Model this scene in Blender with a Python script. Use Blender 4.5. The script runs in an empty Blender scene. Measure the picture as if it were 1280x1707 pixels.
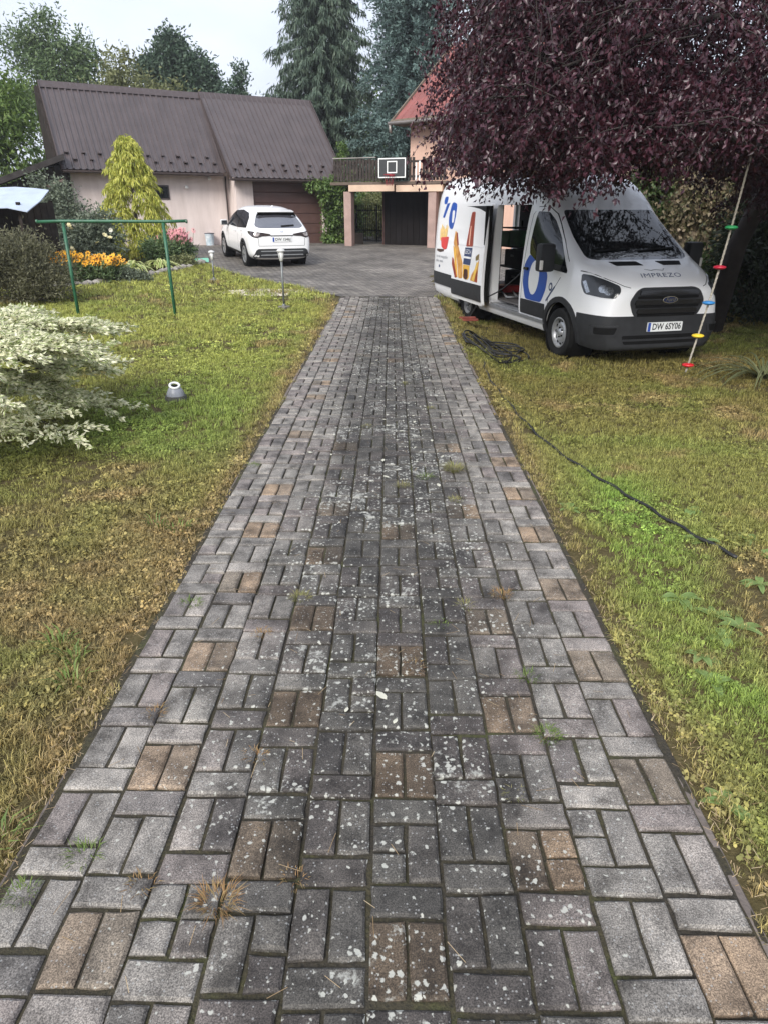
import bpy, bmesh, math, random
import numpy as np
from mathutils import Vector, Matrix
from mathutils.bvhtree import BVHTree

random.seed(7)
rng = np.random.default_rng(7)
scene = bpy.context.scene
COL = scene.collection
PI = math.pi

# ------------------------------------------------------------------ camera
cam_data = bpy.data.cameras.new('camera')
cam = bpy.data.objects.new('camera', cam_data)
COL.objects.link(cam)
cam_data.sensor_fit = 'VERTICAL'
cam_data.sensor_height = 36.0
cam_data.sensor_width = 27.0
cam_data.lens = 36.0 * 1120.0 / 1707.0
cam_data.clip_start = 0.05
cam_data.clip_end = 2000.0
cam.location = (0.0, 0.0, 1.72)
cam.rotation_euler = (math.radians(90 - 24.12), 0.0, math.radians(0.607))
scene.camera = cam

# ------------------------------------------------------------------ world: overcast sky
SUN_EL, SUN_AZ = math.radians(37), math.radians(203)      # azimuth clockwise from +Y
world = bpy.data.worlds.new('World')
scene.world = world
world.use_nodes = True
wn, wl = world.node_tree.nodes, world.node_tree.links
wn.clear()
w_out = wn.new('ShaderNodeOutputWorld')
w_bg = wn.new('ShaderNodeBackground')
w_sky = wn.new('ShaderNodeTexSky')
w_sky.sky_type = 'NISHITA'
w_sky.sun_disc = False
w_sky.sun_elevation = SUN_EL
w_sky.sun_rotation = SUN_AZ
w_sky.air_density = 1.6
w_sky.dust_density = 4.0
w_tc = wn.new('ShaderNodeTexCoord')
w_map = wn.new('ShaderNodeMapping'); w_map.inputs['Scale'].default_value = (1.0, 1.0, 2.6)
w_noise = wn.new('ShaderNodeTexNoise')
w_noise.inputs['Scale'].default_value = 2.2; w_noise.inputs['Detail'].default_value = 5.0
w_noise.inputs['Roughness'].default_value = 0.5
w_ramp = wn.new('ShaderNodeValToRGB')
w_ramp.color_ramp.elements[0].position = 0.32; w_ramp.color_ramp.elements[0].color = (2.35, 2.6, 3.25, 1)
w_ramp.color_ramp.elements[1].position = 0.72; w_ramp.color_ramp.elements[1].color = (3.8, 4.05, 4.6, 1)
w_mix = wn.new('ShaderNodeMix'); w_mix.data_type = 'RGBA'
w_mix.inputs[0].default_value = 0.93
wl.new(w_tc.outputs['Generated'], w_map.inputs['Vector'])
wl.new(w_map.outputs['Vector'], w_noise.inputs['Vector'])
wl.new(w_noise.outputs['Fac'], w_ramp.inputs['Fac'])
wl.new(w_sky.outputs['Color'], w_mix.inputs[6])
wl.new(w_ramp.outputs['Color'], w_mix.inputs[7])
wl.new(w_mix.outputs[2], w_bg.inputs['Color'])
w_bg.inputs['Strength'].default_value = 0.1
wl.new(w_bg.outputs['Background'], w_out.inputs['Surface'])

# ------------------------------------------------------------------ sun behind cloud
sun_data = bpy.data.lights.new('sun', 'SUN')
sun_data.energy = 1.5
sun_data.angle = math.radians(26)
sun_data.color = (1.0, 0.97, 0.92)
sun = bpy.data.objects.new('sun', sun_data)
COL.objects.link(sun)
sd = Vector((math.sin(SUN_AZ) * math.cos(SUN_EL), math.cos(SUN_AZ) * math.cos(SUN_EL), math.sin(SUN_EL)))
sun.rotation_euler = sd.to_track_quat('Z', 'Y').to_euler()
sun.location = sd * 60

# ------------------------------------------------------------------ exposure
scene.view_settings.view_transform = 'Standard'
scene.view_settings.look = 'None'
scene.view_settings.exposure = 1.6
scene.view_settings.gamma = 1.0
scene.view_settings.use_curve_mapping = False
scene.render.engine = 'CYCLES'
scene.cycles.use_denoising = True
scene.cycles.max_bounces = 6
scene.cycles.transparent_max_bounces = 8
scene.cycles.caustics_reflective = False
scene.cycles.caustics_refractive = False

# ================================================================== helpers
def mk_obj(name, mesh, parent=None, mat=None):
    o = bpy.data.objects.new(name, mesh)
    COL.objects.link(o)
    if parent is not None:
        o.parent = parent
    if mat is not None:
        mats = mat if isinstance(mat, (list, tuple)) else [mat]
        if not mesh.materials:
            for m in mats:
                mesh.materials.append(m)
    return o

def tag(o, label=None, cat=None, group=None, kind=None):
    if label: o['label'] = label
    if cat: o['category'] = cat
    if group: o['group'] = group
    if kind: o['kind'] = kind
    return o

def empty(name, loc, rz=0.0, label=None, cat=None, group=None, rot=None):
    o = bpy.data.objects.new(name, None)
    COL.objects.link(o)
    o.location = loc
    o.rotation_euler = rot if rot else (0, 0, rz)
    o.empty_display_size = 0.2
    return tag(o, label, cat, group)

def copy_tree(o, parent=None):
    c = o.copy(); COL.objects.link(c); c.parent = parent
    for ch in [x for x in o.children]:
        copy_tree(ch, c)
    return c

class MB:
    """collects verts / faces for one mesh"""
    def __init__(self):
        self.v, self.f, self.m, self.cur = [], [], [], 0
    def add(self, vs, fs):
        n = len(self.v)
        self.v.extend([tuple(p) for p in vs])
        self.f.extend([tuple(i + n for i in f) for f in fs])
        self.m.extend([self.cur] * len(fs))
        return self
    def box(self, a, b, bottom=True):
        (x0, y0, z0), (x1, y1, z1) = a, b
        vs = [(x0,y0,z0),(x1,y0,z0),(x1,y1,z0),(x0,y1,z0),(x0,y0,z1),(x1,y0,z1),(x1,y1,z1),(x0,y1,z1)]
        fs = [(4,5,6,7),(0,1,5,4),(1,2,6,5),(2,3,7,6),(3,0,4,7)]
        if bottom: fs.append((3,2,1,0))
        return self.add(vs, fs)
    def obox(self, c, ax, ay, az):
        """oriented box: centre and three half-axis vectors"""
        c, ax, ay, az = map(Vector, (c, ax, ay, az))
        vs = [c + ax*sx + ay*sy + az*sz for sz in (-1,1) for sx, sy in ((-1,-1),(1,-1),(1,1),(-1,1))]
        return self.add(vs, [(4,5,6,7),(0,1,5,4),(1,2,6,5),(2,3,7,6),(3,0,4,7),(3,2,1,0)])
    def bar(self, p, q, w, h, up=(0,0,1)):
        p, q = Vector(p), Vector(q)
        d = (q - p); L = d.length; d.normalize()
        s = d.cross(Vector(up))
        if s.length < 1e-5: s = d.cross(Vector((1,0,0)))
        s.normalize(); u = s.cross(d)
        return self.obox((p+q)/2, d*L/2, s*w/2, u*h/2)
    def tube(self, pts, r, n=8, caps=True):
        pts = [Vector(p) for p in pts]
        rs = r if isinstance(r, (list, tuple)) else [r]*len(pts)
        base = len(self.v); t_prev = None; side = None
        for i, p in enumerate(pts):
            t = (pts[min(i+1, len(pts)-1)] - pts[max(i-1, 0)]).normalized()
            if side is None:
                side = t.cross(Vector((0,0,1)))
                if side.length < 1e-3: side = t.cross(Vector((1,0,0)))
            side = (side - t*side.dot(t)).normalized()
            o = t.cross(side)
            for k in range(n):
                a = 2*PI*k/n
                self.v.append(tuple(p + (side*math.cos(a) + o*math.sin(a))*rs[i]))
        for i in range(len(pts)-1):
            for k in range(n):
                a, b = base+i*n+k, base+i*n+(k+1)%n
                self.f.append((a, b, b+n, a+n)); self.m.append(self.cur)
        if caps:
            self.f.append(tuple(base+k for k in range(n))[::-1]); self.m.append(self.cur)
            e = base+(len(pts)-1)*n
            self.f.append(tuple(e+k for k in range(n))); self.m.append(self.cur)
        return self
    def lathe(self, prof, n=16, c=(0,0,0), axis='Z', closed=False, caps=True):
        """prof: list of (r, h)"""
        base = len(self.v); c = Vector(c)
        for r, h in prof:
            for k in range(n):
                a = 2*PI*k/n
                x, y = r*math.cos(a), r*math.sin(a)
                p = Vector((x,y,h)) if axis == 'Z' else (Vector((h,x,y)) if axis == 'X' else Vector((y,h,x)))
                self.v.append(tuple(c + p))
        m = len(prof)
        for i in range(m if closed else m-1):
            j = (i+1) % m
            for k in range(n):
                a, b = base+i*n+k, base+i*n+(k+1)%n
                self.f.append((a, b, base+j*n+(k+1)%n, base+j*n+k)); self.m.append(self.cur)
        if not closed and caps:
            if prof[0][0] > 1e-4:
                self.f.append(tuple(base+k for k in range(n))[::-1]); self.m.append(self.cur)
            if prof[-1][0] > 1e-4:
                self.f.append(tuple(base+(m-1)*n+k for k in range(n))); self.m.append(self.cur)
        return self
    def prism(self, poly, z0, z1):
        n = len(poly)
        vs = [(x,y,z0) for x,y in poly] + [(x,y,z1) for x,y in poly]
        fs = [tuple(range(n))[::-1], tuple(range(n,2*n))] + [(i,(i+1)%n,(i+1)%n+n,i+n) for i in range(n)]
        return self.add(vs, fs)
    def mesh(self, name, smooth=False, fix=True):
        me = bpy.data.meshes.new(name)
        me.from_pydata(self.v, [], self.f)
        if any(self.m):
            me.polygons.foreach_set('material_index', self.m)
        if fix and len(self.f) < 20000:
            bm = bmesh.new(); bm.from_mesh(me)
            bmesh.ops.recalc_face_normals(bm, faces=bm.faces)
            bm.to_mesh(me); bm.free()
        if smooth:
            me.polygons.foreach_set('use_smooth', [True]*len(me.polygons))
        me.update()
        return me
    def build(self, name, mat, parent=None, smooth=False, bevel=0.0, loc=None, auto=None):
        me = self.mesh(name, smooth)
        if bevel > 0:
            bm = bmesh.new(); bm.from_mesh(me)
            bmesh.ops.remove_doubles(bm, verts=bm.verts, dist=1e-5)
            es = [e for e in bm.edges if len(e.link_faces) == 2 and e.calc_face_angle(0) > 0.5]
            bmesh.ops.bevel(bm, geom=es, offset=bevel, segments=2, profile=0.6, affect='EDGES', clamp_overlap=True)
            bm.to_mesh(me); bm.free()
        if auto is not None:
            set_auto(me, auto)
        o = mk_obj(name, me, parent, mat)
        if loc is not None: o.location = loc
        return o

def set_auto(me, deg):
    """smooth shading with sharp edges above deg"""
    bm = bmesh.new(); bm.from_mesh(me)
    a = math.radians(deg)
    for f in bm.faces: f.smooth = True
    for e in bm.edges:
        e.smooth = not (len(e.link_faces) == 2 and e.calc_face_angle(0) > a)
    bm.to_mesh(me); bm.free()

def np_mesh(name, V, F, mat_idx=None, attrs=None, smooth=False):
    """V (n,3), F (m,k) with constant k"""
    me = bpy.data.meshes.new(name)
    V = np.asarray(V, np.float32); F = np.asarray(F, np.int32)
    k = F.shape[1]
    me.vertices.add(len(V)); me.vertices.foreach_set('co', V.ravel())
    me.loops.add(F.size); me.loops.foreach_set('vertex_index', F.ravel())
    me.polygons.add(len(F))
    me.polygons.foreach_set('loop_start', np.arange(0, F.size, k, dtype=np.int32))
    me.polygons.foreach_set('loop_total', np.full(len(F), k, np.int32))
    if mat_idx is not None:
        me.polygons.foreach_set('material_index', np.asarray(mat_idx, np.int32))
    if attrs:
        for nm, a in attrs.items():
            at = me.attributes.new(nm, 'FLOAT', 'POINT')
            at.data.foreach_set('value', np.asarray(a, np.float32).ravel())
    if smooth:
        me.polygons.foreach_set('use_smooth', [True]*len(F))
    me.update(calc_edges=True)
    return me

def sstep(t):
    t = np.clip(t, 0, 1); return t*t*(3-2*t)

def gz(x, y):
    """height of the ground"""
    r = np.interp(y, [11, 12.5, 18, 21, 24, 26, 30, 60], [0, .012, .15, .27, .43, .47, .51, .62])
    k = sstep((np.asarray(x)-1.03)/0.55) * sstep((np.asarray(y)-3.0)/5.0) * (1 - sstep((np.asarray(y)-15.8)/4.5))
    return r*(1-k) - 0.246*k

def G(x, y, dz=0.0):
    return Vector((x, y, float(gz(x, y)) + dz))

# ------------------------------------------------------------------ materials
def new_mat(name):
    m = bpy.data.materials.new(name); m.use_nodes = True
    n, l = m.node_tree.nodes, m.node_tree.links
    return m, n, l, n['Principled BSDF']

def rgb(c): return (c[0], c[1], c[2], 1.0)

def N(n, t, **kw):
    nd = n.new(t)
    for k, v in kw.items():
        if hasattr(nd, k): setattr(nd, k, v)
        else: nd.inputs[k].default_value = v
    return nd

def ramp(n, stops):
    r = n.new('ShaderNodeValToRGB')
    cr = r.color_ramp
    while len(cr.elements) < len(stops): cr.elements.new(0.5)
    for e, (p, c) in zip(cr.elements, stops):
        e.position = p; e.color = rgb(c) if len(c) == 3 else c
    return r

def mixc(n, l, fac, a, b, mode='MIX'):
    m = n.new('ShaderNodeMix'); m.data_type = 'RGBA'; m.blend_type = mode
    for s, v in ((0, fac), (6, a), (7, b)):
        if isinstance(v, (int, float)): m.inputs[s].default_value = v
        elif isinstance(v, tuple): m.inputs[s].default_value = rgb(v)
        else: l.new(v, m.inputs[s])
    return m.outputs[2]

def plain(name, c, rough=0.6, var=0.12, scale=6.0, metal=0.0, bump=0.0, bscale=40.0, coat=0.0, c2=None, detail=4.0):
    """base colour with soft noise variation and optional fine bump"""
    m, n, l, b = new_mat(name)
    tc = N(n, 'ShaderNodeTexCoord')
    no = N(n, 'ShaderNodeTexNoise', Scale=scale, Detail=detail)
    l.new(tc.outputs['Object'], no.inputs['Vector'])
    lo = tuple(max(0, x*(1-var)) for x in c); hi = c2 if c2 else tuple(min(1, x*(1+var)) for x in c)
    r = ramp(n, [(0.3, lo), (0.7, hi)])
    l.new(no.outputs['Fac'], r.inputs['Fac']); l.new(r.outputs['Color'], b.inputs['Base Color'])
    b.inputs['Roughness'].default_value = rough; b.inputs['Metallic'].default_value = metal
    if coat: b.inputs['Coat Weight'].default_value = coat; b.inputs['Coat Roughness'].default_value = 0.08
    if bump:
        n2 = N(n, 'ShaderNodeTexNoise', Scale=bscale, Detail=3.0)
        l.new(tc.outputs['Object'], n2.inputs['Vector'])
        bp = N(n, 'ShaderNodeBump', Strength=bump, Distance=0.01)
        l.new(n2.outputs['Fac'], bp.inputs['Height']); l.new(bp.outputs['Normal'], b.inputs['Normal'])
    return m

def leaf_mat(name, stops, trans=0.3, rough=0.5, nscale=1.2, nmix=0.5, spec=0.4):
    """leaf colour from a random value per leaf mixed with patchy noise"""
    m, n, l, b = new_mat(name)
    geo = N(n, 'ShaderNodeNewGeometry'); tc = N(n, 'ShaderNodeTexCoord')
    no = N(n, 'ShaderNodeTexNoise', Scale=nscale, Detail=2.0)
    l.new(tc.outputs['Object'], no.inputs['Vector'])
    mx = N(n, 'ShaderNodeMix'); mx.data_type = 'FLOAT'; mx.inputs[0].default_value = nmix
    l.new(geo.outputs['Random Per Island'], mx.inputs[2]); l.new(no.outputs['Fac'], mx.inputs[3])
    r = ramp(n, stops); l.new(mx.outputs[0], r.inputs['Fac'])
    l.new(r.outputs['Color'], b.inputs['Base Color'])
    b.inputs['Roughness'].default_value = rough
    b.inputs['Specular IOR Level'].default_value = spec
    tr = N(n, 'ShaderNodeBsdfTranslucent'); l.new(r.outputs['Color'], tr.inputs['Color'])
    ms = N(n, 'ShaderNodeMixShader'); ms.inputs[0].default_value = trans
    l.new(b.outputs[0], ms.inputs[1]); l.new(tr.outputs[0], ms.inputs[2])
    l.new(ms.outputs[0], n['Material Output'].inputs['Surface'])
    return m
# ================================================================== ground, court, driveway
def mat_soil():
    m, n, l, b = new_mat('soil_and_thatch')
    tc = N(n, 'ShaderNodeTexCoord')
    n1 = N(n, 'ShaderNodeTexNoise', Scale=0.45, Detail=6.0, Roughness=0.6)
    n2 = N(n, 'ShaderNodeTexNoise', Scale=38.0, Detail=5.0, Roughness=0.7)
    l.new(tc.outputs['Object'], n1.inputs['Vector']); l.new(tc.outputs['Object'], n2.inputs['Vector'])
    r1 = ramp(n, [(0.35, (.07,.06,.025)), (0.55, (.10,.08,.036)), (0.75, (.07,.075,.026))])
    r2 = ramp(n, [(0.3, (.035,.028,.015)), (0.5, (.09,.072,.036)), (0.72, (.18,.15,.08))])
    l.new(n1.outputs['Fac'], r1.inputs['Fac']); l.new(n2.outputs['Fac'], r2.inputs['Fac'])
    l.new(mixc(n, l, 0.5, r1.outputs['Color'], r2.outputs['Color']), b.inputs['Base Color'])
    b.inputs['Roughness'].default_value = 0.95; b.inputs['Specular IOR Level'].default_value = 0.1
    bp = N(n, 'ShaderNodeBump', Strength=0.8, Distance=0.02)
    l.new(n2.outputs['Fac'], bp.inputs['Height']); l.new(bp.outputs['Normal'], b.inputs['Normal'])
    return m
M_SOIL = mat_soil()

def axis_lines(dense, far):
    """sorted unique coordinates"""
    return np.array(sorted(set(np.round(np.concatenate([dense, far, ]), 4))))

gx = axis_lines(np.arange(-16, 16.01, .4), np.array([-400,-250,-150,-90,-60,-40,-30,-24,-20,20,24,30,40,60,90,150,250,400.]))
gx = np.array(sorted(set(np.round(np.concatenate([gx, np.arange(.9, 2.0, .1)]), 3))))
gy = axis_lines(np.arange(-6, 36.01, .4), np.array([-200,-100,-50,-25,-12,40,50,65,90,130,200,350,600.]))
XX, YY = np.meshgrid(gx, gy)
ZZ = gz(XX, YY) + 0.012*np.sin(XX*1.7+YY*.6)*np.cos(YY*1.1-XX*.4)*(np.abs(XX) > 1.3)*(YY < 14)
V = np.stack([XX, YY, ZZ], -1).reshape(-1, 3)
nx, ny = len(gx), len(gy)
ii, jj = np.meshgrid(np.arange(nx-1), np.arange(ny-1))
a = (jj*nx+ii).ravel()
ground = mk_obj('ground', np_mesh('ground', V, np.stack([a, a+1, a+1+nx, a+nx], 1), smooth=True), None, M_SOIL)
tag(ground, 'lawn ground of thatch and soil', None, kind='structure')

def gheight(x, y):
    return float(gz(x, y) + (0.012*math.sin(x*1.7+y*.6)*math.cos(y*1.1-x*.4) if (abs(x) > 1.3 and y < 14) else 0))

# ---- courtyard: paving too far off to pick the blocks apart
def mat_court():
    m, n, l, b = new_mat('courtyard_pavers')
    tc = N(n, 'ShaderNodeTexCoord')
    mp = N(n, 'ShaderNodeMapping'); mp.inputs['Rotation'].default_value = (0, 0, math.radians(28))
    l.new(tc.outputs['Object'], mp.inputs['Vector'])
    br = N(n, 'ShaderNodeTexBrick', Scale=1.0)
    br.inputs['Brick Width'].default_value = .2; br.inputs['Row Height'].default_value = .1
    br.inputs['Mortar Size'].default_value = .013; br.inputs['Mortar Smooth'].default_value = .3
    br.inputs['Color1'].default_value = rgb((.25,.23,.21)); br.inputs['Color2'].default_value = rgb((.12,.11,.105))
    br.inputs['Mortar'].default_value = rgb((.035,.033,.026))
    l.new(mp.outputs['Vector'], br.inputs['Vector'])
    n1 = N(n, 'ShaderNodeTexNoise', Scale=0.8, Detail=7.0, Roughness=0.65)
    l.new(tc.outputs['Object'], n1.inputs['Vector'])
    r1 = ramp(n, [(0.3, (.45,.43,.40)), (0.5, (.9,.88,.84)), (0.68, (1.35,1.32,1.26))])
    l.new(n1.outputs['Fac'], r1.inputs['Fac'])
    c = mixc(n, l, 1.0, br.outputs['Color'], r1.outputs['Color'], 'MULTIPLY')
    n2 = N(n, 'ShaderNodeTexNoise', Scale=2.2, Detail=6.0, Roughness=0.7)
    l.new(tc.outputs['Object'], n2.inputs['Vector'])
    r2 = ramp(n, [(0.60, (0,0,0)), (0.72, (.6,.6,.6))])
    l.new(n2.outputs['Fac'], r2.inputs['Fac'])
    c2 = mixc(n, l, r2.outputs['Color'], c, (.10,.095,.045))
    l.new(c2, b.inputs['Base Color'])
    b.inputs['Roughness'].default_value = 0.75
    bp = N(n, 'ShaderNodeBump', Strength=0.7, Distance=0.006)
    l.new(br.outputs['Fac'], bp.inputs['Height']); bp.invert = True
    l.new(bp.outputs['Normal'], b.inputs['Normal'])
    return m

court_left = [(14.72, -1.10), (15.2, -1.45), (16.0, -2.0), (17.2, -2.9), (18.6, -4.0), (20.0, -4.9), (21.5, -5.6), (23.5, -6.5), (25.5, -7.4), (28.5, -8.2), (31.0, -8.4), (40.0, -4.5)]
court_right = [(14.72, 1.0), (15.4, 1.35), (16.5, 2.0), (18.5, 3.6), (22.0, 7.0), (31.0, 7.0), (40.0, 6.0)]
CY = np.arange(14.72, 40.01, .32)
CL = np.interp(CY, [p[0] for p in court_left], [p[1] for p in court_left]) + .05*np.sin(CY*5.1) + .04*np.sin(CY*11.7)
CR = np.interp(CY, [p[0] for p in court_right], [p[1] for p in court_right])
CL[0] = -1.06; CR[0] = .96
K = 22
cv = []
for y, xa, xb in zip(CY, CL, CR):
    for k in range(K+1):
        x = xa + (xb-xa)*k/K
        cv.append((x, y, float(gz(x, y)) + 0.016))
ii, jj = np.meshgrid(np.arange(K), np.arange(len(CY)-1))
a = (jj*(K+1)+ii).ravel()
court = mk_obj('courtyard_paving', np_mesh('courtyard_paving', np.array(cv), np.stack([a, a+1, a+2+K, a+1+K], 1), smooth=True), None, mat_court())
tag(court, 'weathered block paving of the courtyard in front of the garage', None, kind='structure')
def in_court(x, y):
    return y > 14.7 and np.interp(y, CY, CL) < x < np.interp(y, CY, CR)

# ---- driveway: base bed, edging stones and single pavers
def mat_paver(name, cols, lichen=1.0):
    m, n, l, b = new_mat(name)
    geo = N(n, 'ShaderNodeNewGeometry'); oi = N(n, 'ShaderNodeObjectInfo'); pos = geo.outputs['Position']
    ad = N(n, 'ShaderNodeMath', operation='ADD'); l.new(geo.outputs['Random Per Island'], ad.inputs[0]); l.new(oi.outputs['Random'], ad.inputs[1])
    fr = N(n, 'ShaderNodeMath', operation='FRACT'); l.new(ad.outputs[0], fr.inputs[0])
    r0 = ramp(n, cols); l.new(fr.outputs[0], r0.inputs['Fac'])
    # mineral grain
    g1 = N(n, 'ShaderNodeTexNoise', Scale=260.0, Detail=2.0, Roughness=0.7); l.new(pos, g1.inputs['Vector'])
    rg = ramp(n, [(0.34, (.40,.40,.40)), (0.5, (.97,.97,.97)), (0.68, (1.8,1.8,1.78))]); l.new(g1.outputs['Fac'], rg.inputs['Fac'])
    c = mixc(n, l, 1.0, r0.outputs['Color'], rg.outputs['Color'], 'MULTIPLY')
    # soft blotches
    g2 = N(n, 'ShaderNodeTexNoise', Scale=9.0, Detail=5.0, Roughness=0.65); l.new(pos, g2.inputs['Vector'])
    rb = ramp(n, [(0.34, (.42,.41,.40)), (0.5, (.95,.95,.94)), (0.66, (1.4,1.39,1.36))]); l.new(g2.outputs['Fac'], rb.inputs['Fac'])
    c = mixc(n, l, 1.0, c, rb.outputs['Color'], 'MULTIPLY')
    # dark algae film in the middle strip of the drive, cleaner towards the edges
    sx = N(n, 'ShaderNodeSeparateXYZ'); l.new(pos, sx.inputs[0])
    g3 = N(n, 'ShaderNodeTexNoise', Scale=2.3, Detail=5.0, Roughness=0.6); l.new(pos, g3.inputs['Vector'])
    wob = N(n, 'ShaderNodeMath', operation='MULTIPLY_ADD'); wob.inputs[1].default_value = 0.9; wob.inputs[2].default_value = -0.45
    l.new(g3.outputs['Fac'], wob.inputs[0])
    xo = N(n, 'ShaderNodeMath', operation='ADD'); l.new(sx.outputs['X'], xo.inputs[0]); xo.inputs[1].default_value = 0.0
    ax = N(n, 'ShaderNodeMath', operation='ABSOLUTE'); l.new(xo.outputs[0], ax.inputs[0])
    a2 = N(n, 'ShaderNodeMath', operation='ADD'); l.new(ax.outputs[0], a2.inputs[0]); l.new(wob.outputs[0], a2.inputs[1])
    rf = ramp(n, [(0.30, (1,1,1)), (0.72, (0,0,0))]); l.new(a2.outputs[0], rf.inputs['Fac'])
    fm = N(n, 'ShaderNodeMath', operation='MULTIPLY'); l.new(rf.outputs['Color'], fm.inputs[0]); fm.inputs[1].default_value = 0.92
    c = mixc(n, l, fm.outputs[0], c, (.285,.288,.285), 'MULTIPLY')
    # lichen spots
    v1 = N(n, 'ShaderNodeTexVoronoi', Scale=48.0); v1.inputs['Randomness'].default_value = 1.0
    dn = N(n, 'ShaderNodeTexNoise', Scale=60.0, Detail=2.0); l.new(pos, dn.inputs['Vector'])
    dm = N(n, 'ShaderNodeVectorMath', operation='MULTIPLY_ADD'); l.new(dn.outputs['Color'], dm.inputs[0])
    dm.inputs[1].default_value = (.022,.022,.022); l.new(pos, dm.inputs[2])
    l.new(dm.outputs[0], v1.inputs['Vector'])
    sep = N(n, 'ShaderNodeSeparateColor'); l.new(v1.outputs['Color'], sep.inputs[0])
    # spot radius depends on the cell, only some cells have one
    rad = N(n, 'ShaderNodeMapRange'); l.new(sep.outputs[0], rad.inputs['Value'])
    rad.inputs['From Min'].default_value = .16; rad.inputs['From Max'].default_value = 1.0
    rad.inputs['To Min'].default_value = 0.0; rad.inputs['To Max'].default_value = .46
    g4 = N(n, 'ShaderNodeTexNoise', Scale=1.7, Detail=4.0, Roughness=0.6); l.new(pos, g4.inputs['Vector'])
    rp = ramp(n, [(0.34, (.25,.25,.25)), (0.56, (1.15,1.15,1.15))]); l.new(g4.outputs['Fac'], rp.inputs['Fac'])
    mid = N(n, 'ShaderNodeMapRange'); l.new(ax.outputs[0], mid.inputs['Value'])
    mid.inputs['From Min'].default_value = .45; mid.inputs['From Max'].default_value = .95
    mid.inputs['To Min'].default_value = 1.0; mid.inputs['To Max'].default_value = .12
    k1 = N(n, 'ShaderNodeMath', operation='MULTIPLY'); l.new(rp.outputs['Color'], k1.inputs[0]); l.new(mid.outputs[0], k1.inputs[1])
    k2 = N(n, 'ShaderNodeMath', operation='MULTIPLY'); l.new(k1.outputs[0], k2.inputs[0]); l.new(rad.outputs[0], k2.inputs[1])
    # soft broken rim instead of a hard disc
    nb_ = N(n, 'ShaderNodeTexNoise', Scale=240.0, Detail=2.0); l.new(pos, nb_.inputs['Vector'])
    sb1 = N(n, 'ShaderNodeMath', operation='SUBTRACT'); l.new(k2.outputs[0], sb1.inputs[0]); l.new(v1.outputs['Distance'], sb1.inputs[1])
    sb2 = N(n, 'ShaderNodeMath', operation='MULTIPLY_ADD'); l.new(nb_.outputs['Fac'], sb2.inputs[0]); sb2.inputs[1].default_value = .28; l.new(sb1.outputs[0], sb2.inputs[2])
    mr_ = N(n, 'ShaderNodeMapRange'); mr_.interpolation_type = 'SMOOTHSTEP'; l.new(sb2.outputs[0], mr_.inputs['Value'])
    mr_.inputs['From Min'].default_value = .10; mr_.inputs['From Max'].default_value = .24; mr_.inputs['To Max'].default_value = .80*lichen
    c = mixc(n, l, mr_.outputs[0], c, (.45,.45,.40))
    # broader grey crusts
    v3 = N(n, 'ShaderNodeTexNoise', Scale=21.0, Detail=7.0, Roughness=0.72); l.new(pos, v3.inputs['Vector'])
    v4 = N(n, 'ShaderNodeMath', operation='MULTIPLY'); l.new(v3.outputs['Fac'], v4.inputs[0]); l.new(k1.outputs[0], v4.inputs[1])
    m4 = N(n, 'ShaderNodeMapRange'); m4.interpolation_type = 'SMOOTHSTEP'; l.new(v4.outputs[0], m4.inputs['Value'])
    m4.inputs['From Min'].default_value = .60; m4.inputs['From Max'].default_value = .72; m4.inputs['To Max'].default_value = .7*lichen
    c = mixc(n, l, m4.outputs[0], c, (.40,.40,.36))
    # fine lichen speckle
    v2 = N(n, 'ShaderNodeTexVoronoi', Scale=120.0); l.new(pos, v2.inputs['Vector'])
    s2 = N(n, 'ShaderNodeSeparateColor'); l.new(v2.outputs['Color'], s2.inputs[0])
    gt = N(n, 'ShaderNodeMath', operation='GREATER_THAN'); l.new(s2.outputs[1], gt.inputs[0]); gt.inputs[1].default_value = .86
    l2 = N(n, 'ShaderNodeMath', operation='LESS_THAN'); l.new(v2.outputs['Distance'], l2.inputs[0]); l2.inputs[1].default_value = .34
    mm = N(n, 'ShaderNodeMath', operation='MULTIPLY'); l.new(gt.outputs[0], mm.inputs[0]); l.new(l2.outputs[0], mm.inputs[1])
    mm2 = N(n, 'ShaderNodeMath', operation='MULTIPLY'); l.new(mm.outputs[0], mm2.inputs[0]); mm2.inputs[1].default_value = .55
    c = mixc(n, l, mm2.outputs[0], c, (.33,.33,.32))
    l.new(c, b.inputs['Base Color'])
    b.inputs['Roughness'].default_value = 0.72; b.inputs['Specular IOR Level'].default_value = 0.35
    bp = N(n, 'ShaderNodeBump', Strength=0.55, Distance=0.003)
    ga = N(n, 'ShaderNodeTexNoise', Scale=180.0, Detail=4.0, Roughness=0.7); l.new(pos, ga.inputs['Vector'])
    l.new(ga.outputs['Fac'], bp.inputs['Height']); l.new(bp.outputs['Normal'], b.inputs['Normal'])
    return m
M_PAVE = mat_paver('grey_paver', [(0.0, (.222,.206,.186)), (0.3, (.160,.148,.136)), (0.55, (.248,.228,.206)), (0.78, (.190,.163,.152)), (1.0, (.118,.110,.104))])
M_TAN = mat_paver('tan_paver', [(0.0, (.255,.185,.126)), (0.5, (.21,.158,.114)), (1.0, (.16,.135,.108))], 1.0)

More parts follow.
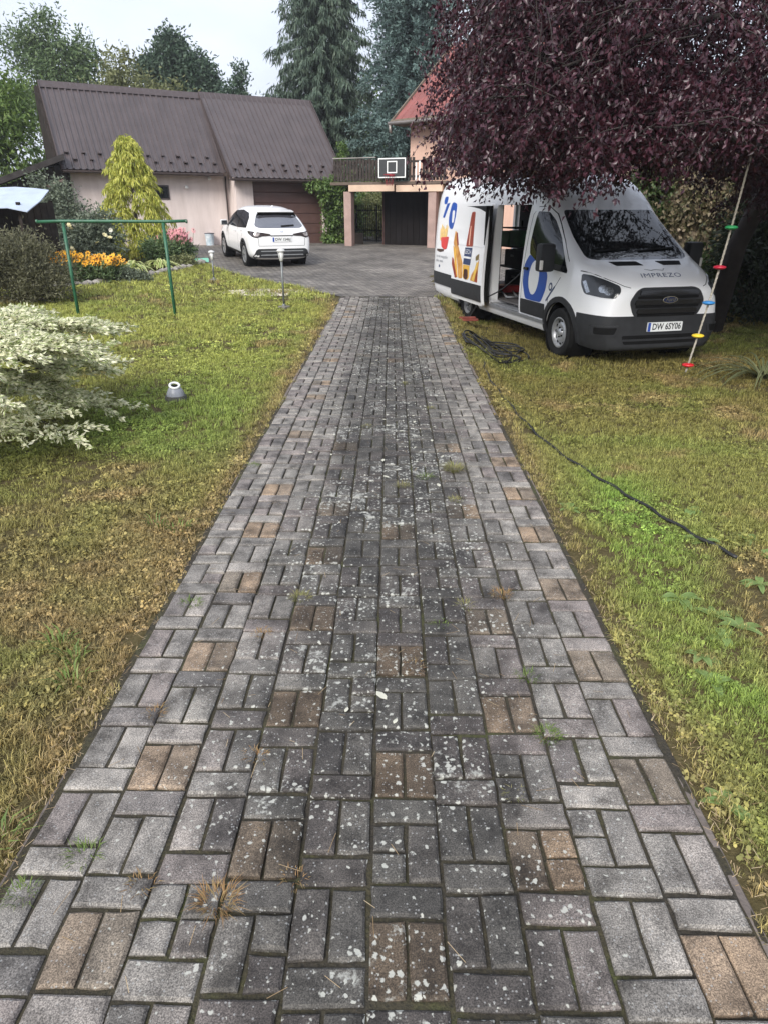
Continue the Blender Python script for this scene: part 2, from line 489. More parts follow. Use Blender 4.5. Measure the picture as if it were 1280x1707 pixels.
def mat_joint():
    m, n, l, b = new_mat('joint_soil')
    geo = N(n, 'ShaderNodeNewGeometry')
    n1 = N(n, 'ShaderNodeTexNoise', Scale=3.0, Detail=5.0, Roughness=0.65); l.new(geo.outputs['Position'], n1.inputs['Vector'])
    n2 = N(n, 'ShaderNodeTexNoise', Scale=90.0, Detail=4.0, Roughness=0.7); l.new(geo.outputs['Position'], n2.inputs['Vector'])
    r1 = ramp(n, [(0.40, (.034,.030,.024)), (0.55, (.042,.038,.022)), (0.68, (.05,.058,.020))])
    l.new(n1.outputs['Fac'], r1.inputs['Fac'])
    r2 = ramp(n, [(0.3, (.5,.5,.5)), (0.7, (1.7,1.6,1.4))]); l.new(n2.outputs['Fac'], r2.inputs['Fac'])
    l.new(mixc(n, l, 1.0, r1.outputs['Color'], r2.outputs['Color'], 'MULTIPLY'), b.inputs['Base Color'])
    b.inputs['Roughness'].default_value = 0.95
    bp = N(n, 'ShaderNodeBump', Strength=1.0, Distance=0.01)
    l.new(n2.outputs['Fac'], bp.inputs['Height']); l.new(bp.outputs['Normal'], b.inputs['Normal'])
    return m
M_JOINT = mat_joint()
M_EDGE = plain('edging_concrete', (.15,.125,.11), 0.9, 0.35, 7.0, bump=.6, bscale=60)

DX0, COLW, ROWP, DEND = -1.053, 0.2, 0.3065, 14.72
by = np.concatenate([np.arange(-1.5, DEND, .5), [DEND]])
bv = [(x, y, float(gz(0, y)) + .004) for y in by for x in (-1.085, -.5, 0, .5, .978)]
bf = [(r*5+c, r*5+c+1, r*5+c+6, r*5+c+5) for r in range(len(by)-1) for c in range(4)]
drive = mk_obj('driveway', np_mesh('driveway', np.array(bv), np.array(bf)), None, M_JOINT)
# sandy, mossy fill standing at uneven height in the nearer joints
jx, jy = np.arange(-1.075, .975, .0195), np.arange(.3, 6.0, .0195)
JX, JY = np.meshgrid(jx, jy)
_t = np.random.default_rng(66).random((97, 97))
def _vn(x, y, s):
    xi, yi = x*s+50, y*s+50; x0, y0 = np.floor(xi).astype(int), np.floor(yi).astype(int); fx, fy = sstep(xi-x0), sstep(yi-y0)
    return (_t[x0%97,y0%97]*(1-fx)+_t[(x0+1)%97,y0%97]*fx)*(1-fy)+(_t[x0%97,(y0+1)%97]*(1-fx)+_t[(x0+1)%97,(y0+1)%97]*fx)*fy
JZ = .005 + .0080*np.clip(1.5*(.6*_vn(JX,JY,3.1)+.4*_vn(JX,JY,11.0))-.30, 0, 1) + .0022*_vn(JX,JY,37.0)
nj = len(jx); ii, jj = np.meshgrid(np.arange(nj-1), np.arange(len(jy)-1)); a = (jj*nj+ii).ravel()
jf = mk_obj('joint_fill', np_mesh('joint_fill', np.stack([JX,JY,JZ],-1).reshape(-1,3), np.stack([a,a+1,a+1+nj,a+nj],1), smooth=True), drive, M_JOINT); tag(jf, kind='stuff')
tag(drive, 'long straight block paved driveway with tan accent pairs', None, kind='structure')

def brick_mesh(name, lx, ly, seed):
    """one paver: chamfered top, slightly uneven edges; top at z = 0"""
    r = random.Random(seed)
    g, bv_, h = 0.0036 + r.random()*.0032, 0.0075, 0.05
    hx, hy = lx/2-g, ly/2-g
    def J(s=.0028): return (r.random()-.5)*2*s
    ring = [(-hx,-hy),(hx,-hy),(hx,hy),(-hx,hy)]
    mid = []
    for k in range(4):
        (x0,y0),(x1,y1) = ring[k], ring[(k+1)%4]
        mid += [(x0+J(),y0+J()), ((x0+x1)/2+J(), (y0+y1)/2+J())]
    top = [(x*(1-bv_/abs(hx)*1.0) if abs(x) > 1e-3 else x, y*(1-bv_/abs(hy)) if abs(y) > 1e-3 else y) for x, y in mid]
    vs = [(x,y,-h) for x,y in mid] + [(x,y,-bv_*.8+J(.0012)) for x,y in mid] + [(x+J(.001),y+J(.001),J(.0006)) for x,y in top] + [(0,0,.0004)]
    fs = []
    for k in range(8):
        q = (k+1) % 8
        fs += [(k,q,q+8,k+8), (k+8,q+8,q+16,k+16), (k+16,q+16,24)]
    me = bpy.data.meshes.new(name); me.from_pydata(vs, [], fs); me.update()
    return me, vs, fs

brick_sets = {}
for kind, (lx, ly) in {'h': (.2, .1), 'v': (.1, .2), 's': (.1, .1)}.items():
    for tan in (0, 1):
        lst = []
        for s in range(5):
            me, vs, fs = brick_mesh('paver', lx, ly, s*17+ord(kind)+tan*1000)
            me.materials.append(M_TAN if tan else M_PAVE)
            lst.append((me, vs, fs))
        brick_sets[kind, tan] = lst

bricks = []          # (distance, kind, tan, x, y)
y_odd = 1.28         # far edge of a lengthwise row in the odd columns
rb = random.Random(5)
for ci in range(10):
    xc = DX0 + COLW*(ci+.5)
    off = y_odd + (0.085 if ci % 2 == 0 else 0.0) - 0.006*(ci-4)
    for ri in range(-8, 50):
        yf = off + ROWP*ri                   # far edge of the crosswise brick
        dxj, dyj = (rb.random()-.5)*.006, (rb.random()-.5)*.009
        items = [('h', 0, xc, yf-.05)]
        tan = 1 if (ci % 2 == 1 and (ri + (ci-1)//2) % 2 == 0) else 0
        if tan and ((yf > 4.6 and rb.random() < .5) or (3 <= ci <= 7 and yf > 3.0 and rb.random() < .45)): tan = 0
        for sx in (-1, 1):
            if rb.random() < .06:
                items += [('s', tan, xc+sx*.05, yf-.152), ('s', tan, xc+sx*.05, yf-.254)]
            else:
                items.append(('v', tan, xc+sx*.05, yf-.203))
        for k, t, x, y in items:
            if .35 < y < DEND-.08:
                bricks.append((y, k, t, x+dxj, y+dyj))
bricks.sort(key=lambda q: q[0])
JV, JF, JM = [], [], []
for i, (y0, k, t, x, y) in enumerate(bricks):
    me, vs, fs = rb.choice(brick_sets[k, t])
    z = float(gz(0, y)) + .022 + (rb.random()-.5)*.007
    rx, ry, rz = (rb.random()-.5)*.035, (rb.random()-.5)*.028, (rb.random()-.5)*.035
    flip = rb.random() < .5
    if i < 300:
        o = bpy.data.objects.new('paver', me); COL.objects.link(o)
        o.location = (x, y, z); o.rotation_euler = (rx, ry, rz + (PI if flip else 0)); o.parent = drive
    else:
        Mt = Matrix.Translation((x,y,z)) @ Matrix.Rotation(rz+(PI if flip else 0),4,'Z') @ Matrix.Rotation(ry,4,'Y') @ Matrix.Rotation(rx,4,'X')
        n0 = len(JV)
        JV += [tuple(Mt @ Vector(q)) for q in vs]
        JF += [tuple(q+n0 for q in f) for f in fs]; JM += [t]*len(fs)
me = bpy.data.meshes.new('distant_pavers'); me.from_pydata(JV, [], JF)
me.polygons.foreach_set('material_index', JM); me.update()
o = mk_obj('distant_pavers', me, drive, [M_PAVE, M_TAN]); tag(o, kind='stuff')

es = MB().box((-.016,-.497,-.06), (.016,.497,.0)).mesh('edging_stone')
bm = bmesh.new(); bm.from_mesh(es)
bmesh.ops.bevel(bm, geom=[e for e in bm.edges], offset=.006, segments=1, affect='EDGES'); bm.to_mesh(es); bm.free()
es.materials.append(M_EDGE)
for s, x in ((-1, -1.075), (1, .968)):
    for k in range(15):
        y = .2 + k*1.0
        if y + .5 > DEND: continue
        o = bpy.data.objects.new('edging_stone', es); COL.objects.link(o); o.parent = drive
        o.location = (x + rb.uniform(-.006,.006), y, float(gz(0, y)) + .008 + rb.uniform(-.010,.006))
        o.rotation_euler = (rb.uniform(-.006,.006), rb.uniform(-.05,.05), rb.uniform(-.008,.008))
# ================================================================== buildings
M_PLAST = plain('pale_pink_render', (.70,.57,.53), .9, .10, 2.2, bump=.25, bscale=70)
M_PLAST2 = plain('salmon_render', (.62,.40,.31), .9, .10, 2.0, bump=.25, bscale=70)
def weathered(name, c, c2, rough=.9, bump=.25, streak=(2.2,2.2,.35), amt=.55):
    """two tone base with rain streaks running down"""
    m, n, l, b = new_mat(name); tc = N(n, 'ShaderNodeTexCoord'); mp = N(n, 'ShaderNodeMapping'); mp.inputs['Scale'].default_value = streak
    l.new(tc.outputs['Object'], mp.inputs['Vector'])
    a1 = N(n, 'ShaderNodeTexNoise', Scale=1.6, Detail=6.0, Roughness=.65); l.new(mp.outputs[0], a1.inputs['Vector'])
    a2 = N(n, 'ShaderNodeTexNoise', Scale=.9, Detail=5.0, Roughness=.6); l.new(tc.outputs['Object'], a2.inputs['Vector'])
    a3 = N(n, 'ShaderNodeTexNoise', Scale=60.0, Detail=3.0); l.new(tc.outputs['Object'], a3.inputs['Vector'])
    r1 = ramp(n, [(.35, c2), (.62, c)]); l.new(a1.outputs['Fac'], r1.inputs['Fac']); r2 = ramp(n, [(.35, tuple(x*.86 for x in c)), (.65, c)]); l.new(a2.outputs['Fac'], r2.inputs['Fac'])
    l.new(mixc(n, l, amt, r2.outputs['Color'], r1.outputs['Color']), b.inputs['Base Color']); b.inputs['Roughness'].default_value = rough
    bp = N(n, 'ShaderNodeBump', Strength=bump, Distance=.01); l.new(a3.outputs['Fac'], bp.inputs['Height']); l.new(bp.outputs['Normal'], b.inputs['Normal'])
    return m
M_PLAST = weathered('pale_pink_render_weathered', (.74,.64,.60), (.55,.46,.42))
M_PLAST2 = weathered('salmon_render_weathered', (.64,.42,.33), (.46,.29,.22))
M_ROOFB = plain('brown_sheet_metal', (.078,.062,.062), .38, .14, 1.6, metal=0.0, coat=.15)
M_TRIMB = plain('brown_trim_metal', (.062,.046,.044), .4, .12, 3.0)
M_DOORB = plain('dark_brown_door_steel', (.10,.055,.047), .5, .15, 3.0, bump=.1, bscale=25)
M_DARKW = plain('dark_stained_boards', (.030,.024,.021), .8, .35, 5.0, bump=.4, bscale=30)
M_GREYW = plain('grey_weathered_pickets', (.045,.037,.033), .85, .4, 6.0, bump=.4, bscale=40)
M_BEAM = plain('ochre_painted_beam', (.58,.42,.31), .85, .12, 3.0, bump=.2)
M_COLUMN = plain('rose_render_column', (.33,.23,.20), .9, .16, 3.0, bump=.3)
M_IRON = plain('black_iron', (.012,.012,.012), .5, .2, 9.0)
M_RED = plain('red_coated_roof', (.235,.078,.068), .6, .22, 1.5, bump=.15, bscale=8)
M_VERGE = plain('mossy_roof_edge', (.15,.12,.09), .9, .3, 5.0, bump=.4)
M_WHITEP = plain('white_paint', (.78,.78,.76), .55, .05, 5.0)
M_ZINC = plain('zinc_gutter', (.28,.25,.23), .45, .2, 6.0, metal=.4)
M_PIPEB = plain('red_brown_pipe', (.16,.085,.07), .5, .2, 5.0)
def mat_glass_dark(name='dark_window_glass', c=(.012,.014,.016)):
    m, n, l, b = new_mat(name)
    b.inputs['Base Color'].default_value = rgb(c); b.inputs['Roughness'].default_value = .04
    b.inputs['Specular IOR Level'].default_value = .6
    no = N(n, 'ShaderNodeTexNoise', Scale=3.0, Detail=2.0); tc = N(n, 'ShaderNodeTexCoord'); l.new(tc.outputs['Object'], no.inputs['Vector'])
    bp = N(n, 'ShaderNodeBump', Strength=.04, Distance=.02); l.new(no.outputs['Fac'], bp.inputs['Height']); l.new(bp.outputs['Normal'], b.inputs['Normal'])
    return m
M_GLASS = mat_glass_dark()

def rib_sheet(x0, x1, e, r, pitch=.21, rib=.042, th=.012, n_y=2):
    """trapezoid-profiled sheet between eave (y,z) and ridge (y,z), ribs run up the slope"""
    mb = MB()
    (ye, ze), (yr, zr) = e, r
    L = math.hypot(yr-ye, zr-ze); ny, nz = -(zr-ze)/L, (yr-ye)/L
    prof = []; x = x0
    while x < x1 - .02:
        w = min(pitch, x1-x)
        for fx, h in ((0, 0), (.66, 0), (.74, rib), (.92, rib), (1.0, 0)):
            prof.append((x+w*fx, h))
        x += w
    prof = [p for i, p in enumerate(prof) if i == 0 or abs(p[0]-prof[i-1][0]) > 1e-4]
    k = len(prof)
    vs = []
    for (yy, zz) in ((ye, ze), (yr, zr)):
        for px, h in prof: vs.append((px, yy+ny*h, zz+nz*h))
    for (yy, zz) in ((ye, ze), (yr, zr)):
        for px, h in prof: vs.append((px, yy+ny*(h-th), zz+nz*(h-th)))
    fs = []
    for i in range(k-1):
        fs.append((i, i+1, k+i+1, k+i)); fs.append((2*k+i, 3*k+i, 3*k+i+1, 2*k+i+1))
        fs.append((i, 2*k+i, 2*k+i+1, i+1)); fs.append((k+i, k+i+1, 3*k+i+1, 3*k+i))
    fs.append((0, k, 3*k, 2*k)); fs.append((k-1, 3*k-1, 4*k-1, 2*k-1))
    return mb.add(vs, fs)

# ---------------- garage (local: x right along the front, y back)
gar = empty('garage', (-2.6, 30.0, .5), math.radians(30), 'long pink garage with steep dark brown sheet metal roof', 'garage')
w = MB()
w.prism([(-3.8,.14),(.2,.14),(.2,2.6),(-3.8,2.6)], -.6, 2.70)
w.box((-3.8,0,-.6),(-3.12,.14,2.72)); w.box((-.23,0,-.6),(.2,.14,2.72)); w.box((-3.12,0,2.26),(-.23,.14,2.72))
# gable wedge above
w.add([(-3.8,.02,2.70),(.2,.02,2.70),(.2,2.6,2.70),(-3.8,2.6,2.70),(-3.8,2.58,5.12),(.2,2.58,5.12)], [(0,1,5,4),(1,2,5),(3,0,4),(2,3,4,5)])
w.build('front_wall', M_PLAST, gar)
w = MB(); w.box((-9.45,.8,-.8),(-3.7,2.6,3.02))
w.add([(-9.45,.82,3.02),(-3.7,.82,3.02),(-3.7,2.6,3.02),(-9.45,2.6,3.02),(-9.45,2.58,5.05),(-3.7,2.58,5.05)], [(0,1,5,4),(1,2,5),(3,0,4),(2,3,4,5)])
w.build('side_wall', M_PLAST, gar)
# dark boarded gable end
w = MB(); gp_ = [(.42,2.56),(2.74,5.24),(3.3,5.24),(3.3,-.6),(1.15,-.6)]
w.add([(-9.47,y,z) for y,z in gp_]+[(-9.86,y,z) for y,z in gp_], [(0,1,2,3,4),(9,8,7,6,5)]+[(i,(i+1)%5,(i+1)%5+5,i+5) for i in range(5)])
w.build('gable_boards', M_DARKW, gar)
rl = rib_sheet(-9.72, -4.02, (.28,2.53), (2.72,5.37)).build('roof', M_ROOFB, gar); rl['label'] = 'left roof slope of brown ribbed sheet metal'
rr = rib_sheet(-4.06, .55, (-.5,2.36), (2.70,5.40)).build('roof', M_ROOFB, gar); rr['label'] = 'right roof slope reaching further forward over the garage door'
# verge trims
def verge(x, e, r, par, side):
    m = MB(); (ye,ze),(yr,zr) = e, r
    m.bar((x,ye,ze-.02),(x,yr,zr-.02),.035,.17,(0,0,1)); m.build('verge_trim', M_TRIMB, par)
verge(-9.74,(.27,2.53),(2.72,5.38),rl,-1); verge(.57,(-.5,2.36),(2.70,5.41),rr,1); verge(-4.085,(-.5,2.34),(2.70,5.38),rr,-1)
for x0, x1, z, par in ((-9.74,-4.0,5.385,rl),(-4.1,.59,5.42,rr)):
    m = MB(); m.add([(x0,2.5,z-.2),(x1,2.5,z-.2),(x1,2.71,z+.03),(x0,2.71,z+.03),(x1,2.83,z-.1),(x0,2.83,z-.1)],[(0,1,2,3),(3,2,4,5)]); m.build('ridge_cap', M_TRIMB, par)
# back boarding closes the shed-roof volume
m = MB(); m.box((-9.5,2.62,-.6),(.4,2.70,5.1)); m.build('back_wall', M_DARKW, gar)
# fascia, gutters
def gutter(x0, x1, y, z, par):
    m = MB(); pts = []
    prof = [(.0,.03),(-.008,-.02),(-.04,-.055),(-.085,-.055),(-.12,-.02),(-.125,.03)]
    vs, fs = [], []
    for x in (x0, x1):
        for py, pz in prof: vs.append((x, y+py, z+pz))
    k = len(prof)
    for i in range(k-1): fs.append((i, i+1, k+i+1, k+i))
    fs.append(tuple(range(k))); fs.append(tuple(range(k, 2*k)))
    m.add(vs, fs); m.build('gutter', M_TRIMB, par)
gutter(-9.7,-4.15,.30,2.47,rl); gutter(-4.1,.56,-.48,2.30,rr)
m = MB(); m.box((-9.6,.40,2.44),(-4.1,.80,2.475)); m.build('soffit', M_TRIMB, rl)
m = MB(); m.box((-4.04,-.36,2.27),(.5,-.002,2.305)); m.build('soffit', M_TRIMB, rr)
# snow guards, two staggered rows
sg = MB()
sg.add([(-.055,-.03,.0),(.055,-.03,.0),(.055,.09,.0),(-.055,.09,.0),(-.05,-.05,.085),(.05,-.05,.085),(.035,.02,.075),(-.035,.02,.075)],
       [(0,1,5,4),(1,2,6,5),(2,3,7,6),(3,0,4,7),(4,5,6,7)])
sgm = sg.mesh('snow_guard'); sgm.materials.append(M_TRIMB)
def snow_row(x0, x1, n, e, r, dist, par, ph=0):
    (ye,ze),(yr,zr) = e, r
    L = math.hypot(yr-ye, zr-ze); sy, sz = (yr-ye)/L, (zr-ze)/L; a = math.atan2(zr-ze, yr-ye)
    for i in range(n):
        x = x0 + (x1-x0)*(i+ph)/n
        o = bpy.data.objects.new('snow_guard', sgm); COL.objects.link(o); o.parent = par
        o.location = (x, ye+sy*dist-math.sin(a)*.02, ze+sz*dist+math.cos(a)*.02); o.rotation_euler = (a, 0, 0)
snow_row(-9.5,-4.1,10,(.28,2.53),(2.72,5.37),.38,rl,.5); snow_row(-9.5,-4.1,10,(.28,2.53),(2.72,5.37),.66,rl,.1)
snow_row(-4.0,.5,9,(-.5,2.36),(2.70,5.40),.38,rr,.3); snow_row(-4.0,.5,8,(-.5,2.36),(2.70,5.40),.66,rr,.8)
# sectional door
gd = MB().box((-3.12,.125,-.55),(-.23,.135,2.26)).build('garage_door', M_DOORB, gar)
gd['label'] = 'brown sectional overhead door'
pm = MB().box((-1.44,-.02,.006),(1.44,.02,.372)).mesh('door_panel')
bm = bmesh.new(); bm.from_mesh(pm); bmesh.ops.bevel(bm, geom=list(bm.edges), offset=.012, segments=1, affect='EDGES'); bm.to_mesh(pm); bm.free(); pm.materials.append(M_DOORB)
for k in range(6):
    o = bpy.data.objects.new('door_panel', pm); COL.objects.link(o); o.parent = gd; o.location = (-1.675,.10,.005+k*.377)
m = MB(); m.box((-1.75,.05,.30),(-1.60,.08,.33)); m.build('door_handle', M_ZINC, gd)
# threshold, small window, lamps
MB().box((-3.2,-.25,-.12),(-.15,.1,.004)).build('threshold', plain('concrete',(.33,.31,.29),.9,.2,4,bump=.4), gar)
wd = MB().box((-6.62,.77,1.62),(-6.10,.80,2.10)).build('window', M_TRIMB, gar)
MB().box((-6.57,.755,1.67),(-6.15,.775,2.05)).build('pane', M_GLASS, wd)
for x, z in ((-5.45,1.98),(-4.55,2.30)):
    m = MB(); m.lathe([(.03,0),(.07,.02),(.07,.06),(.05,.11),(.0,.13)], 10, (x,.73,z)); m.box((x-.02,.73,z+.02),(x+.02,.80,z+.06)); m.build('wall_lamp', M_WHITEP, gar, smooth=False)
# downpipe at the step between the two fronts
m = MB(); m.tube([(-3.93,.72,2.44),(-3.93,.75,2.1),(-3.93,.75,-.5)],.035,8); m.build('downpipe', M_TRIMB, gar, smooth=True)

# ---------------- lean-to at the left end of the garage
lt = empty('lean_to', (-2.6, 30.0, .5), math.radians(30), 'low dark boarded lean-to against the left end of the garage', 'lean-to')
m = MB(); m.add([(-9.6,.05,2.80),(-14.6,.05,.95),(-14.6,3.2,.95),(-9.6,3.2,2.80),(-9.6,.05,2.98),(-14.6,.05,1.13),(-14.6,3.2,1.13),(-9.6,3.2,2.98)],
      [(0,1,2,3),(4,7,6,5),(0,4,5,1),(1,5,6,2),(2,6,7,3),(3,7,4,0)])
m.build('roof', plain('lean_to_felt',(.05,.045,.043),.8,.3,4,bump=.3), lt)
rb2 = random.Random(3)
for k in range(28):
    x0 = -9.62 - k*.17; top = 2.80 + (x0+9.6)*.37 - .1
    if top < -.3: break
    m = MB(); d = rb2.uniform(-.012,.012); m.box((x0-.163,.40+d,-.8),(x0,.425+d,top)); m.build('board', M_DARKW, lt)
m = MB(); m.tube([(-9.75,-.02,2.15),(-12.6,-.02,1.12)],.065,10); m.build('gutter_pipe', M_PIPEB, lt, smooth=True)

# ---------------- garden shed with a pale sheet canopy
sh = empty('garden_shed', (-9.4, 16.9, float(gz(-9.4,16.9))), 0, 'small dark open garden shed under a pale blue-grey sheet roof', 'shed')
m = MB(); vs = []
for j, (y, z) in enumerate(((-1.1,1.66),(-.4,1.88),(.35,2.10))):
    for i in range(9):
        x = -2.2 + i*.475; x = min(x, 1.55 - .25*max(0, y+.1))
        vs.append((x, y + .02*math.sin(i*1.3), z - .05*(x > 1.3) + .018*math.sin(i*2.1+j)))
fs = [(j*9+i, j*9+i+1, j*9+i+10, j*9+i+9) for j in range(2) for i in range(8)]
n0 = len(vs); vs += [(x,y,z-.02) for x,y,z in vs]; fs += [tuple(q+n0 for q in f[::-1]) for f in fs]
edge = [0,1,2,3,4,5,6,7,8,17,26,25,24,23,22,21,20,19,18,9]
for i, a_ in enumerate(edge):
    b_ = edge[(i+1) % len(edge)]; fs.append((a_, b_, b_+n0, a_+n0))
m.add(vs, fs); m.build('roof', plain('pale_sheet',(.40,.46,.56),.5,.12,3.0), sh)
for x, y in ((1.25,-.85),(-.55,-.85),(1.25,.7),(-2.0,-.85)):
    m = MB(); m.bar((x,y,-.2),(x,y,1.78+.05*(y>0)),.07,.07,(0,1,0)); m.build('post', M_DARKW, sh)
for k in range(9):
    y0 = -.8 + k*.165
    MB().box((1.27+.006*(k%2),y0,-.1),(1.295+.006*(k%2),y0+.155,1.68+.015*k)).build('board', M_DARKW, sh)
for k in range(16):
    x0 = -2.0 + k*.205
    MB().box((x0,.66,-.1),(x0+.195,.685+.004*(k%2),1.78)).build('board', M_DARKW, sh)
m = MB(); m.box((-1.9,.0,.0),(1.0,.62,.78)); m.build('bench', plain('shed_bench',(.06,.055,.052),.8,.3,5), sh)
m = MB(); m.tube([(-.1,-.9,1.62),(.95,-.95,.62)],.018,6); m.build('brace', M_GREYW, sh)
m = MB(); m.tube([(.95,-.92,1.05),(.35,-.92,.55)],.014,6); m.build('brace', M_GREYW, sh)

# ---------------- terrace bridge between garage and house
ter = empty('terrace_bridge', (-1.66, 27.84, 0), math.radians(-21.25), 'timber fenced terrace bridge on pillars between garage and house', 'terrace')
for x, zb in ((.06,.30),(3.37,.28)):
    m = MB(); m.box((x-.15,-.15,zb),(x+.15,.15,2.38)); m.build('pillar', M_COLUMN, ter, bevel=.015)
m = MB(); m.box((.14,-.20,2.38),(1.93,-.02,2.60)); m.build('beam', M_BEAM, ter, bevel=.008)
m = MB(); m.box((2.0,-.19,2.36),(3.75,-.01,2.58)); m.build('beam', M_BEAM, ter, bevel=.008)
m = MB(); m.box((-.62,-.17,2.604),(3.9,4.6,2.70)); m.build('deck', plain('deck_slab',(.12,.09,.07),.9,.25,4,bump=.3), ter)
rb3 = random.Random(11)
for k in range(34):
    x = -.48 + k*.128
    pale = 2.62 < x < 2.95
    m = MB(); h = 3.44 + rb3.uniform(-.03,.03) - (.12 if pale else 0)
    wd_ = .098 if not pale else .05
    m.box((x,-.14+rb3.uniform(-.008,.008),2.72),(x+wd_,-.118,h)); m.build('picket', M_GREYW if not pale else M_WHITEP, ter)
for z in (2.82, 3.30):
    m = MB(); m.box((-.48,-.10,z),(3.7,-.06,z+.07)); m.build('rail', M_GREYW, ter)
m = MB(); m.box((-.5,-.16,3.475),(1.2,-.06,3.50)); m.build('top_rail', plain('pale_top_rail',(.30,.28,.26),.8,.2,5), ter)
# near-black boarded panel standing for shade in the cellar opening under the terrace
m = MB(); m.box((1.0,1.2,.25),(3.2,1.3,2.37)); bd = m.build('cellar_shade_panel', plain('cellar_shade_paint',(.010,.008,.008),.7,.3,4), ter)
for k in range(9):
    MB().box((1.02+k*.24,1.17,.42),(1.02+k*.24+.225,1.197,2.33)).build('board', plain('cellar_shade_board_%d'%k,(.009,.007,.007),.75,.3,5) if k==0 else bpy.data.materials['cellar_shade_board_0'], bd)
m = MB(); m.box((.92,1.2,.25),(1.0,4.4,2.6)); m.build('side_wall', plain('umber_wall',(.06,.035,.032),.9,.25,3), ter)

# ---------------- iron gate behind the terrace
gt = empty('iron_gate', (-1.66, 27.84, 0), math.radians(-21.25), 'black wrought iron double gate of upright bars under the terrace', 'gate')
gz0 = float(gz(-.7,30.5))
for z in (.06,.45,1.22): 
    m = MB(); m.box((-.98,3.0,gz0+z),(.86,3.03,gz0+z+.05)); m.build('rail', M_IRON, gt)
bmsh = MB(); bmsh.tube([(0,0,.03),(0,0,1.38)],.012,6); bmsh.lathe([(.02,1.38),(.012,1.42),(.0,1.47)],6); bmsh = bmsh.mesh('bar'); bmsh.materials.append(M_IRON)
for k in range(19):
    o = bpy.data.objects.new('bar', bmsh); COL.objects.link(o); o.parent = gt; o.location = (-.94+k*.098, 3.0, gz0)
for x in (-1.0,-.06,.88):
    m = MB(); m.box((x-.03,2.97,gz0-.1),(x+.03,3.03,gz0+1.45)); m.build('post', M_IRON, gt)
# planter box beside the pillar
pb = empty('planter_box', (-1.45, 29.2, float(gz(-1.45,29.2))), .1, 'dark low planter box behind the left terrace pillar', 'planter')
for a_, b_ in (((-.3,-.2,0),(.3,-.17,.42)),((-.3,.17,0),(.3,.2,.42)),((-.3,-.17,0),(-.27,.17,.42)),((.27,-.17,0),(.3,.17,.42))):
    MB().box(a_, b_).build('side_panel', M_DARKW, pb)
MB().box((-.27,-.17,.02),(.27,.17,.37)).build('soil', M_JOINT, pb)

# ---------------- basketball hoop on the terrace fence
bk = empty('basketball_hoop', (-1.66, 27.84, 0), math.radians(-21.25), 'basketball backboard with white lines fixed to the terrace fence', 'basketball hoop')
BX0, BX1, BZ0, BZ1 = 1.42, 2.46, 2.80, 3.44
m = MB(); m.box((BX0,-.42,BZ0),(BX1,-.395,BZ1)); m.build('backboard', plain('black_backboard',(.03,.032,.034),.45,.15,5), bk)
def frame(x0,z0,x1,z1,t,y,name):
    m = MB(); m.box((x0,y,z0),(x1,y+.008,z0+t)); m.box((x0,y,z1-t),(x1,y+.008,z1)); m.box((x0,y+.0005,z0+t),(x0+t,y+.0075,z1-t)); m.box((x1-t,y+.0005,z0+t),(x1,y+.0075,z1-t)); m.build(name, M_WHITEP, bk)
frame(BX0+.005,BZ0+.005,BX1-.005,BZ1-.005,.035,-.430,'border_line'); frame(1.75,2.955,2.13,3.34,.035,-.430,'target_line')
m = MB(); pts = [(1.94+.19*math.cos(a), -.66+.19*math.sin(a), 2.90) for a in np.linspace(0,2*PI,21)]; m.tube(pts,.012,6,False); m.box((1.86,-.47,2.86),(2.02,-.43,2.92)); m.build('rim', plain('red_rim',(.30,.02,.03),.45), bk)
m = MB()
for k in range(10):
    a = 2*PI*k/10; m.tube([(1.94+.18*math.cos(a),-.66+.18*math.sin(a),2.89),(1.94+.11*math.cos(a+.3),-.66+.11*math.sin(a+.3),2.55)],.006,4)
m.build('net', plain('red_net',(.22,.03,.04),.8), bk)
m = MB(); m.bar((1.7,-.395,3.2),(1.7,-.12,3.1),.04,.04); m.bar((2.2,-.395,3.2),(2.2,-.12,3.1),.04,.04); m.bar((1.94,-.395,2.9),(1.94,-.12,2.85),.05,.05); m.build('bracket', M_IRON, bk)

# ---------------- house
hs = empty('house', (.68, 28.65, 0), math.radians(-40), 'salmon pink two storey house with red roof behind the van', 'house')
m = MB(); m.box((0,0,.1),(5.6,6.4,4.86)); m.add([(0,0,4.86),(0,6.4,4.86),(0,3.2,7.30),(5.6,0,4.86),(5.6,6.4,4.86),(5.6,3.2,7.30)],[(0,1,2),(3,5,4),(0,2,5,3),(1,4,5,2)])
m.build('wall', M_PLAST2, hs)
for nm, e, r in (('front_roof',(-.62,4.66),(3.2,7.67)),('back_roof',(7.02,4.66),(3.2,7.67))):
    mb = rib_sheet(-.42,6.3,(-.62, e[1]),(3.2,7.67),pitch=.34,rib=.028,th=.05)
    if nm == 'back_roof': mb.v = [(x,6.4-y,z) for x,y,z in mb.v]
    ro = mb.build('roof', M_RED, hs)
    if nm == 'front_roof':
        MB().bar((-.45,-.60,4.66),(-.45,3.2,7.66),.05,.16).build('verge_board', M_VERGE, ro)
        m = MB(); m.box((-.43,-.66,4.62),(6.3,-.60,4.78)); m.build('eave_board', M_VERGE, ro)
        m = MB(); m.tube([(-.47,-.72,4.66),(6.3,-.72,4.60)],.06,8); m.build('gutter', M_ZINC, ro, smooth=True)
        m = MB(); m.box((-.37,-.55,4.60),(6.2,0.0,4.63)); m.build('soffit', M_VERGE, ro)
m = MB(); m.tube([(-.40,-.72,4.62),(-.38,-.70,4.35)],.05,8); m.build('downpipe', M_ZINC, hs, smooth=True)
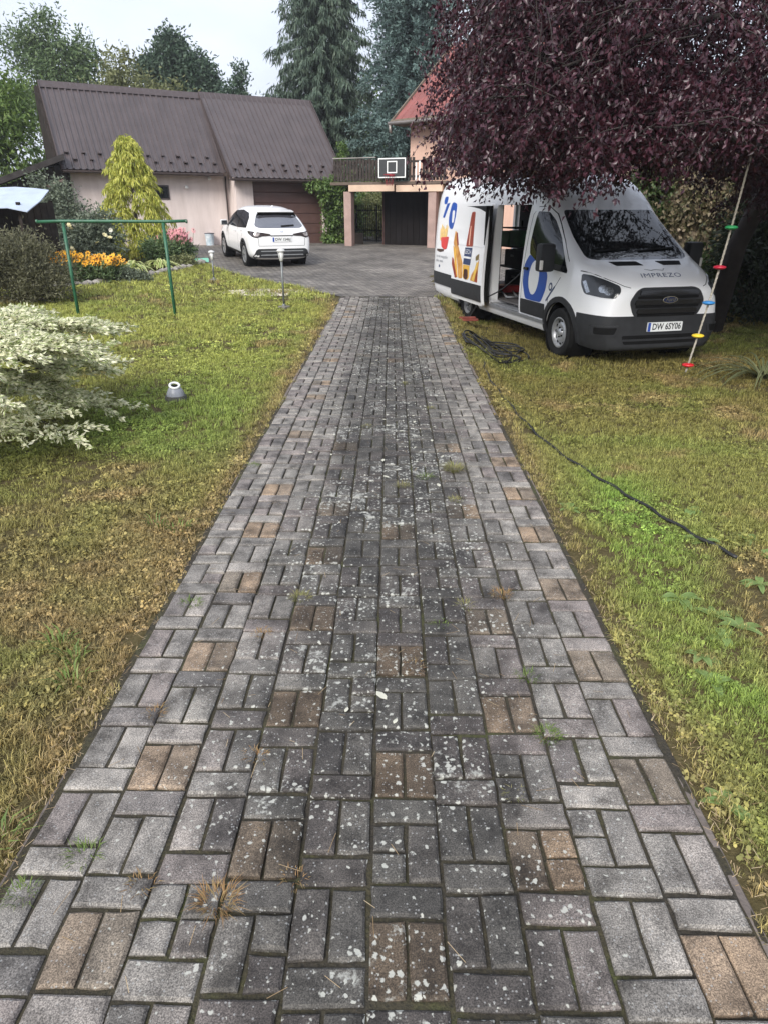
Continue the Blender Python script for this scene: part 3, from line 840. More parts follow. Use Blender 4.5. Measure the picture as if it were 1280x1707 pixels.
for x, z in ((2.6,3.1),):
    wf = MB().box((x,-.03,z),(x+1.2,.02,z+1.25)).build('window', M_WHITEP, hs)
    for q in range(2):
        MB().box((x+.07+q*.55,-.045,z+.07),(x+.58+q*.55,-.031,z+1.18)).build('pane', M_GLASS, wf)
    MB().box((x-.06,-.12,z-.05),(x+1.26,.0,z-.004)).build('sill', M_ZINC, wf)

for nm_ in ('dark_stained_boards','grey_weathered_pickets','cellar_shade_paint','cellar_shade_board_0','umber_wall','lean_to_felt','shed_bench','black_iron'):
    bpy.data.materials[nm_].node_tree.nodes['Principled BSDF'].inputs['Specular IOR Level'].default_value = .12
# ================================================================== vehicle tools
def cage_mesh(stations, creases=(), levels=2, ring_creases=()):
    """stations: list of (y, [(x,z)...]) for the +x half; closed, mirrored, subdivided"""
    k = len(stations[0][1]); bm = bmesh.new(); rings = []
    for y, pts in stations:
        ring = [bm.verts.new((x, y, z)) for x, z in pts] + [bm.verts.new((-x, y, z)) for x, z in reversed(pts)]
        rings.append(ring)
    n = 2*k
    cl = bm.edges.layers.float.new('crease_edge')
    for i in range(len(rings)-1):
        for j in range(n):
            bm.faces.new((rings[i][j], rings[i][(j+1) % n], rings[i+1][(j+1) % n], rings[i+1][j]))
    for ring in (rings[0], rings[-1]):
        for j in range(k-1):
            bm.faces.new((ring[j], ring[j+1], ring[n-2-j], ring[n-1-j]))
    bm.edges.ensure_lookup_table()
    idx = {}
    for e in bm.edges: idx[frozenset((e.verts[0], e.verts[1]))] = e
    for si, val in ring_creases:                    # whole ring at station si
        for j in range(n):
            e = idx.get(frozenset((rings[si][j], rings[si][(j+1) % n])))
            if e: e[cl] = val
    for j, s0, s1, val in creases:                  # along the length, point j, stations s0..s1
        for s in range(s0, s1):
            for jj in (j, n-1-j):
                e = idx.get(frozenset((rings[s][jj], rings[s+1][jj])))
                if e: e[cl] = val
    bmesh.ops.recalc_face_normals(bm, faces=bm.faces)
    me = bpy.data.meshes.new('cage'); bm.to_mesh(me); bm.free()
    o = bpy.data.objects.new('cage', me); COL.objects.link(o)
    md = o.modifiers.new('s', 'SUBSURF'); md.levels = levels; md.render_levels = levels
    return bake(o)

def bake(o):
    dg = bpy.context.evaluated_depsgraph_get(); dg.update()
    me = bpy.data.meshes.new_from_object(o.evaluated_get(dg))
    old = o.data
    bpy.data.objects.remove(o)
    if old.users == 0: bpy.data.meshes.remove(old)
    return me

def cut(me, cutters):
    """boolean difference of mesh me with a list of MB solids"""
    o = bpy.data.objects.new('tmp', me); COL.objects.link(o); tmp = []
    for mb in cutters:
        c = bpy.data.objects.new('cutter', mb.mesh('cutter')); COL.objects.link(c); tmp.append(c)
        md = o.modifiers.new('b', 'BOOLEAN'); md.operation = 'DIFFERENCE'; md.object = c; md.solver = 'EXACT'
    r = bake(o)
    for c in tmp:
        m = c.data; bpy.data.objects.remove(c); bpy.data.meshes.remove(m)
    return r

def mesh_bvh(me):
    bm = bmesh.new(); bm.from_mesh(me); t = BVHTree.FromBMesh(bm); bm.free(); return t

def round_poly(p, rad, seg=4):
    """round the corners of a 2D polygon; rad a number or one per corner"""
    out = []; n = len(p)
    for i in range(n):
        a, b, c = Vector(p[i-1]), Vector(p[i]), Vector(p[(i+1) % n])
        r = rad[i] if isinstance(rad, (list, tuple)) else rad
        u, v = (a-b), (c-b); lu, lv = u.length, v.length
        if r <= 0 or lu < 1e-6 or lv < 1e-6: out.append(tuple(b)); continue
        d = min(r, lu*.49, lv*.49); u.normalize(); v.normalize()
        p0, p1 = b+u*d, b+v*d
        for s in range(seg+1):
            t = s/seg; out.append(tuple((1-t)**2*p0 + 2*t*(1-t)*b + t*t*p1))
    return out

def basis(d):
    d = Vector(d).normalized(); r = d.cross(Vector((0,0,1)))
    if r.length < 1e-3: r = Vector((1,0,0))
    r.normalize(); return d, r, r.cross(d)

def patch(bvh, pts, d, name, mat, parent, off=.004, thick=.02, cell=.05, rad=0.0, two_d=None, smooth=True, holes=None, shift=(0,0,0), ndir=False):
    """outline (3D points, or 2D in the basis of d) laid onto the surface seen along d, with a rim"""
    d, r, u = basis(d)
    p2 = two_d if two_d else [(Vector(p).dot(r), Vector(p).dot(u)) for p in pts]
    if rad: p2 = round_poly(p2, rad)
    bm = bmesh.new()
    vs = [bm.verts.new((x, y, 0)) for x, y in p2]
    try: bm.faces.new(vs)
    except ValueError: bm.free(); return None
    xs, ys = [p[0] for p in p2], [p[1] for p in p2]
    for ax, lo, hi in ((0, min(xs), max(xs)), (1, min(ys), max(ys))):
        c = math.floor(lo/cell)*cell + cell
        while c < hi:
            no = (1,0,0) if ax == 0 else (0,1,0); co = (c,0,0) if ax == 0 else (0,c,0)
            bmesh.ops.bisect_plane(bm, geom=bm.verts[:]+bm.edges[:]+bm.faces[:], plane_co=co, plane_no=no)
            c += cell
    for v in bm.verts:
        o = r*v.co.x + u*v.co.y - d*20
        loc, nor, fi, _ = bvh.ray_cast(o, d)
        if loc is None:
            loc, nor, fi, _ = bvh.find_nearest(o + d*20)
        if nor.dot(d) > 0: nor = -nor
        v.co = loc - d*off if ndir else loc + nor*off
    if thick > 0:
        be = [e for e in bm.edges if e.is_boundary]
        ret = bmesh.ops.extrude_edge_only(bm, edges=be)
        for g in ret['geom']:
            if isinstance(g, bmesh.types.BMVert): g.co += d*thick
    bmesh.ops.recalc_face_normals(bm, faces=bm.faces)
    s = sum((f.normal.dot(d) for f in bm.faces))
    if s > 0: bmesh.ops.reverse_faces(bm, faces=bm.faces)
    me = bpy.data.meshes.new(name); bm.to_mesh(me); bm.free()
    if smooth: set_auto(me, 35)
    sh = Vector(shift)
    if sh.length > 0: me.transform(Matrix.Translation(sh))
    return mk_obj(name, me, parent, mat)

def strip(bvh, pts, d, width, name, mat, parent, off=.0015, thick=.004, cell=.12, closed=False, shift=(0,0,0)):
    d_, r, u = basis(d)
    p2 = [Vector((Vector(p).dot(r), Vector(p).dot(u))) for p in pts]
    n = len(p2); L, R = [], []
    for i in range(n):
        a = p2[i-1] if (i > 0 or closed) else p2[i]; c = p2[(i+1) % n] if (i < n-1 or closed) else p2[i]
        t = (c-a).normalized(); nn = Vector((-t.y, t.x))
        L.append(p2[i]+nn*width/2); R.append(p2[i]-nn*width/2)
    if closed:
        L.append(L[0]); R.append(R[0])
    mbs = None
    return patch(bvh, None, d, name, mat, parent, off, thick, cell, 0, [tuple(q) for q in L] + [tuple(q) for q in reversed(R)], shift=shift)

def text_mesh(txt, size, name='text', shear=0.0, spacing=1.0, bold=0.0, width=None):
    """flat mesh of a text in the XY plane, centred"""
    cu = bpy.data.curves.new('t', 'FONT'); cu.body = txt; cu.size = size; cu.align_x = 'CENTER'; cu.align_y = 'CENTER'
    cu.shear = shear; cu.space_character = spacing; cu.offset = bold; cu.resolution_u = 3
    o = bpy.data.objects.new('t', cu); COL.objects.link(o)
    dg = bpy.context.evaluated_depsgraph_get(); dg.update()
    me = bpy.data.meshes.new_from_object(o.evaluated_get(dg)); me.name = name
    bpy.data.objects.remove(o); bpy.data.curves.remove(cu)
    if width:
        xs = [v.co.x for v in me.vertices]; s = width/(max(xs)-min(xs))
        me.transform(Matrix.Diagonal((s,1,1,1)))
    return me

def text_on(bvh, txt, size, centre, d, name, mat, parent, off=.004, shear=0, width=None, rot=0.0, spacing=1.0, bold=0.0, shift=(0,0,0)):
    """lettering laid on a surface; text x runs along the basis of d"""
    d, r, u = basis(d); me = text_mesh(txt, size, name, shear, spacing, bold, width)
    c = Vector(centre); ca, sa = math.cos(rot), math.sin(rot)
    bm = bmesh.new(); bm.from_mesh(me); bmesh.ops.triangulate(bm, faces=bm.faces)
    for v in bm.verts:
        x, y = v.co.x*ca - v.co.y*sa, v.co.x*sa + v.co.y*ca
        o = c + r*x + u*y
        loc, nor, fi, _ = bvh.ray_cast(o - d*20, d)
        if loc is None: loc, nor, fi, _ = bvh.find_nearest(o)
        v.co = loc - d*off + Vector(shift)
    bm.to_mesh(me); bm.free()
    return mk_obj(name, me, parent, mat)

def wheel(name, parent, centre, R, width, rim_r, m_tyre, m_rim, side, style, m_dark):
    """side: +1 outer face towards +x"""
    w = empty(name, centre, 0); w.parent = parent
    t = MB(); hw = width/2
    prof = [(rim_r, -hw*.75), (R*.86, -hw), (R*.96, -hw*.92), (R, -hw*.7), (R, hw*.7), (R*.96, hw*.92), (R*.86, hw), (rim_r, hw*.75)]
    t.lathe(prof, 36, axis='X', closed=True); t.build('tyre', m_tyre, w, auto=50)
    # tread grooves
    g = MB()
    for q in (-.4, 0, .4): g.lathe([(R+.001, q*width-.004), (R+.0015, q*width), (R+.001, q*width+.004)], 36, axis='X', caps=False)
    g.build('tread_groove', m_dark, w)
    s = side; r = MB()
    if style == 'steel':
        r.lathe([(rim_r*1.01, s*hw*.80), (rim_r*.93, s*hw*.82), (rim_r*.90, s*hw*.45), (rim_r*.80, s*hw*.30), (rim_r*.60, s*hw*.55), (rim_r*.42, s*hw*.62), (rim_r*.30, s*hw*.50), (rim_r*.22, s*hw*.78), (.0, s*hw*.80)], 36, axis='X', caps=False)
        r.build('rim', m_rim, w, auto=60)
        h = MB()
        for k in range(12):
            a = 2*PI*k/12; h.lathe([(.026, 0), (.026, .004)], 10, (s*hw*.44, rim_r*.72*math.cos(a), rim_r*.72*math.sin(a)), 'X')
        h.build('vent_hole', m_dark, w)
        b = MB()
        for k in range(5):
            a = 2*PI*k/5; b.lathe([(.014, 0), (.012, s*.02), (.0, s*.022)], 6, (s*hw*.52, rim_r*.31*math.cos(a), rim_r*.31*math.sin(a)), 'X')
        b.build('wheel_nut', m_dark, w)
    else:
        r.lathe([(rim_r*1.01, s*hw*.80), (rim_r*.94, s*hw*.84), (rim_r*.90, s*hw*.4), (rim_r*.88, -s*hw*.3), (.0, -s*hw*.3)], 36, axis='X', caps=False)
        r.build('rim', m_dark, w, auto=60)
        sp = MB()
        for k in range(5):
            a = 2*PI*k/5 + .3
            for da in (-.17, .17):
                c0 = Vector((s*hw*.60, rim_r*.12*math.cos(a), rim_r*.12*math.sin(a)))
                c1 = Vector((s*hw*.66, rim_r*.93*math.cos(a+da), rim_r*.93*math.sin(a+da)))
                sp.bar(c0, c1, .035, .028, (1,0,0))
        sp.lathe([(rim_r*.97, s*hw*.84), (rim_r*.88, s*hw*.86), (rim_r*.88, s*hw*.60)], 36, axis='X', caps=False)
        sp.lathe([(rim_r*.22, s*hw*.55), (rim_r*.2, s*hw*.74), (0, s*hw*.76)], 14, axis='X')
        sp.build('spoke', m_rim, w)
    return w
M_TYRE = plain('tyre_rubber', (.018,.018,.018), .8, .25, 12, bump=.2, bscale=60)
M_BLACKP = plain('black_bumper_plastic', (.028,.029,.031), .55, .15, 8, bump=.15, bscale=300)
M_GLOSSB = plain('gloss_black', (.010,.010,.011), .22, .1, 8)
M_MATTB = plain('matt_black', (.008,.008,.008), .8, .1, 8)
M_WHITEV = plain('white_vehicle_paint', (.87,.87,.87), .26, .02, 1.2, coat=.6)
M_CHROME = plain('chrome', (.75,.76,.78), .12, .03, 5, metal=1.0)
M_STEELW = plain('silver_wheel_paint', (.42,.43,.44), .4, .12, 8, metal=.55)
M_PLATE = plain('plate_white', (.78,.79,.78), .4, .04, 6)
M_PLATEB = plain('plate_blue', (.02,.07,.35), .4, .05, 6)
M_INKB = plain('plate_black_ink', (.012,.012,.014), .5, .1, 6)
M_SEAM = plain('panel_gap', (.02,.02,.022), .9, .1, 6)
M_LENS = mat_glass_dark('tinted_lamp_lens', (.035,.038,.042))
M_LAMPIN = plain('lamp_reflector', (.34,.36,.38), .22, .35, 40, metal=.9)
M_WSCREEN = mat_glass_dark('windscreen_glass', (.006,.008,.009))

for nm_ in ('matt_black','tyre_rubber','panel_gap'):
    bpy.data.materials[nm_].node_tree.nodes['Principled BSDF'].inputs['Specular IOR Level'].default_value = .12
bpy.data.materials['black_bumper_plastic'].node_tree.nodes['Principled BSDF'].inputs['Specular IOR Level'].default_value = .3
# ================================================================== delivery van
VAN_LOC, VAN_A = (3.679, 9.361, -.246), .2594
van = empty('delivery_van', VAN_LOC, VAN_A, 'white high-roof delivery van parked on the lawn with its sliding door open', 'van')
VS = [
 (0.00, [(0.414,.27),(0.644,.28),(0.736,.40),(0.754,.58),(0.736,.78),(0.681,.93),(0.570,1.00),(0.313,1.03)]),
 (0.07, [(0.465,.22),(0.763,.24),(0.856,.40),(0.865,.60),(0.828,.82),(0.763,.99),(0.632,1.06),(0.335,1.09)]),
 (0.28, [(0.525,.20),(0.879,.23),(0.945,.42),(0.955,.64),(0.917,.90),(0.859,1.10),(0.716,1.17),(0.363,1.195)]),
 (0.56, [(0.539,.20),(0.931,.25),(0.990,.45),(1.000,.70),(0.970,1.00),(0.921,1.23),(0.784,1.29),(0.392,1.31)]),
 (0.82, [(.55,.22),(.96,.27),(1.02,.48),(1.03,.74),(1.01,1.06),(.96,1.31),(.84,1.365),(.42,1.385)]),
 (0.90, [(.55,.22),(.96,.27),(1.02,.48),(1.03,.75),(1.01,1.09),(.96,1.35),(.84,1.415),(.42,1.43)]),
 (1.30, [(.55,.22),(.97,.28),(1.03,.48),(1.04,.76),(1.02,1.14),(.95,1.53),(.815,1.69),(.42,1.715)]),
 (1.74, [(.55,.22),(.97,.28),(1.03,.48),(1.04,.76),(1.025,1.18),(.945,1.76),(.78,1.985),(.42,2.02)]),
 (1.92, [(.55,.22),(.97,.28),(1.03,.48),(1.04,.76),(1.03,1.20),(.95,1.88),(.79,2.15),(.43,2.20)]),
 (2.30, [(.55,.22),(.97,.28),(1.03,.48),(1.04,.76),(1.03,1.22),(.965,2.00),(.82,2.40),(.45,2.48)]),
 (2.90, [(.55,.22),(.97,.28),(1.03,.48),(1.04,.76),(1.03,1.22),(.975,2.05),(.85,2.52),(.48,2.62)]),
 (4.40, [(.55,.22),(.97,.28),(1.03,.48),(1.04,.76),(1.03,1.22),(.98,2.05),(.86,2.55),(.48,2.65)]),
 (6.20, [(.55,.22),(.97,.28),(1.03,.48),(1.04,.76),(1.03,1.22),(.98,2.05),(.86,2.55),(.48,2.65)]),
 (6.90, [(.55,.26),(.96,.32),(1.01,.50),(1.02,.76),(1.01,1.22),(.96,2.05),(.84,2.53),(.48,2.63)]),
 (7.00, [(.50,.32),(.90,.38),(.96,.52),(.97,.76),(.96,1.22),(.91,2.02),(.80,2.46),(.46,2.56)]),
]
van_solid = cage_mesh(VS, creases=[(1,0,14,.5)], levels=2, ring_creases=[(4,.55),(5,.55),(13,.4)])
set_auto(van_solid, 40)
VB = mesh_bvh(van_solid)
DR, DF, DL = (1,0,0), (0,1,0), (-1,0,0)         # looking at the right flank, the front, the left flank
# body shell: bumper faces split off, then cavity, openings and wheel houses cut
bm = bmesh.new(); bm.from_mesh(van_solid)
for co, no in (((0,0,.69),(0,0,1)), ((0,.58,0),(0,1,0))):
    bmesh.ops.bisect_plane(bm, geom=bm.verts[:]+bm.edges[:]+bm.faces[:], plane_co=co, plane_no=no)
bump = [f for f in bm.faces if f.calc_center_median().z < .69 and f.calc_center_median().y < .58]
b2 = bm.copy(); b2.faces.ensure_lookup_table()
keep = {f.index for f in bump}
bmesh.ops.delete(b2, geom=[f for f in b2.faces if f.index not in keep], context='FACES')
bm.free()
for v in b2.verts:
    v.co += v.normal*.012 if v.normal.length > 0 else Vector((0,0,0))
bmesh.ops.solidify(b2, geom=b2.faces[:], thickness=.011)
me = bpy.data.meshes.new('bumper'); b2.to_mesh(me); b2.free(); set_auto(me, 40)
mk_obj('bumper', me, van, M_BLACKP)
cuts = [MB().box((-.86,2.46,.50),(.86,6.86,2.22)), MB().box((-1.3,2.40,.44),(-.6,3.66,2.06)), MB().box((.02,6.7,.50),(.82,7.4,2.18))]
for y in (1.02, 4.77):
    cuts.append(MB().lathe([(.435,-1.3),(.435,-.62)],32,(0,y,.345),'X')); cuts.append(MB().lathe([(.435,.62),(.435,1.3)],32,(0,y,.345),'X'))
shell = cut(van_solid.copy(), cuts); set_auto(shell, 35)
mk_obj('body', shell, van, M_WHITEV)
M_BLUE = plain('blue_vinyl', (.012,.075,.36), .35, .08, 3)
M_ORANGE = plain('orange_vinyl', (.62,.22,.035), .4, .35, 5, c2=(.75,.40,.10))
M_AMBER = plain('amber_vinyl', (.75,.42,.06), .4, .2, 9)
M_RUST = plain('brown_red_vinyl', (.30,.045,.022), .35, .3, 6)
M_NAVY = plain('navy_vinyl', (.03,.05,.13), .4, .15, 9)
M_REDV = plain('red_vinyl', (.65,.05,.045), .4, .12, 7)
M_YEL = plain('yellow_vinyl', (.78,.50,.10), .4, .2, 14)
M_GREYT = plain('grey_print', (.18,.19,.21), .5, .1, 8)
M_LINING = plain('van_lining', (.03,.03,.032), .8, .3, 5)
M_LINING.node_tree.nodes['Principled BSDF'].inputs['Specular IOR Level'].default_value = .1
M_GREYP = plain('grey_metal_trim', (.34,.35,.36), .45, .12, 8, metal=.4)

def V3(x, pts): return [(x, y, z) for y, z in pts]
# ---- glass
pp = [(-.80,.95,1.375),(-.70,.90,1.352),(.70,.90,1.352),(.80,.95,1.375),(.80,1.2,1.62),(.735,1.74,1.985),(-.735,1.74,1.985),(-.80,1.2,1.62)]
patch(VB, pp, DF, 'windscreen', M_WSCREEN, van, off=.006, thick=.012, cell=.06, rad=.05, ndir=True)
def sidewin(sx):
    y_z = [(2.16,1.965),(1.90,1.955),(1.70,1.84),(1.38,1.60),(.98,1.20),(.98,1.165),(1.42,1.19),(1.78,1.22),(2.16,1.36),(2.20,1.5)]
    return patch(VB, V3(0, y_z), DR if sx < 0 else DL, 'side_window', M_WSCREEN, van, off=.005, thick=.012, cell=.06, rad=.03)
sidewin(-1); sidewin(1)
# ---- lamps
hl = [(-.935,.66,1.185),(-.88,.50,1.175),(-.78,.29,1.125),(-.675,.105,1.06),(-.69,.045,.995),(-.766,.04,.912),(-.888,.16,.915),(-.972,.48,.94),(-.965,.60,1.05)]
for sx in (-1, 1):
    dd = (-.55*sx*-1*-1, .83, 0) if sx > 0 else (.55, .83, 0)
    pts = [(x*-sx, y, z) for x, y, z in hl]
    h = patch(VB, pts, dd, 'headlight', M_LENS, van, off=.008, thick=.03, cell=.04, rad=.035)
    for (ty, tz, rr) in ((.16,1.0,.062),(.30,1.02,.058)):
        loc = Vector((sx*.80, ty, tz)); d_, r_, u_ = basis(dd)
        two = [(loc.dot(r_) + rr*math.cos(a), loc.dot(u_) + rr*.85*math.sin(a)) for a in np.linspace(0, 2*PI, 14)[:-1]]
        patch(VB, None, dd, 'reflector', M_LAMPIN, h, off=.010, thick=.006, cell=.03, two_d=two)
    strip(VB, [(sx*.95,.55,1.10),(sx*.935,.44,.96)], dd, .05, 'turn_lens', M_LAMPIN, h, off=.010, thick=.004)
# ---- grille with bars, badge
gp = [(-.565,.02,.87),(-.48,.05,1.01),(-.39,.06,1.05),(.39,.06,1.05),(.48,.05,1.01),(.565,.02,.87),(.50,.01,.71),(.41,.01,.635),(-.41,.01,.635),(-.50,.01,.71)]
grl = patch(VB, gp, DF, 'grille', M_BLACKP, van, off=.014, thick=.04, cell=.08, rad=.05, ndir=True)
for z, hw in ((.99,.44),(.865,.50),(.755,.46)):
    patch(VB, [(-hw,0,z-.032),(hw,0,z-.032),(hw*.97,0,z+.03),(-hw*.97,0,z+.03)], DF, 'grille_bar', M_GLOSSB, grl, off=.034, thick=.03, cell=.1, rad=.02, ndir=True)
for z, hw in ((.925,.46),(.81,.48),(.70,.44)):
    patch(VB, [(-hw,0,z-.018),(hw,0,z-.018),(hw,0,z+.018),(-hw,0,z+.018)], DF, 'grille_slot', M_MATTB, grl, off=.0165, thick=.004, cell=.1, rad=.008, ndir=True)
def oval(cx, cz, rx, rz, n=20): return [(cx+rx*math.cos(a), 0, cz+rz*math.sin(a)) for a in np.linspace(0,2*PI,n+1)[:-1]]
bd_ = patch(VB, oval(0,.895,.115,.046), DF, 'badge', M_CHROME, van, off=.050, thick=.03, cell=.1, ndir=True)
patch(VB, oval(0,.895,.102,.037), DF, 'badge_field', plain('badge_dark_blue',(.012,.02,.06),.25), bd_, off=.053, thick=.004, cell=.1, ndir=True)
text_on(VB, 'Ford', .075, (0,0,.897), DF, 'badge_lettering', M_CHROME, bd_, off=.056, shear=.35)
# ---- bumper details
for sx in (-1, 1):
    dd = (-.35*sx, .94, 0)
    f = patch(VB, [(sx*.96,.2,.56),(sx*.66,.03,.575),(sx*.70,.03,.44),(sx*.95,.2,.43)], dd, 'fog_recess', M_BLACKP, van, off=.026, thick=.02, cell=.06, rad=.03)
    patch(VB, [(sx*.92,.2,.54),(sx*.70,.03,.55),(sx*.735,.03,.46),(sx*.915,.2,.455)], dd, 'fog_insert', M_MATTB, f, off=.029, thick=.004, cell=.06, rad=.02)
patch(VB, [(-.62,0,.44),(.62,0,.44),(.58,0,.32),(-.58,0,.32)], DF, 'lower_intake', M_MATTB, van, off=.0155, thick=.004, cell=.1, rad=.03, ndir=True)
patch(VB, [(-.60,0,.39),(.60,0,.39),(.60,0,.365),(-.60,0,.365)], DF, 'intake_bar', M_BLACKP, van, off=.024, thick=.012, cell=.1, ndir=True)
pl_ = patch(VB, [(-.265,0,.485),(.265,0,.485),(.265,0,.605),(-.265,0,.605)], DF, 'number_plate', M_PLATE, van, off=.034, thick=.02, cell=.3, rad=.008, ndir=True)
patch(VB, [(-.262,0,.488),(-.222,0,.488),(-.222,0,.602),(-.262,0,.602)], DF, 'plate_band', M_PLATEB, pl_, off=.036, thick=.001, cell=.3, ndir=True)
text_on(VB, 'DW 6SY06', .115, (.022,0,.545), DF, 'plate_number', M_INKB, pl_, off=.0365, width=.435, bold=.0022)
# ---- bonnet: vents, lettering, shut line
DN = (0, .38, -.92)
for q in ([(-.56,.675,1.3),(-.15,.655,1.3),(-.10,.53,1.25),(-.50,.545,1.25)], [(.15,.655,1.3),(.56,.675,1.3),(.50,.545,1.25),(.21,.53,1.25)]):
    patch(VB, q, DN, 'bonnet_vent', M_MATTB, van, off=.003, thick=.006, cell=.08, rad=.012)
text_on(VB, 'IMPREZO', .15, (.0,.26,1.16), (0,.55,-.83), 'bonnet_lettering', M_NAVY, van, off=.004, shear=.25, width=.62, spacing=1.12)
sq = [(-.16+.045*i, .40+.03*math.sin(i*2.1)+.02*math.cos(i*3.7), 1.2) for i in range(8)]
strip(VB, sq, DN, .012, 'bonnet_line_drawing', M_GREYT, van, off=.003, thick=.001, cell=.1)
strip(VB, [(-.94,.70,1.22),(-.87,.48,1.2),(-.76,.27,1.14),(-.62,.09,1.07),(-.55,.05,1.05)], (.3,.7,-.64), .010, 'bonnet_seam', M_SEAM, van)
strip(VB, [(.94,.70,1.22),(.87,.48,1.2),(.76,.27,1.14),(.62,.09,1.07),(.55,.05,1.05)], (-.3,.7,-.64), .010, 'bonnet_seam', M_SEAM, van)
# ---- door seams, sills, cladding, wheel arches
for sx, d in ((-1, DR), (1, DL)):
    strip(VB, V3(0,[(1.42,.50),(1.40,.80),(1.22,.98),(1.12,1.10)]), d, .009, 'door_seam', M_SEAM, van)
    strip(VB, V3(0,[(2.33,.48),(2.33,1.2),(2.28,1.92),(2.18,2.03),(1.95,2.03),(1.75,1.93),(1.30,1.58),(1.0,1.32)]), d, .009, 'door_seam', M_SEAM, van)
    patch(VB, V3(0,[(1.49,.475),(2.315,.475),(2.315,.69),(1.49,.69)]), d, 'door_cladding', M_BLACKP, van, off=.016, thick=.02, cell=.12, rad=.02)
    patch(VB, V3(0,[(5.26,.52),(6.93,.53),(6.96,.78),(5.26,.76)]), d, 'rear_cladding', M_BLACKP, van, off=.016, thick=.02, cell=.12, rad=.02)
    patch(VB, V3(0,[(3.70,.475),(4.30,.475),(4.36,.70),(3.70,.70)]), d, 'side_cladding', M_BLACKP, van, off=.014, thick=.02, cell=.12, rad=.02)
    for yc in (1.02, 4.77):
        arc = [(0, yc+.465*math.cos(a), .345+.465*math.sin(a)) for a in np.linspace(-.15, PI+.15, 22)]
        strip(VB, arc, d, .075, 'wheel_arch_trim', M_BLACKP, van, off=.022, thick=.03, cell=.3)
    hd = patch(VB, V3(0,[(2.14,1.125),(2.28,1.125),(2.28,1.165),(2.14,1.165)]), d, 'door_handle', M_GLOSSB, van, off=.03, thick=.03, cell=.2, rad=.015)
    patch(VB, V3(0,[(1.50,.40),(4.28,.40),(4.28,.45),(1.50,.45)]), d, 'sill_step', M_GREYP if sx < 0 else M_WHITEV, van, off=.02, thick=.03, cell=.3)
# ---- mirrors
for sx in (-1, 1):
    mr = MB(); cx = sx*1.21
    mr.box((cx-.115,1.16,1.17),(cx+.115,1.34,1.55)); mo = mr.build('mirror', M_BLACKP, van, bevel=.045, auto=40)
    MB().bar((sx*.99,1.20,1.22),(sx*1.14,1.24,1.26),.10,.07).build('mirror_arm', M_BLACKP, mo)
    q = MB(); q.box((cx+sx*.075,1.145,1.20),(cx+sx*.112,1.20,1.33)); q.build('indicator', plain('indicator_lens',(.75,.72,.68),.2,.1,20), mo, bevel=.012)
# ---- sliding door pushed back
SH = (-.17, 1.24, 0)
sdr = patch(VB, V3(0,[(2.37,.40),(3.97,.40),(3.97,2.09),(2.37,2.09)]), DR, 'sliding_door', M_WHITEV, van, off=.0, thick=.05, cell=.1, rad=.05, shift=SH)
patch(VB, V3(0,[(2.40,.475),(3.95,.475),(3.95,.755),(2.40,.755)]), DR, 'door_cladding', M_BLACKP, sdr, off=.016, thick=.02, cell=.12, rad=.02, shift=SH)
MB().box((-1.18,3.625,.46),(-1.135,3.67,2.05)).build('door_edge_seal', M_MATTB, sdr)
MB().box((-1.125,3.67,.5),(-1.09,5.1,2.05)).build('inner_panel', M_LINING, sdr)
MB().box((-1.13,3.57,.48),(-1.085,3.622,2.05)).build('edge_rail', M_MATTB, sdr)
def dd_patch(pts, mat, name, o=.0, rad=.02, curve=True):
    return patch(VB, V3(0,[(y-SH[1], z) for y, z in pts]), DR, name, mat, sdr, off=.003+o, thick=.002, cell=.12, rad=rad, shift=SH)
nm = 'door_print'
dd_patch([(5.15,1.62),(5.06,1.60),(4.98,1.42),(4.80,1.25),(4.62,1.08),(4.60,.80),(4.80,.79),(4.92,1.10),(5.08,1.30),(5.19,1.40)], M_ORANGE, nm, .0)
dd_patch([(5.20,1.36),(5.05,1.30),(4.95,1.10),(4.84,.80),(4.98,.79),(5.05,1.05)], M_AMBER, nm, .001)
dd_patch([(5.20,1.15),(5.12,1.12),(4.88,.80),(4.99,.78),(5.20,1.02)], M_RUST, nm, .002)
dd_patch([(5.08,1.58),(5.02,1.60),(4.90,1.38),(4.97,1.36)], M_RUST, nm, .002)
dd_patch([(3.80,1.20),(3.86,1.10),(4.12,.90),(4.18,.80),(3.82,.79),(3.82,.95)], M_ORANGE, nm, .0)
dd_patch([(3.82,1.12),(3.90,1.14),(4.08,.82),(3.98,.80)], M_YEL, nm, .001)
dd_patch([(3.83,1.00),(3.90,.92),(3.95,.80),(3.83,.79)], M_RUST, nm, .002)
dd_patch([(3.82,1.28),(3.98,1.22),(3.96,1.15),(3.82,1.18)], plain('olive_vinyl',(.22,.16,.06),.4,.3,9), nm, .001)
dd_patch([(4.40,1.95),(4.24,1.96),(4.20,1.72),(4.16,1.38),(4.50,1.37),(4.43,1.70)], M_RUST, 'bottle_print', .003, .03)
dd_patch([(4.37,1.72),(4.33,1.72),(4.32,1.40),(4.37,1.40)], plain('highlight_vinyl',(.78,.45,.33),.3,.1,5), 'bottle_print', .0045, .01)
dd_patch([(4.53,1.35),(4.17,1.36),(4.22,1.06),(4.58,1.06)], M_NAVY, 'bottle_label', .004, .01)
dd_patch([(4.57,1.20),(4.20,1.20),(4.20,1.165),(4.57,1.165)], M_WHITEP, 'bottle_label', .0055, .0)
text_on(VB, 'LECH', .11, (0, 4.36-SH[1], 1.28), DR, 'bottle_lettering', M_WHITEP, sdr, off=.0085, width=.30, shift=SH)
dd_patch([(4.58,1.05),(4.24,1.05),(4.24,.84),(4.32,.80),(4.50,.80),(4.57,.83)], M_AMBER, 'bottle_print', .003, .03)
dd_patch([(4.50,.98),(4.32,.98),(4.28,.84),(4.40,.79),(4.53,.83)], plain('dark_beer_vinyl',(.06,.018,.012),.35,.2,9), 'bottle_print', .0045, .04)
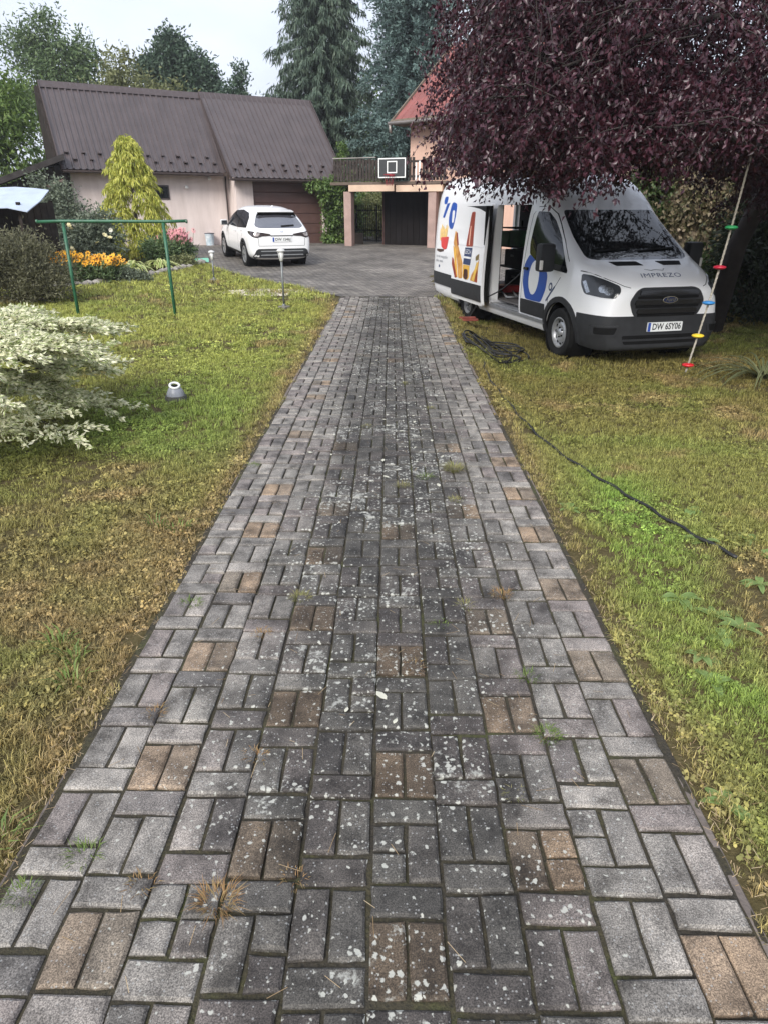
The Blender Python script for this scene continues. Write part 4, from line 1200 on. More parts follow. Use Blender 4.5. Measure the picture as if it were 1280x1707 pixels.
strip(VB, V3(0,[(2.40,1.385),(3.95,1.385)]), DR, .008, 'door_crease_shade', plain('crease_shade_grey',(.55,.56,.58),.4), sdr, off=.003, shift=SH)  # grey strip painted for the shading along the pressed crease
# ---- print on the front door: big blue zero and per cent sign
ring = [(2.16,1.36),(2.30,1.20),(2.30,.93),(2.17,.70),(1.90,.695),(1.62,.70),(1.50,.90),(1.50,1.10),(1.60,1.185),(1.78,1.215)]
patch(VB, V3(0,ring), DR, 'zero_print', M_BLUE, van, off=.003, thick=.002, cell=.1, rad=.06)
patch(VB, V3(0,[(1.93+.17*math.cos(a), 1.03+.25*math.sin(a)) for a in np.linspace(0,2*PI,20)[:-1]]), DR, 'zero_print_centre', M_WHITEV, van, off=.0045, thick=.002, cell=.1)
patch(VB, V3(0,[(1.36+.055*math.cos(a), .95+.06*math.sin(a)) for a in np.linspace(0,2*PI,16)[:-1]]), DR, 'per_cent_print', M_NAVY, van, off=.003, thick=.002, cell=.1)
patch(VB, V3(0,[(1.36+.028*math.cos(a), .95+.033*math.sin(a)) for a in np.linspace(0,2*PI,14)[:-1]]), DR, 'per_cent_print', M_WHITEV, van, off=.0045, thick=.002, cell=.1)
strip(VB, V3(0,[(1.46,.74),(1.24,.96)]), DR, .03, 'per_cent_print', M_NAVY, van, off=.003)
# ---- print on the rear flank
def rp(pts, mat, name='rear_print', o=0, rad=.03): return patch(VB, V3(0,pts), DR, name, mat, van, off=.003+o, thick=.002, cell=.15, rad=rad)
rp([(6.02,2.14),(5.70,2.10),(5.70,1.84),(5.80,1.62),(6.04,1.66),(6.12,1.84)], M_BLUE, rad=.1)
rp([(5.93,1.98),(5.78,1.98),(5.78,1.76),(5.88,1.74)], M_WHITEV, o=.0015, rad=.06)
rp([(6.58,2.24),(6.34,2.24),(6.34,2.10),(6.56,2.10)], M_BLUE, rad=.08)
rp([(6.34,2.11),(6.16,2.12),(6.38,1.84),(6.51,1.85)], M_BLUE, rad=.01)
for k in range(7):
    y0 = 6.52-.065*k
    rp([(y0,1.40),(y0+.045,1.40),(y0+.06-.03*k/3,1.62+.08*((k*3)%4)/3),(y0+.01-.03*k/3,1.64+.08*((k*3)%4)/3)], M_YEL, 'fries_print', .0002*k, .005)
rp([(6.50,1.46),(5.98,1.49),(6.06,1.26),(6.22,1.23),(6.42,1.28)], M_REDV, 'cup_print', .003, .04)
rp([(6.72,1.23),(6.26,1.24),(6.24,1.20),(6.50,1.17),(6.72,1.19)], plain('dark_brown_vinyl',(.07,.04,.03),.5), o=.001, rad=.02)
text_on(VB, 'to nie wszystko', .085, (0,6.35,1.09), DR, 'rear_lettering', M_GREYT, van, off=.004, width=.75)
text_on(VB, 'tylko smak', .075, (0,6.50,1.00), DR, 'rear_lettering', M_GREYT, van, off=.004, width=.5)
rp([(6.53,.92),(6.45,.92),(6.45,.87),(6.53,.87)], M_NAVY, o=0, rad=.02)
# ---- roof marker, wipers, interior trim
patch(VB, [(.07,0,2.30),(.20,0,2.30),(.20,0,2.345),(.07,0,2.345)], DF, 'roof_marker', M_MATTB, van, off=.006, thick=.02, cell=.2, rad=.01, ndir=True)
for x0, x1 in ((-.62,-.05),(.05,.66)):
    strip(VB, [(x0,.95,1.44),(x1,.95,1.475)], DF, .018, 'wiper', M_MATTB, van, off=.018, thick=.014)
m = MB(); m.box((-.855,2.47,.505),(.855,2.50,2.215)); m.build('bulkhead', M_LINING, van)
m = MB(); m.box((-.855,2.51,.505),(.855,6.83,.525)); m.build('cargo_floor', plain('cargo_floor_ply',(.12,.11,.105),.8,.25,5), van)
m = MB(); m.box((.83,2.52,.55),(.855,6.66,2.2)); m.build('side_lining', M_LINING, van)
m = MB(); m.box((-.855,3.70,.55),(-.83,6.80,2.2)); m.build('side_lining', M_LINING, van)
m = MB(); m.box((-.84,2.52,2.19),(.84,6.8,2.215)); m.build('ceiling_lining', M_LINING, van)
m = MB(); m.box((-1.005,2.43,.452),(-.86,3.64,.47)); m.build('entry_step', M_GREYP, van)
rd = MB(); rd.box((1.065,6.16,.55),(1.105,6.96,2.20)); rd.build('rear_door', M_WHITEV, van, bevel=.015)
for yc in (1.02, 4.77):
    for sx in (-1, 1):
        wheel('wheel', van, (sx*.915, yc, .345), .345, .225, .215, M_TYRE, M_STEELW, sx, 'steel', M_MATTB)
m = MB(); m.box((-.6,.3,.18),(.6,6.7,.30)); m.build('underbody', M_MATTB, van)
for sx in (-1,1):
    for yc in (1.02, 4.77):
        MB().lathe([(.43,sx*.625),(.433,sx*.635),(.433,sx*1.0)],28,(0,yc,.345),'X').build('wheel_housing', M_MATTB, van) if False else MB().lathe([(.0,sx*.63),(.432,sx*.63),(.432,sx*1.0)],28,(0,yc,.345),'X',caps=False).build('wheel_housing', M_MATTB, van)

# ---- load inside the van (separate things)
VM = Matrix.Translation(VAN_LOC) @ Matrix.Rotation(VAN_A, 4, 'Z')
def in_van(name, x, y, z, label, cat, group=None):
    p = VM @ Vector((x, y, z)); return empty(name, p, VAN_A, label, cat, group)
rk = in_van('shelf_rack', 0, 0, 0, 'dark metal shelf rack inside the open van', 'shelf')
for z in (.90, 1.30, 1.66):
    MB().box((.28,3.3,z-.025),(.825,6.5,z)).build('shelf', M_MATTB, rk)
for y in (3.32, 4.9, 6.48):
    for x in (.29,.82): MB().box((x-.015,y-.015,.526),(x+.015,y+.015,1.78)).build('upright', M_MATTB, rk)
M_GREENC = plain('green_crate_plastic', (.08,.42,.10), .5, .15, 6)
def crate(x, y, z, lx, ly, h, mat, label, cat, name):
    c = in_van(name, x, y, z, label, cat)
    for a_, b_ in (((0,0,0),(lx,.02,h)),((0,ly-.02,0),(lx,ly,h)),((0,.02,0),(.02,ly-.02,h)),((lx-.02,.02,0),(lx,ly-.02,h))):
        MB().box(a_, b_).build('side_panel', mat, c)
    MB().box((.02,.02,0),(lx-.02,ly-.02,.02)).build('base', mat, c)
    MB().box((-.012,-.012,h-.035),(lx+.012,ly+.012,h+.004)).build('rim', mat, c)
    return c
crate(.30,5.40,1.301,.45,.50,.30,M_GREENC,'green plastic crate on the shelf, nearer the cab','crate','storage_crate')
crate(.30,5.98,1.301,.45,.44,.28,M_GREENC,'green plastic crate on the shelf, nearer the rear doors','crate','storage_crate')
M_CASE = plain('dark_navy_case', (.016,.02,.032), .5, .3, 6)
for i, (x, y, z, lx, ly, h, lab) in enumerate([(.30,3.5,.902,.45,.7,.33,'dark tool case on the middle shelf nearest the cab'),(.30,4.4,.902,.45,.6,.30,'dark tool case on the middle shelf below the green crates'),(.25,5.2,.902,.5,.8,.34,'dark tool case at the far end of the middle shelf'),(.2,3.6,.527,.55,.9,.34,'long dark case on the van floor near the cab'),(.15,4.8,.527,.6,.9,.33,'long dark case on the van floor further back'),(.32,4.1,1.661,.40,.9,.16,'flat dark bundle on the top shelf')]):
    c = in_van('tool_case', x, y, z, lab, 'case')
    MB().box((0,0,0),(lx,ly,h)).build('shell', M_CASE, c, bevel=.02); MB().box((-.012,ly*.4,h*.6),(-.001,ly*.6,h*.72)).build('latch', M_GREYP, c)
b_ = in_van('spray_bottle', .1, 4.6, .865, 'orange bottle standing on the case inside the van', 'bottle')
m = MB(); m.lathe([(.045,0),(.05,.02),(.05,.16),(.02,.20),(.02,.25),(0,.25)],12); m.build('body', plain('orange_bottle',(.5,.09,.03),.4), b_, smooth=False)
t = in_van('hand_truck', -.45, 4.0, .527, 'red and steel folding trolley lying on the van floor', 'trolley')
m = MB(); m.tube([(0,.5,.05),(-.28,-.45,.03)],.018,8); m.tube([(.22,.45,.05),(-.1,-.5,.03)],.018,8); m.tube([(-.28,-.45,.03),(-.1,-.5,.03)],.018,8); m.build('frame', M_GREYP, t, smooth=True)
m = MB(); m.box((-.05,.30,.02),(.32,.62,.15)); m.build('base_plate', plain('red_trolley',(.35,.03,.03),.45,.2,5), t, bevel=.02)
# ================================================================== white crossover car
CAR_A = .44
car = empty('parked_car', (-3.07, 20.25, .215), 0, 'white crossover car parked tail-on in front of the garage', 'car', rot=(math.radians(2.9), 0, CAR_A))
CS = [
 (0.00, [(.40,.34),(.60,.36),(.69,.48),(.71,.64),(.69,.78),(.64,.90),(.55,.96),(.30,.98)]),
 (0.05, [(.45,.26),(.74,.29),(.82,.46),(.835,.66),(.815,.84),(.76,.96),(.65,1.02),(.34,1.04)]),
 (0.24, [(.45,.22),(.82,.26),(.885,.46),(.89,.68),(.875,.88),(.81,1.03),(.69,1.10),(.36,1.13)]),
 (0.48, [(.45,.20),(.84,.24),(.89,.46),(.895,.68),(.885,.91),(.785,1.16),(.64,1.325),(.36,1.37)]),
 (0.66, [(.45,.20),(.84,.24),(.89,.46),(.895,.68),(.888,.93),(.76,1.24),(.60,1.455),(.35,1.515)]),
 (1.10, [(.45,.20),(.84,.24),(.885,.46),(.89,.68),(.888,.95),(.76,1.29),(.61,1.515),(.36,1.575)]),
 (1.90, [(.45,.20),(.83,.24),(.875,.46),(.885,.68),(.885,.94),(.775,1.29),(.645,1.535),(.37,1.59)]),
 (2.50, [(.45,.20),(.83,.24),(.875,.46),(.885,.68),(.885,.93),(.785,1.24),(.65,1.475),(.37,1.53)]),
 (3.22, [(.45,.20),(.84,.24),(.885,.46),(.89,.68),(.875,.90),(.82,1.00),(.72,1.045),(.38,1.07)]),
 (3.34, [(.45,.20),(.84,.24),(.89,.46),(.89,.68),(.87,.89),(.80,.975),(.69,1.01),(.38,1.035)]),
 (3.90, [(.45,.20),(.82,.24),(.87,.44),(.87,.64),(.84,.82),(.76,.92),(.64,.955),(.36,.975)]),
 (4.24, [(.40,.24),(.66,.28),(.74,.42),(.75,.58),(.72,.72),(.64,.82),(.54,.86),(.30,.88)]),
 (4.33, [(.36,.30),(.54,.34),(.60,.44),(.61,.56),(.58,.66),(.52,.74),(.44,.78),(.26,.80)]),
]
car_solid = cage_mesh(CS, creases=[(4,1,9,.35)], levels=2, ring_creases=[(1,.2)])
set_auto(car_solid, 40); CB = mesh_bvh(car_solid)
cuts = []
for y in (.87, 3.48):
    cuts.append(MB().lathe([(.385,-1.2),(.385,-.58)],28,(0,y,.335),'X')); cuts.append(MB().lathe([(.385,.58),(.385,1.2)],28,(0,y,.335),'X'))
sh_ = cut(car_solid.copy(), cuts); set_auto(sh_, 35); mk_obj('body', sh_, car, M_WHITEV)
M_CGLASS = mat_glass_dark('car_glass', (.02,.022,.026))
M_RGLASS = mat_glass_dark('rear_glass', (.05,.05,.06)); M_RGLASS.node_tree.nodes['Principled BSDF'].inputs['IOR'].default_value = 2.6
M_TAIL = mat_glass_dark('smoked_tail_lens', (.045,.035,.035))
FW = (0, 1, 0)
def X3(pts): return [(x, 0, z) for x, z in pts]
# rear window, spoiler, wiper
patch(CB, X3([(-.70,1.11),(-.58,1.065),(.58,1.065),(.70,1.11),(.60,1.30),(.50,1.445),(-.50,1.445),(-.60,1.30)]), FW, 'rear_window', M_RGLASS, car, off=.005, thick=.012, cell=.05, rad=.05)
sp = MB(); sp.add([(-.50,.72,1.515),(.50,.72,1.515),(.50,.43,1.485),(-.50,.43,1.485),(-.52,.70,1.46),(.52,.70,1.46),(.51,.44,1.455),(-.51,.44,1.455)],[(0,1,2,3),(4,7,6,5),(0,4,5,1),(1,5,6,2),(2,6,7,3),(3,7,4,0)])
sp.build('spoiler', M_WHITEV, car, bevel=.012, auto=40)
MB().add([(-.51,.445,1.453),(.51,.445,1.453),(.60,.50,1.33),(.48,.50,1.378),(-.48,.50,1.378),(-.60,.50,1.33)],[(0,1,2,3,4,5)]).build('spoiler_underside', M_MATTB, car)
strip(CB, [(.04,0,1.105),(.42,0,1.125)], FW, .028, 'rear_wiper', M_MATTB, car, off=.02, thick=.012)
# tail lamps wrapping the corners, light bar, emblem
for sx in (-1, 1):
    dd = (-.45*sx, .89, 0)
    tl = patch(CB, [(sx*.30,.03,.885),(sx*.33,.03,.93),(sx*.56,.03,.965),(sx*.80,.12,.985),(sx*.885,.36,.985),(sx*.875,.30,.93),(sx*.80,.10,.845),(sx*.68,.04,.83),(sx*.56,.03,.87)], dd, 'tail_light', M_TAIL, car, off=.01, thick=.02, cell=.05, rad=.02)
    patch(CB, [(sx*.60,.03,.945),(sx*.76,.08,.96),(sx*.76,.08,.875),(sx*.66,.03,.865)], dd, 'reflector', plain('pale_reflector',(.45,.40,.38),.2,.2,40,metal=.5), tl, off=.012, thick=.003, cell=.06, rad=.03)
patch(CB, X3([(-.31,.868),(.31,.868),(.33,.892),(-.33,.892)]), FW, 'light_bar', M_MATTB, car, off=.006, thick=.01, cell=.1)
patch(CB, X3([(-.045,.975),(.045,.975),(.052,1.045),(-.052,1.045)]), FW, 'emblem', M_CHROME, car, off=.008, thick=.01, cell=.1, rad=.012)
patch(CB, X3([(-.026,.99),(.026,.99),(.03,1.03),(-.03,1.03)]), FW, 'emblem_centre', M_WHITEV, car, off=.0095, thick=.002, cell=.1, rad=.01)
# tailgate recess, plate
pl2 = patch(CB, X3([(-.275,.725),(.275,.725),(.275,.845),(-.275,.845)]), FW, 'number_plate', M_PLATE, car, off=.012, thick=.02, cell=.3, rad=.008, ndir=True)
patch(CB, X3([(-.272,.728),(-.225,.728),(-.225,.842),(-.272,.842)]), FW, 'plate_band', M_PLATEB, pl2, off=.014, thick=.001, cell=.3, ndir=True)
text_on(CB, 'DW 1546J', .10, (.025,0,.785), FW, 'plate_number', M_INKB, pl2, off=.0145, width=.43, bold=.001)
strip(CB, X3([(-.66,.62),(.66,.62)]), FW, .009, 'tailgate_seam', M_SEAM, car)
for sx in (-1,1): strip(CB, X3([(sx*.66,.62),(sx*.665,.82)]), FW, .009, 'tailgate_seam', M_SEAM, car)
patch(CB, X3([(-.74,.50),(-.68,.545),(.68,.545),(.74,.50),(.80,.34),(.70,.24),(-.70,.24),(-.80,.34)]), FW, 'lower_bumper', M_BLACKP, car, off=.012, thick=.03, cell=.08, rad=.03)
for z in (.485,.385): patch(CB, X3([(-.62,z-.012),(.62,z-.012),(.60,z+.012),(-.60,z+.012)]), FW, 'bumper_trim', M_GREYP, car, off=.017, thick=.008, cell=.1, rad=.008)
# flanks
for sx, d in ((-1, (1,0,0)), (1, (-1,0,0))):
    def Y3(pts): return [(0, y, z) for y, z in pts]
    patch(CB, Y3([(.62,1.05),(.70,1.30),(.95,1.42),(1.55,1.47),(2.25,1.42),(2.62,1.27),(3.02,1.04),(2.6,1.015),(1.5,1.01)]), d, 'window_trim', M_GLOSSB, car, off=.004, thick=.01, cell=.07, rad=.05)
    for w_ in ([(.72,1.05),(.78,1.27),(.98,1.385),(1.46,1.43),(1.46,1.03)], [(1.55,1.03),(1.55,1.435),(2.2,1.385),(2.55,1.25),(2.88,1.06),(2.6,1.035)]):
        patch(CB, Y3(w_), d, 'side_window', M_CGLASS, car, off=.007, thick=.004, cell=.07, rad=.03)
    patch(CB, Y3([(1.27,.24),(3.07,.24),(3.07,.36),(1.27,.36)]), d, 'sill_cladding', M_BLACKP, car, off=.012, thick=.02, cell=.15, rad=.02)
    for yc in (.87, 3.48):
        arc = [(0, yc+.405*math.cos(a), .335+.405*math.sin(a)) for a in np.linspace(-.1, PI+.1, 20)]
        strip(CB, arc, d, .05, 'wheel_arch_trim', M_BLACKP, car, off=.012, thick=.02, cell=.3)
    for pts in ([(1.50,.36),(1.50,1.0)], [(2.68,.36),(2.72,.7),(2.62,1.0)], [(.80,1.0),(1.05,.80),(1.18,.55),(1.25,.36)]):
        strip(CB, Y3(pts), d, .008, 'door_seam', M_SEAM, car)
    for y, z in ((1.66,.90),(.98,.95)):
        patch(CB, Y3([(y,z),(y+.16,z),(y+.16,z+.028),(y,z+.028)]), d, 'door_handle', M_WHITEV, car, off=.028, thick=.02, cell=.2, rad=.01)
    mi = MB(); mi.box((sx*1.0-.10,2.62,.99),(sx*1.0+.10,2.75,1.14)); mo = mi.build('mirror', M_WHITEV, car, bevel=.03, auto=40)
    MB().box((sx*1.0-.085,2.612,1.005),(sx*1.0+.085,2.619,1.125)).build('mirror_glass', M_CGLASS, mo)
    MB().bar((sx*.84,2.70,1.0),(sx*.96,2.69,1.03),.06,.04).build('mirror_arm', M_MATTB, mo)
    patch(CB, [(sx*.70,4.1,.70),(sx*.58,4.25,.72),(sx*.58,4.25,.80),(sx*.80,3.8,.86),(sx*.80,3.8,.80)], (-.6*sx,-.8,0), 'headlight', M_LENS, car, off=.008, thick=.02, cell=.08, rad=.02)
patch(CB, X3([(-.62,1.09),(.62,1.09),(.55,1.44),(-.55,1.44)]), (0,-1,0), 'windscreen', M_CGLASS, car, off=.005, thick=.01, cell=.08, rad=.04)
m = MB(); m.add([(-.02,.95,1.575),(.02,.95,1.575),(.012,.80,1.60),(-.012,.80,1.60),(0,.80,1.63)],[(0,1,2,3),(0,3,4),(1,4,2),(2,4,3),(0,4,1)]); m.build('roof_antenna', M_WHITEV, car)
m = MB(); m.box((-.55,.3,.2),(.55,4.0,.28)); m.build('underbody', M_MATTB, car)
for yc in (.87, 3.48):
    for sx in (-1, 1):
        wheel('wheel', car, (sx*.785, yc, .335), .335, .215, .235, M_TYRE, plain('alloy_silver',(.55,.56,.57),.3,.1,9,metal=.7) if 'alloy_silver' not in bpy.data.materials else bpy.data.materials['alloy_silver'], sx, 'alloy', M_MATTB)
        MB().lathe([(.0,sx*.59),(.383,sx*.59),(.383,sx*.86)],24,(0,yc,.335),'X',caps=False).build('wheel_housing', M_MATTB, car)
# ================================================================== garden furniture and small things
M_GREENM = plain('green_painted_pipe', (.02,.10,.05), .45, .25, 10)
M_LAMPG = plain('grey_lamp_metal', (.16,.17,.17), .45, .2, 12, metal=.3)
M_CONC = plain('concrete_foot', (.17,.16,.14), .95, .25, 9, bump=.5, bscale=50)
M_FROST = plain('frosted_lamp_glass', (.60,.60,.58), .25, .1, 9)

# ---- clothes-line frame
cf = empty('clothes_line_frame', G(-4.7, 12.33), 0, 'green pipe clothes-line frame standing on the left lawn', 'clothes frame')
for x in (-.88, .86):
    m = MB(); m.tube([(x,0,-.25),(x-.02*(x/.88),0,1.53)],.028,10); m.build('post', M_GREENM, cf, smooth=True)
m = MB(); m.tube([(-1.30,0,1.545),(-.9,0,1.555),(.9,0,1.55),(1.24,0,1.56)],.026,10); m.build('crossbar', M_GREENM, cf, smooth=True)
for x in (-1.30, 1.24):
    m = MB(); m.lathe([(.031,-.012),(.031,.012)],10,(x,0,1.552),'X'); m.build('end_cap', M_GREENM, cf)

# ---- path lamps
def path_lamp(name, x, y, h, label):
    r = empty(name, G(x, y), .3, label, 'garden lamp', 'small pillar lamps beside the driveway')
    m = MB(); m.lathe([(.12,-.08),(.12,.05),(.10,.065),(0,.065)],4); o = m.build('foot', M_CONC, r, bevel=.01)
    m = MB(); m.tube([(0,0,.05),(0,0,h-.20)],.02,10); m.lathe([(.035,.06),(.035,.085),(.021,.10)],10,caps=False); m.build('pole', M_LAMPG, r, smooth=True)
    m = MB(); m.lathe([(.022,h-.22),(.035,h-.20),(.062,h-.05),(.0,h-.05)],12); m.build('lantern_glass', M_FROST, r, smooth=True)
    for k in range(4):
        a = PI/4+k*PI/2; m = MB(); m.tube([(.032*math.cos(a),.032*math.sin(a),h-.20),(.066*math.cos(a),.066*math.sin(a),h-.045)],.006,5); m.build('lantern_rib', M_LAMPG, r)
    m = MB(); m.lathe([(.078,h-.05),(.08,h-.04),(.06,h-.012),(.02,h),(0,h+.004)],14,caps=False); m.lathe([(.0,h-.05),(.078,h-.0495)],14,caps=False); m.build('cap', plain('pale_cap',(.52,.52,.50),.5,.1,9) if 'pale_cap' not in bpy.data.materials else bpy.data.materials['pale_cap'], r, auto=40)
    return r
path_lamp('path_lamp', -2.02, 13.14, 1.07, 'tall pillar lamp on the lawn edge in front of the white car')
path_lamp('path_lamp', -4.36, 17.4, .72, 'shorter pillar lamp left of the white car')
gl = empty('ground_lamp', G(-2.13, 6.53), .4, 'squat grey ground lamp with a white ring in the left lawn', 'garden lamp')
m = MB(); m.lathe([(.105,-.03),(.11,.02),(.10,.055),(0,.055)],18); m.build('base', plain('dark_stone_base',(.07,.07,.06),.9,.3,8,bump=.4), gl, auto=40)
m = MB(); m.lathe([(.088,.05),(.085,.08),(.062,.125),(.045,.14),(0,.14)],18,caps=False); m.build('housing', plain('grey_plastic_housing',(.26,.27,.30),.4,.12,9), gl, auto=40)
m = MB(); pts = [(.045*math.cos(a), .052*math.sin(a), .152+.016*math.sin(a)) for a in np.linspace(0,2*PI,25)]; m.tube(pts,.012,8,False); m.build('ring', M_WHITEP, gl, smooth=True)
m = MB(); m.lathe([(.034,.143),(.034,.152),(0,.154)],14,caps=False); m.build('lens', M_MATTB, gl)

# ---- climbing rope with coloured discs
rp0, rp1 = Vector((3.772, 8.02, 2.30)), Vector((3.50, 8.02, -.03))
rpv = empty('climbing_rope', (rp1.x, rp1.y, rp1.z), 0, 'pale climbing rope with coloured discs hanging from the purple tree', 'rope')
M_ROPE = plain('hemp_rope', (.38,.35,.29), .9, .3, 60, bump=.8, bscale=150)
def rope_at(t): 
    p = rp1.lerp(rp0, t) - rp1; p.x += .03*math.sin(t*PI); return p
m = MB()
for ph in (0, 2*PI/3, 4*PI/3):
    pts = []
    for i in range(91):
        t = i/90; p = rope_at(t); a = ph + t*95; pts.append(p + Vector((.0065*math.cos(a), .0065*math.sin(a), 0)))
    m.tube(pts, .0065, 5)
m.build('strand', M_ROPE, rpv, smooth=True)
for t, c, nm in ((.036,(.50,.015,.02),'red_disc'),(.182,(.70,.50,.03),'yellow_disc'),(.34,(.03,.19,.46),'blue_disc'),(.504,(.45,.015,.04),'red_disc'),(.68,(.03,.30,.10),'green_disc')):
    p = rope_at(t); m = MB(); m.lathe([(.0,-.02),(.035,-.020),(.062,-.009),(.07,.003),(.062,.014),(.035,.022),(.0,.026)],18,(p.x,p.y,p.z),caps=False)
    m.build(nm, plain(nm+'_plastic_%d'%int(t*1000), c, .4, .1, 6), rpv, smooth=True)

# ---- hose: coil beside the van, then across the lawn
M_HOSE = plain('black_rubber_hose', (.014,.014,.014), .5, .2, 20)
def hz(x, y, dz=.03): return gheight(x, y) + dz
rh = random.Random(4); pts = []
for i in range(0, 360):                                   # loops of the coil
    a = i/360*2*PI*8; k = i/360
    rx = .36 + .15*math.sin(a*.37+1) + .06*math.sin(a*.11); ry = .40 + .20*math.sin(a*.29)
    cx, cy_ = 1.46 + .18*math.sin(a*.23), 10.05 + .32*math.sin(a*.17+2)
    x, y = cx + rx*math.cos(a), cy_ + ry*math.sin(a)
    x = max(1.04, x)
    pts.append((x, y, hz(x, y, .025 + .07*k*abs(math.sin(a*.5+.4)) + .03*k)))
co = empty('garden_hose', pts[0], 0, 'black rubber hose coiled beside the van and trailing across the right lawn', 'hose')
base = Vector(pts[0])
tail = [(1.40,9.7),(1.32,9.2),(1.2,8.75),(1.13,8.2),(1.10,7.6),(1.12,7.0),(1.16,6.45),(1.20,5.95),(1.27,5.45),(1.37,5.02),(1.47,4.6),(1.55,4.25),(1.63,3.9),(1.70,3.62),(1.77,3.4),(1.86,3.2)]
def smooth_path(p, n=6):
    out = []
    for i in range(len(p)-1):
        a, b, c, d = p[max(i-1,0)], p[i], p[i+1], p[min(i+2,len(p)-1)]
        for s in range(n):
            t = s/n; out.append(tuple(.5*((2*b[k])+(-a[k]+c[k])*t+(2*a[k]-5*b[k]+4*c[k]-d[k])*t*t+(-a[k]+3*b[k]-3*c[k]+d[k])*t**3) for k in range(len(b))))
    out.append(tuple(p[-1])); return out
m = MB(); m.tube([Vector(q)-base for q in pts], .011, 6); m.build('coil', M_HOSE, co, smooth=True)
tp = [(x + .012*math.sin(i*.9), y, hz(x, y, .020)) for i, (x, y) in enumerate(smooth_path(tail))]
m = MB(); m.tube([Vector(q)-base for q in tp], .011, 7); m.build('trailing_hose', M_HOSE, co, smooth=True)
# feed from the van down to the coil
VMi = VM
fp = [VM @ Vector(q) for q in ((-.70,3.0,1.05),(-.95,3.3,.72),(-1.12,3.72,.50),(-1.22,3.95,.25),(-1.30,3.95,.06),(-1.42,3.7,.03))] + [Vector((1.75,9.9,hz(1.75,9.9,.08)))]
fp = smooth_path([tuple(q) for q in fp], 5)
m = MB(); m.tube([Vector(q)-base for q in fp], .012, 7); m.build('feed_hose', M_HOSE, co, smooth=True)
# ---- red board under the hose
bo = VM @ Vector((-1.45, 3.75, 0)); g0 = gheight(bo.x, bo.y)
rbo = empty('red_board', (bo.x, bo.y, g0+.03), VAN_A+1.45, 'short weathered red board on the grass beside the van', 'board')
m = MB(); m.box((-.11,-.24,0),(.10,.20,.035)); m.build('plank', plain('worn_red_paint',(.22,.05,.035),.8,.3,8,bump=.4), rbo, bevel=.006)
m = MB(); m.box((-.08,-.20,.036),(-.01,.24,.07)); m.build('plank', bpy.data.materials['worn_red_paint'], rbo, bevel=.006)

# ---- white and blue container by the garage wall
bn = empty('plastic_tub', G(-7.05, 28.1), .5, 'small blue and white plastic tub by the garage wall', 'tub')
m = MB(); m.lathe([(.15,0),(.18,.40),(.19,.42),(.18,.44),(0,.44)],14); m.build('tub', plain('pale_blue_plastic',(.45,.62,.72),.4,.3,6,c2=(.75,.78,.80)), bn, auto=40)
m = MB(); m.lathe([(.192,.43),(.195,.46),(0,.47)],14,caps=False); m.build('lid', plain('tub_lid',(.10,.10,.12),.5), bn)
# ---- green watering tray at the end of the flower bed
gtv = empty('green_tray', G(-5.75, 21.6), .3, 'small mint green tray at the end of the flower bed', 'tray')
m = MB(); m.box((-.22,-.15,.02),(.22,.15,.05)); m.box((-.22,-.15,.05),(.22,-.13,.12)); m.box((-.22,.13,.05),(.22,.15,.12)); m.box((-.22,-.13,.05),(-.20,.13,.12)); m.box((.20,-.13,.05),(.22,.13,.12)); m.build('tray', plain('mint_plastic',(.25,.58,.45),.5), gtv)

# ---- stones edging the flower bed
stone_me = []
for s in range(5):
    bm = bmesh.new(); bmesh.ops.create_icosphere(bm, subdivisions=1, radius=1); r = random.Random(s+40)
    for v in bm.verts: v.co *= r.uniform(.8,1.15); v.co.z *= .6
    me = bpy.data.meshes.new('edging_stone'); bm.to_mesh(me); bm.free(); me.materials.append(plain('field_stone_%d'%s,(.22+.05*(s%3),.20+.05*(s%3),.18+.045*(s%3)),.9,.3,6,bump=.5)); stone_me.append(me)
edge_pts = smooth_path([(-8.3,15.9),(-7.3,16.5),(-6.75,17.5),(-6.25,18.9),(-5.85,20.2),(-5.7,21.3),(-6.1,22.2)], 9)
for i, (x, y) in enumerate(edge_pts):
    o = bpy.data.objects.new('bed_stone', stone_me[i % 5]); COL.objects.link(o)
    s = .10 + .05*rh.random(); o.scale = (s, s, s); o.rotation_euler = (0,0,rh.random()*6); o.location = (x+rh.uniform(-.05,.05), y, gheight(x,y)+s*.25)
    tag(o, 'grey field stone in the edging row along the flower bed', 'stone', 'stones edging the flower bed')
# ---- pale gravel patch by the lamp
gv, gf = [], []
for i in range(900):
    r = math.sqrt(rng.random()); a = rng.random()*2*PI
    x, y = -2.75 + .95*r*math.cos(a), 15.35 + .55*r*math.sin(a); s = .012 + .02*rng.random(); z = gheight(x,y)+.012
    n0 = len(gv); q = rng.random()*3
    gv += [(x+s*math.cos(q+k*PI/2), y+s*math.sin(q+k*PI/2), z) for k in range(4)] + [(x,y,z+s*.8)]
    gf += [(n0+k, n0+(k+1)%4, n0+4) for k in range(4)]
o = mk_obj('gravel_patch', np_mesh('gravel_patch', gv, gf), None, leaf_mat('pale_gravel', [(0,(.45,.38,.28)),(.5,(.6,.54,.44)),(1,(.35,.30,.24))], 0, .9))
tag(o, 'pale gravel scattered on the lawn beside the tall lamp', 'gravel', kind='stuff')
# ================================================================== plants
def unit(a): return a / (np.linalg.norm(a, axis=-1, keepdims=True) + 1e-9)

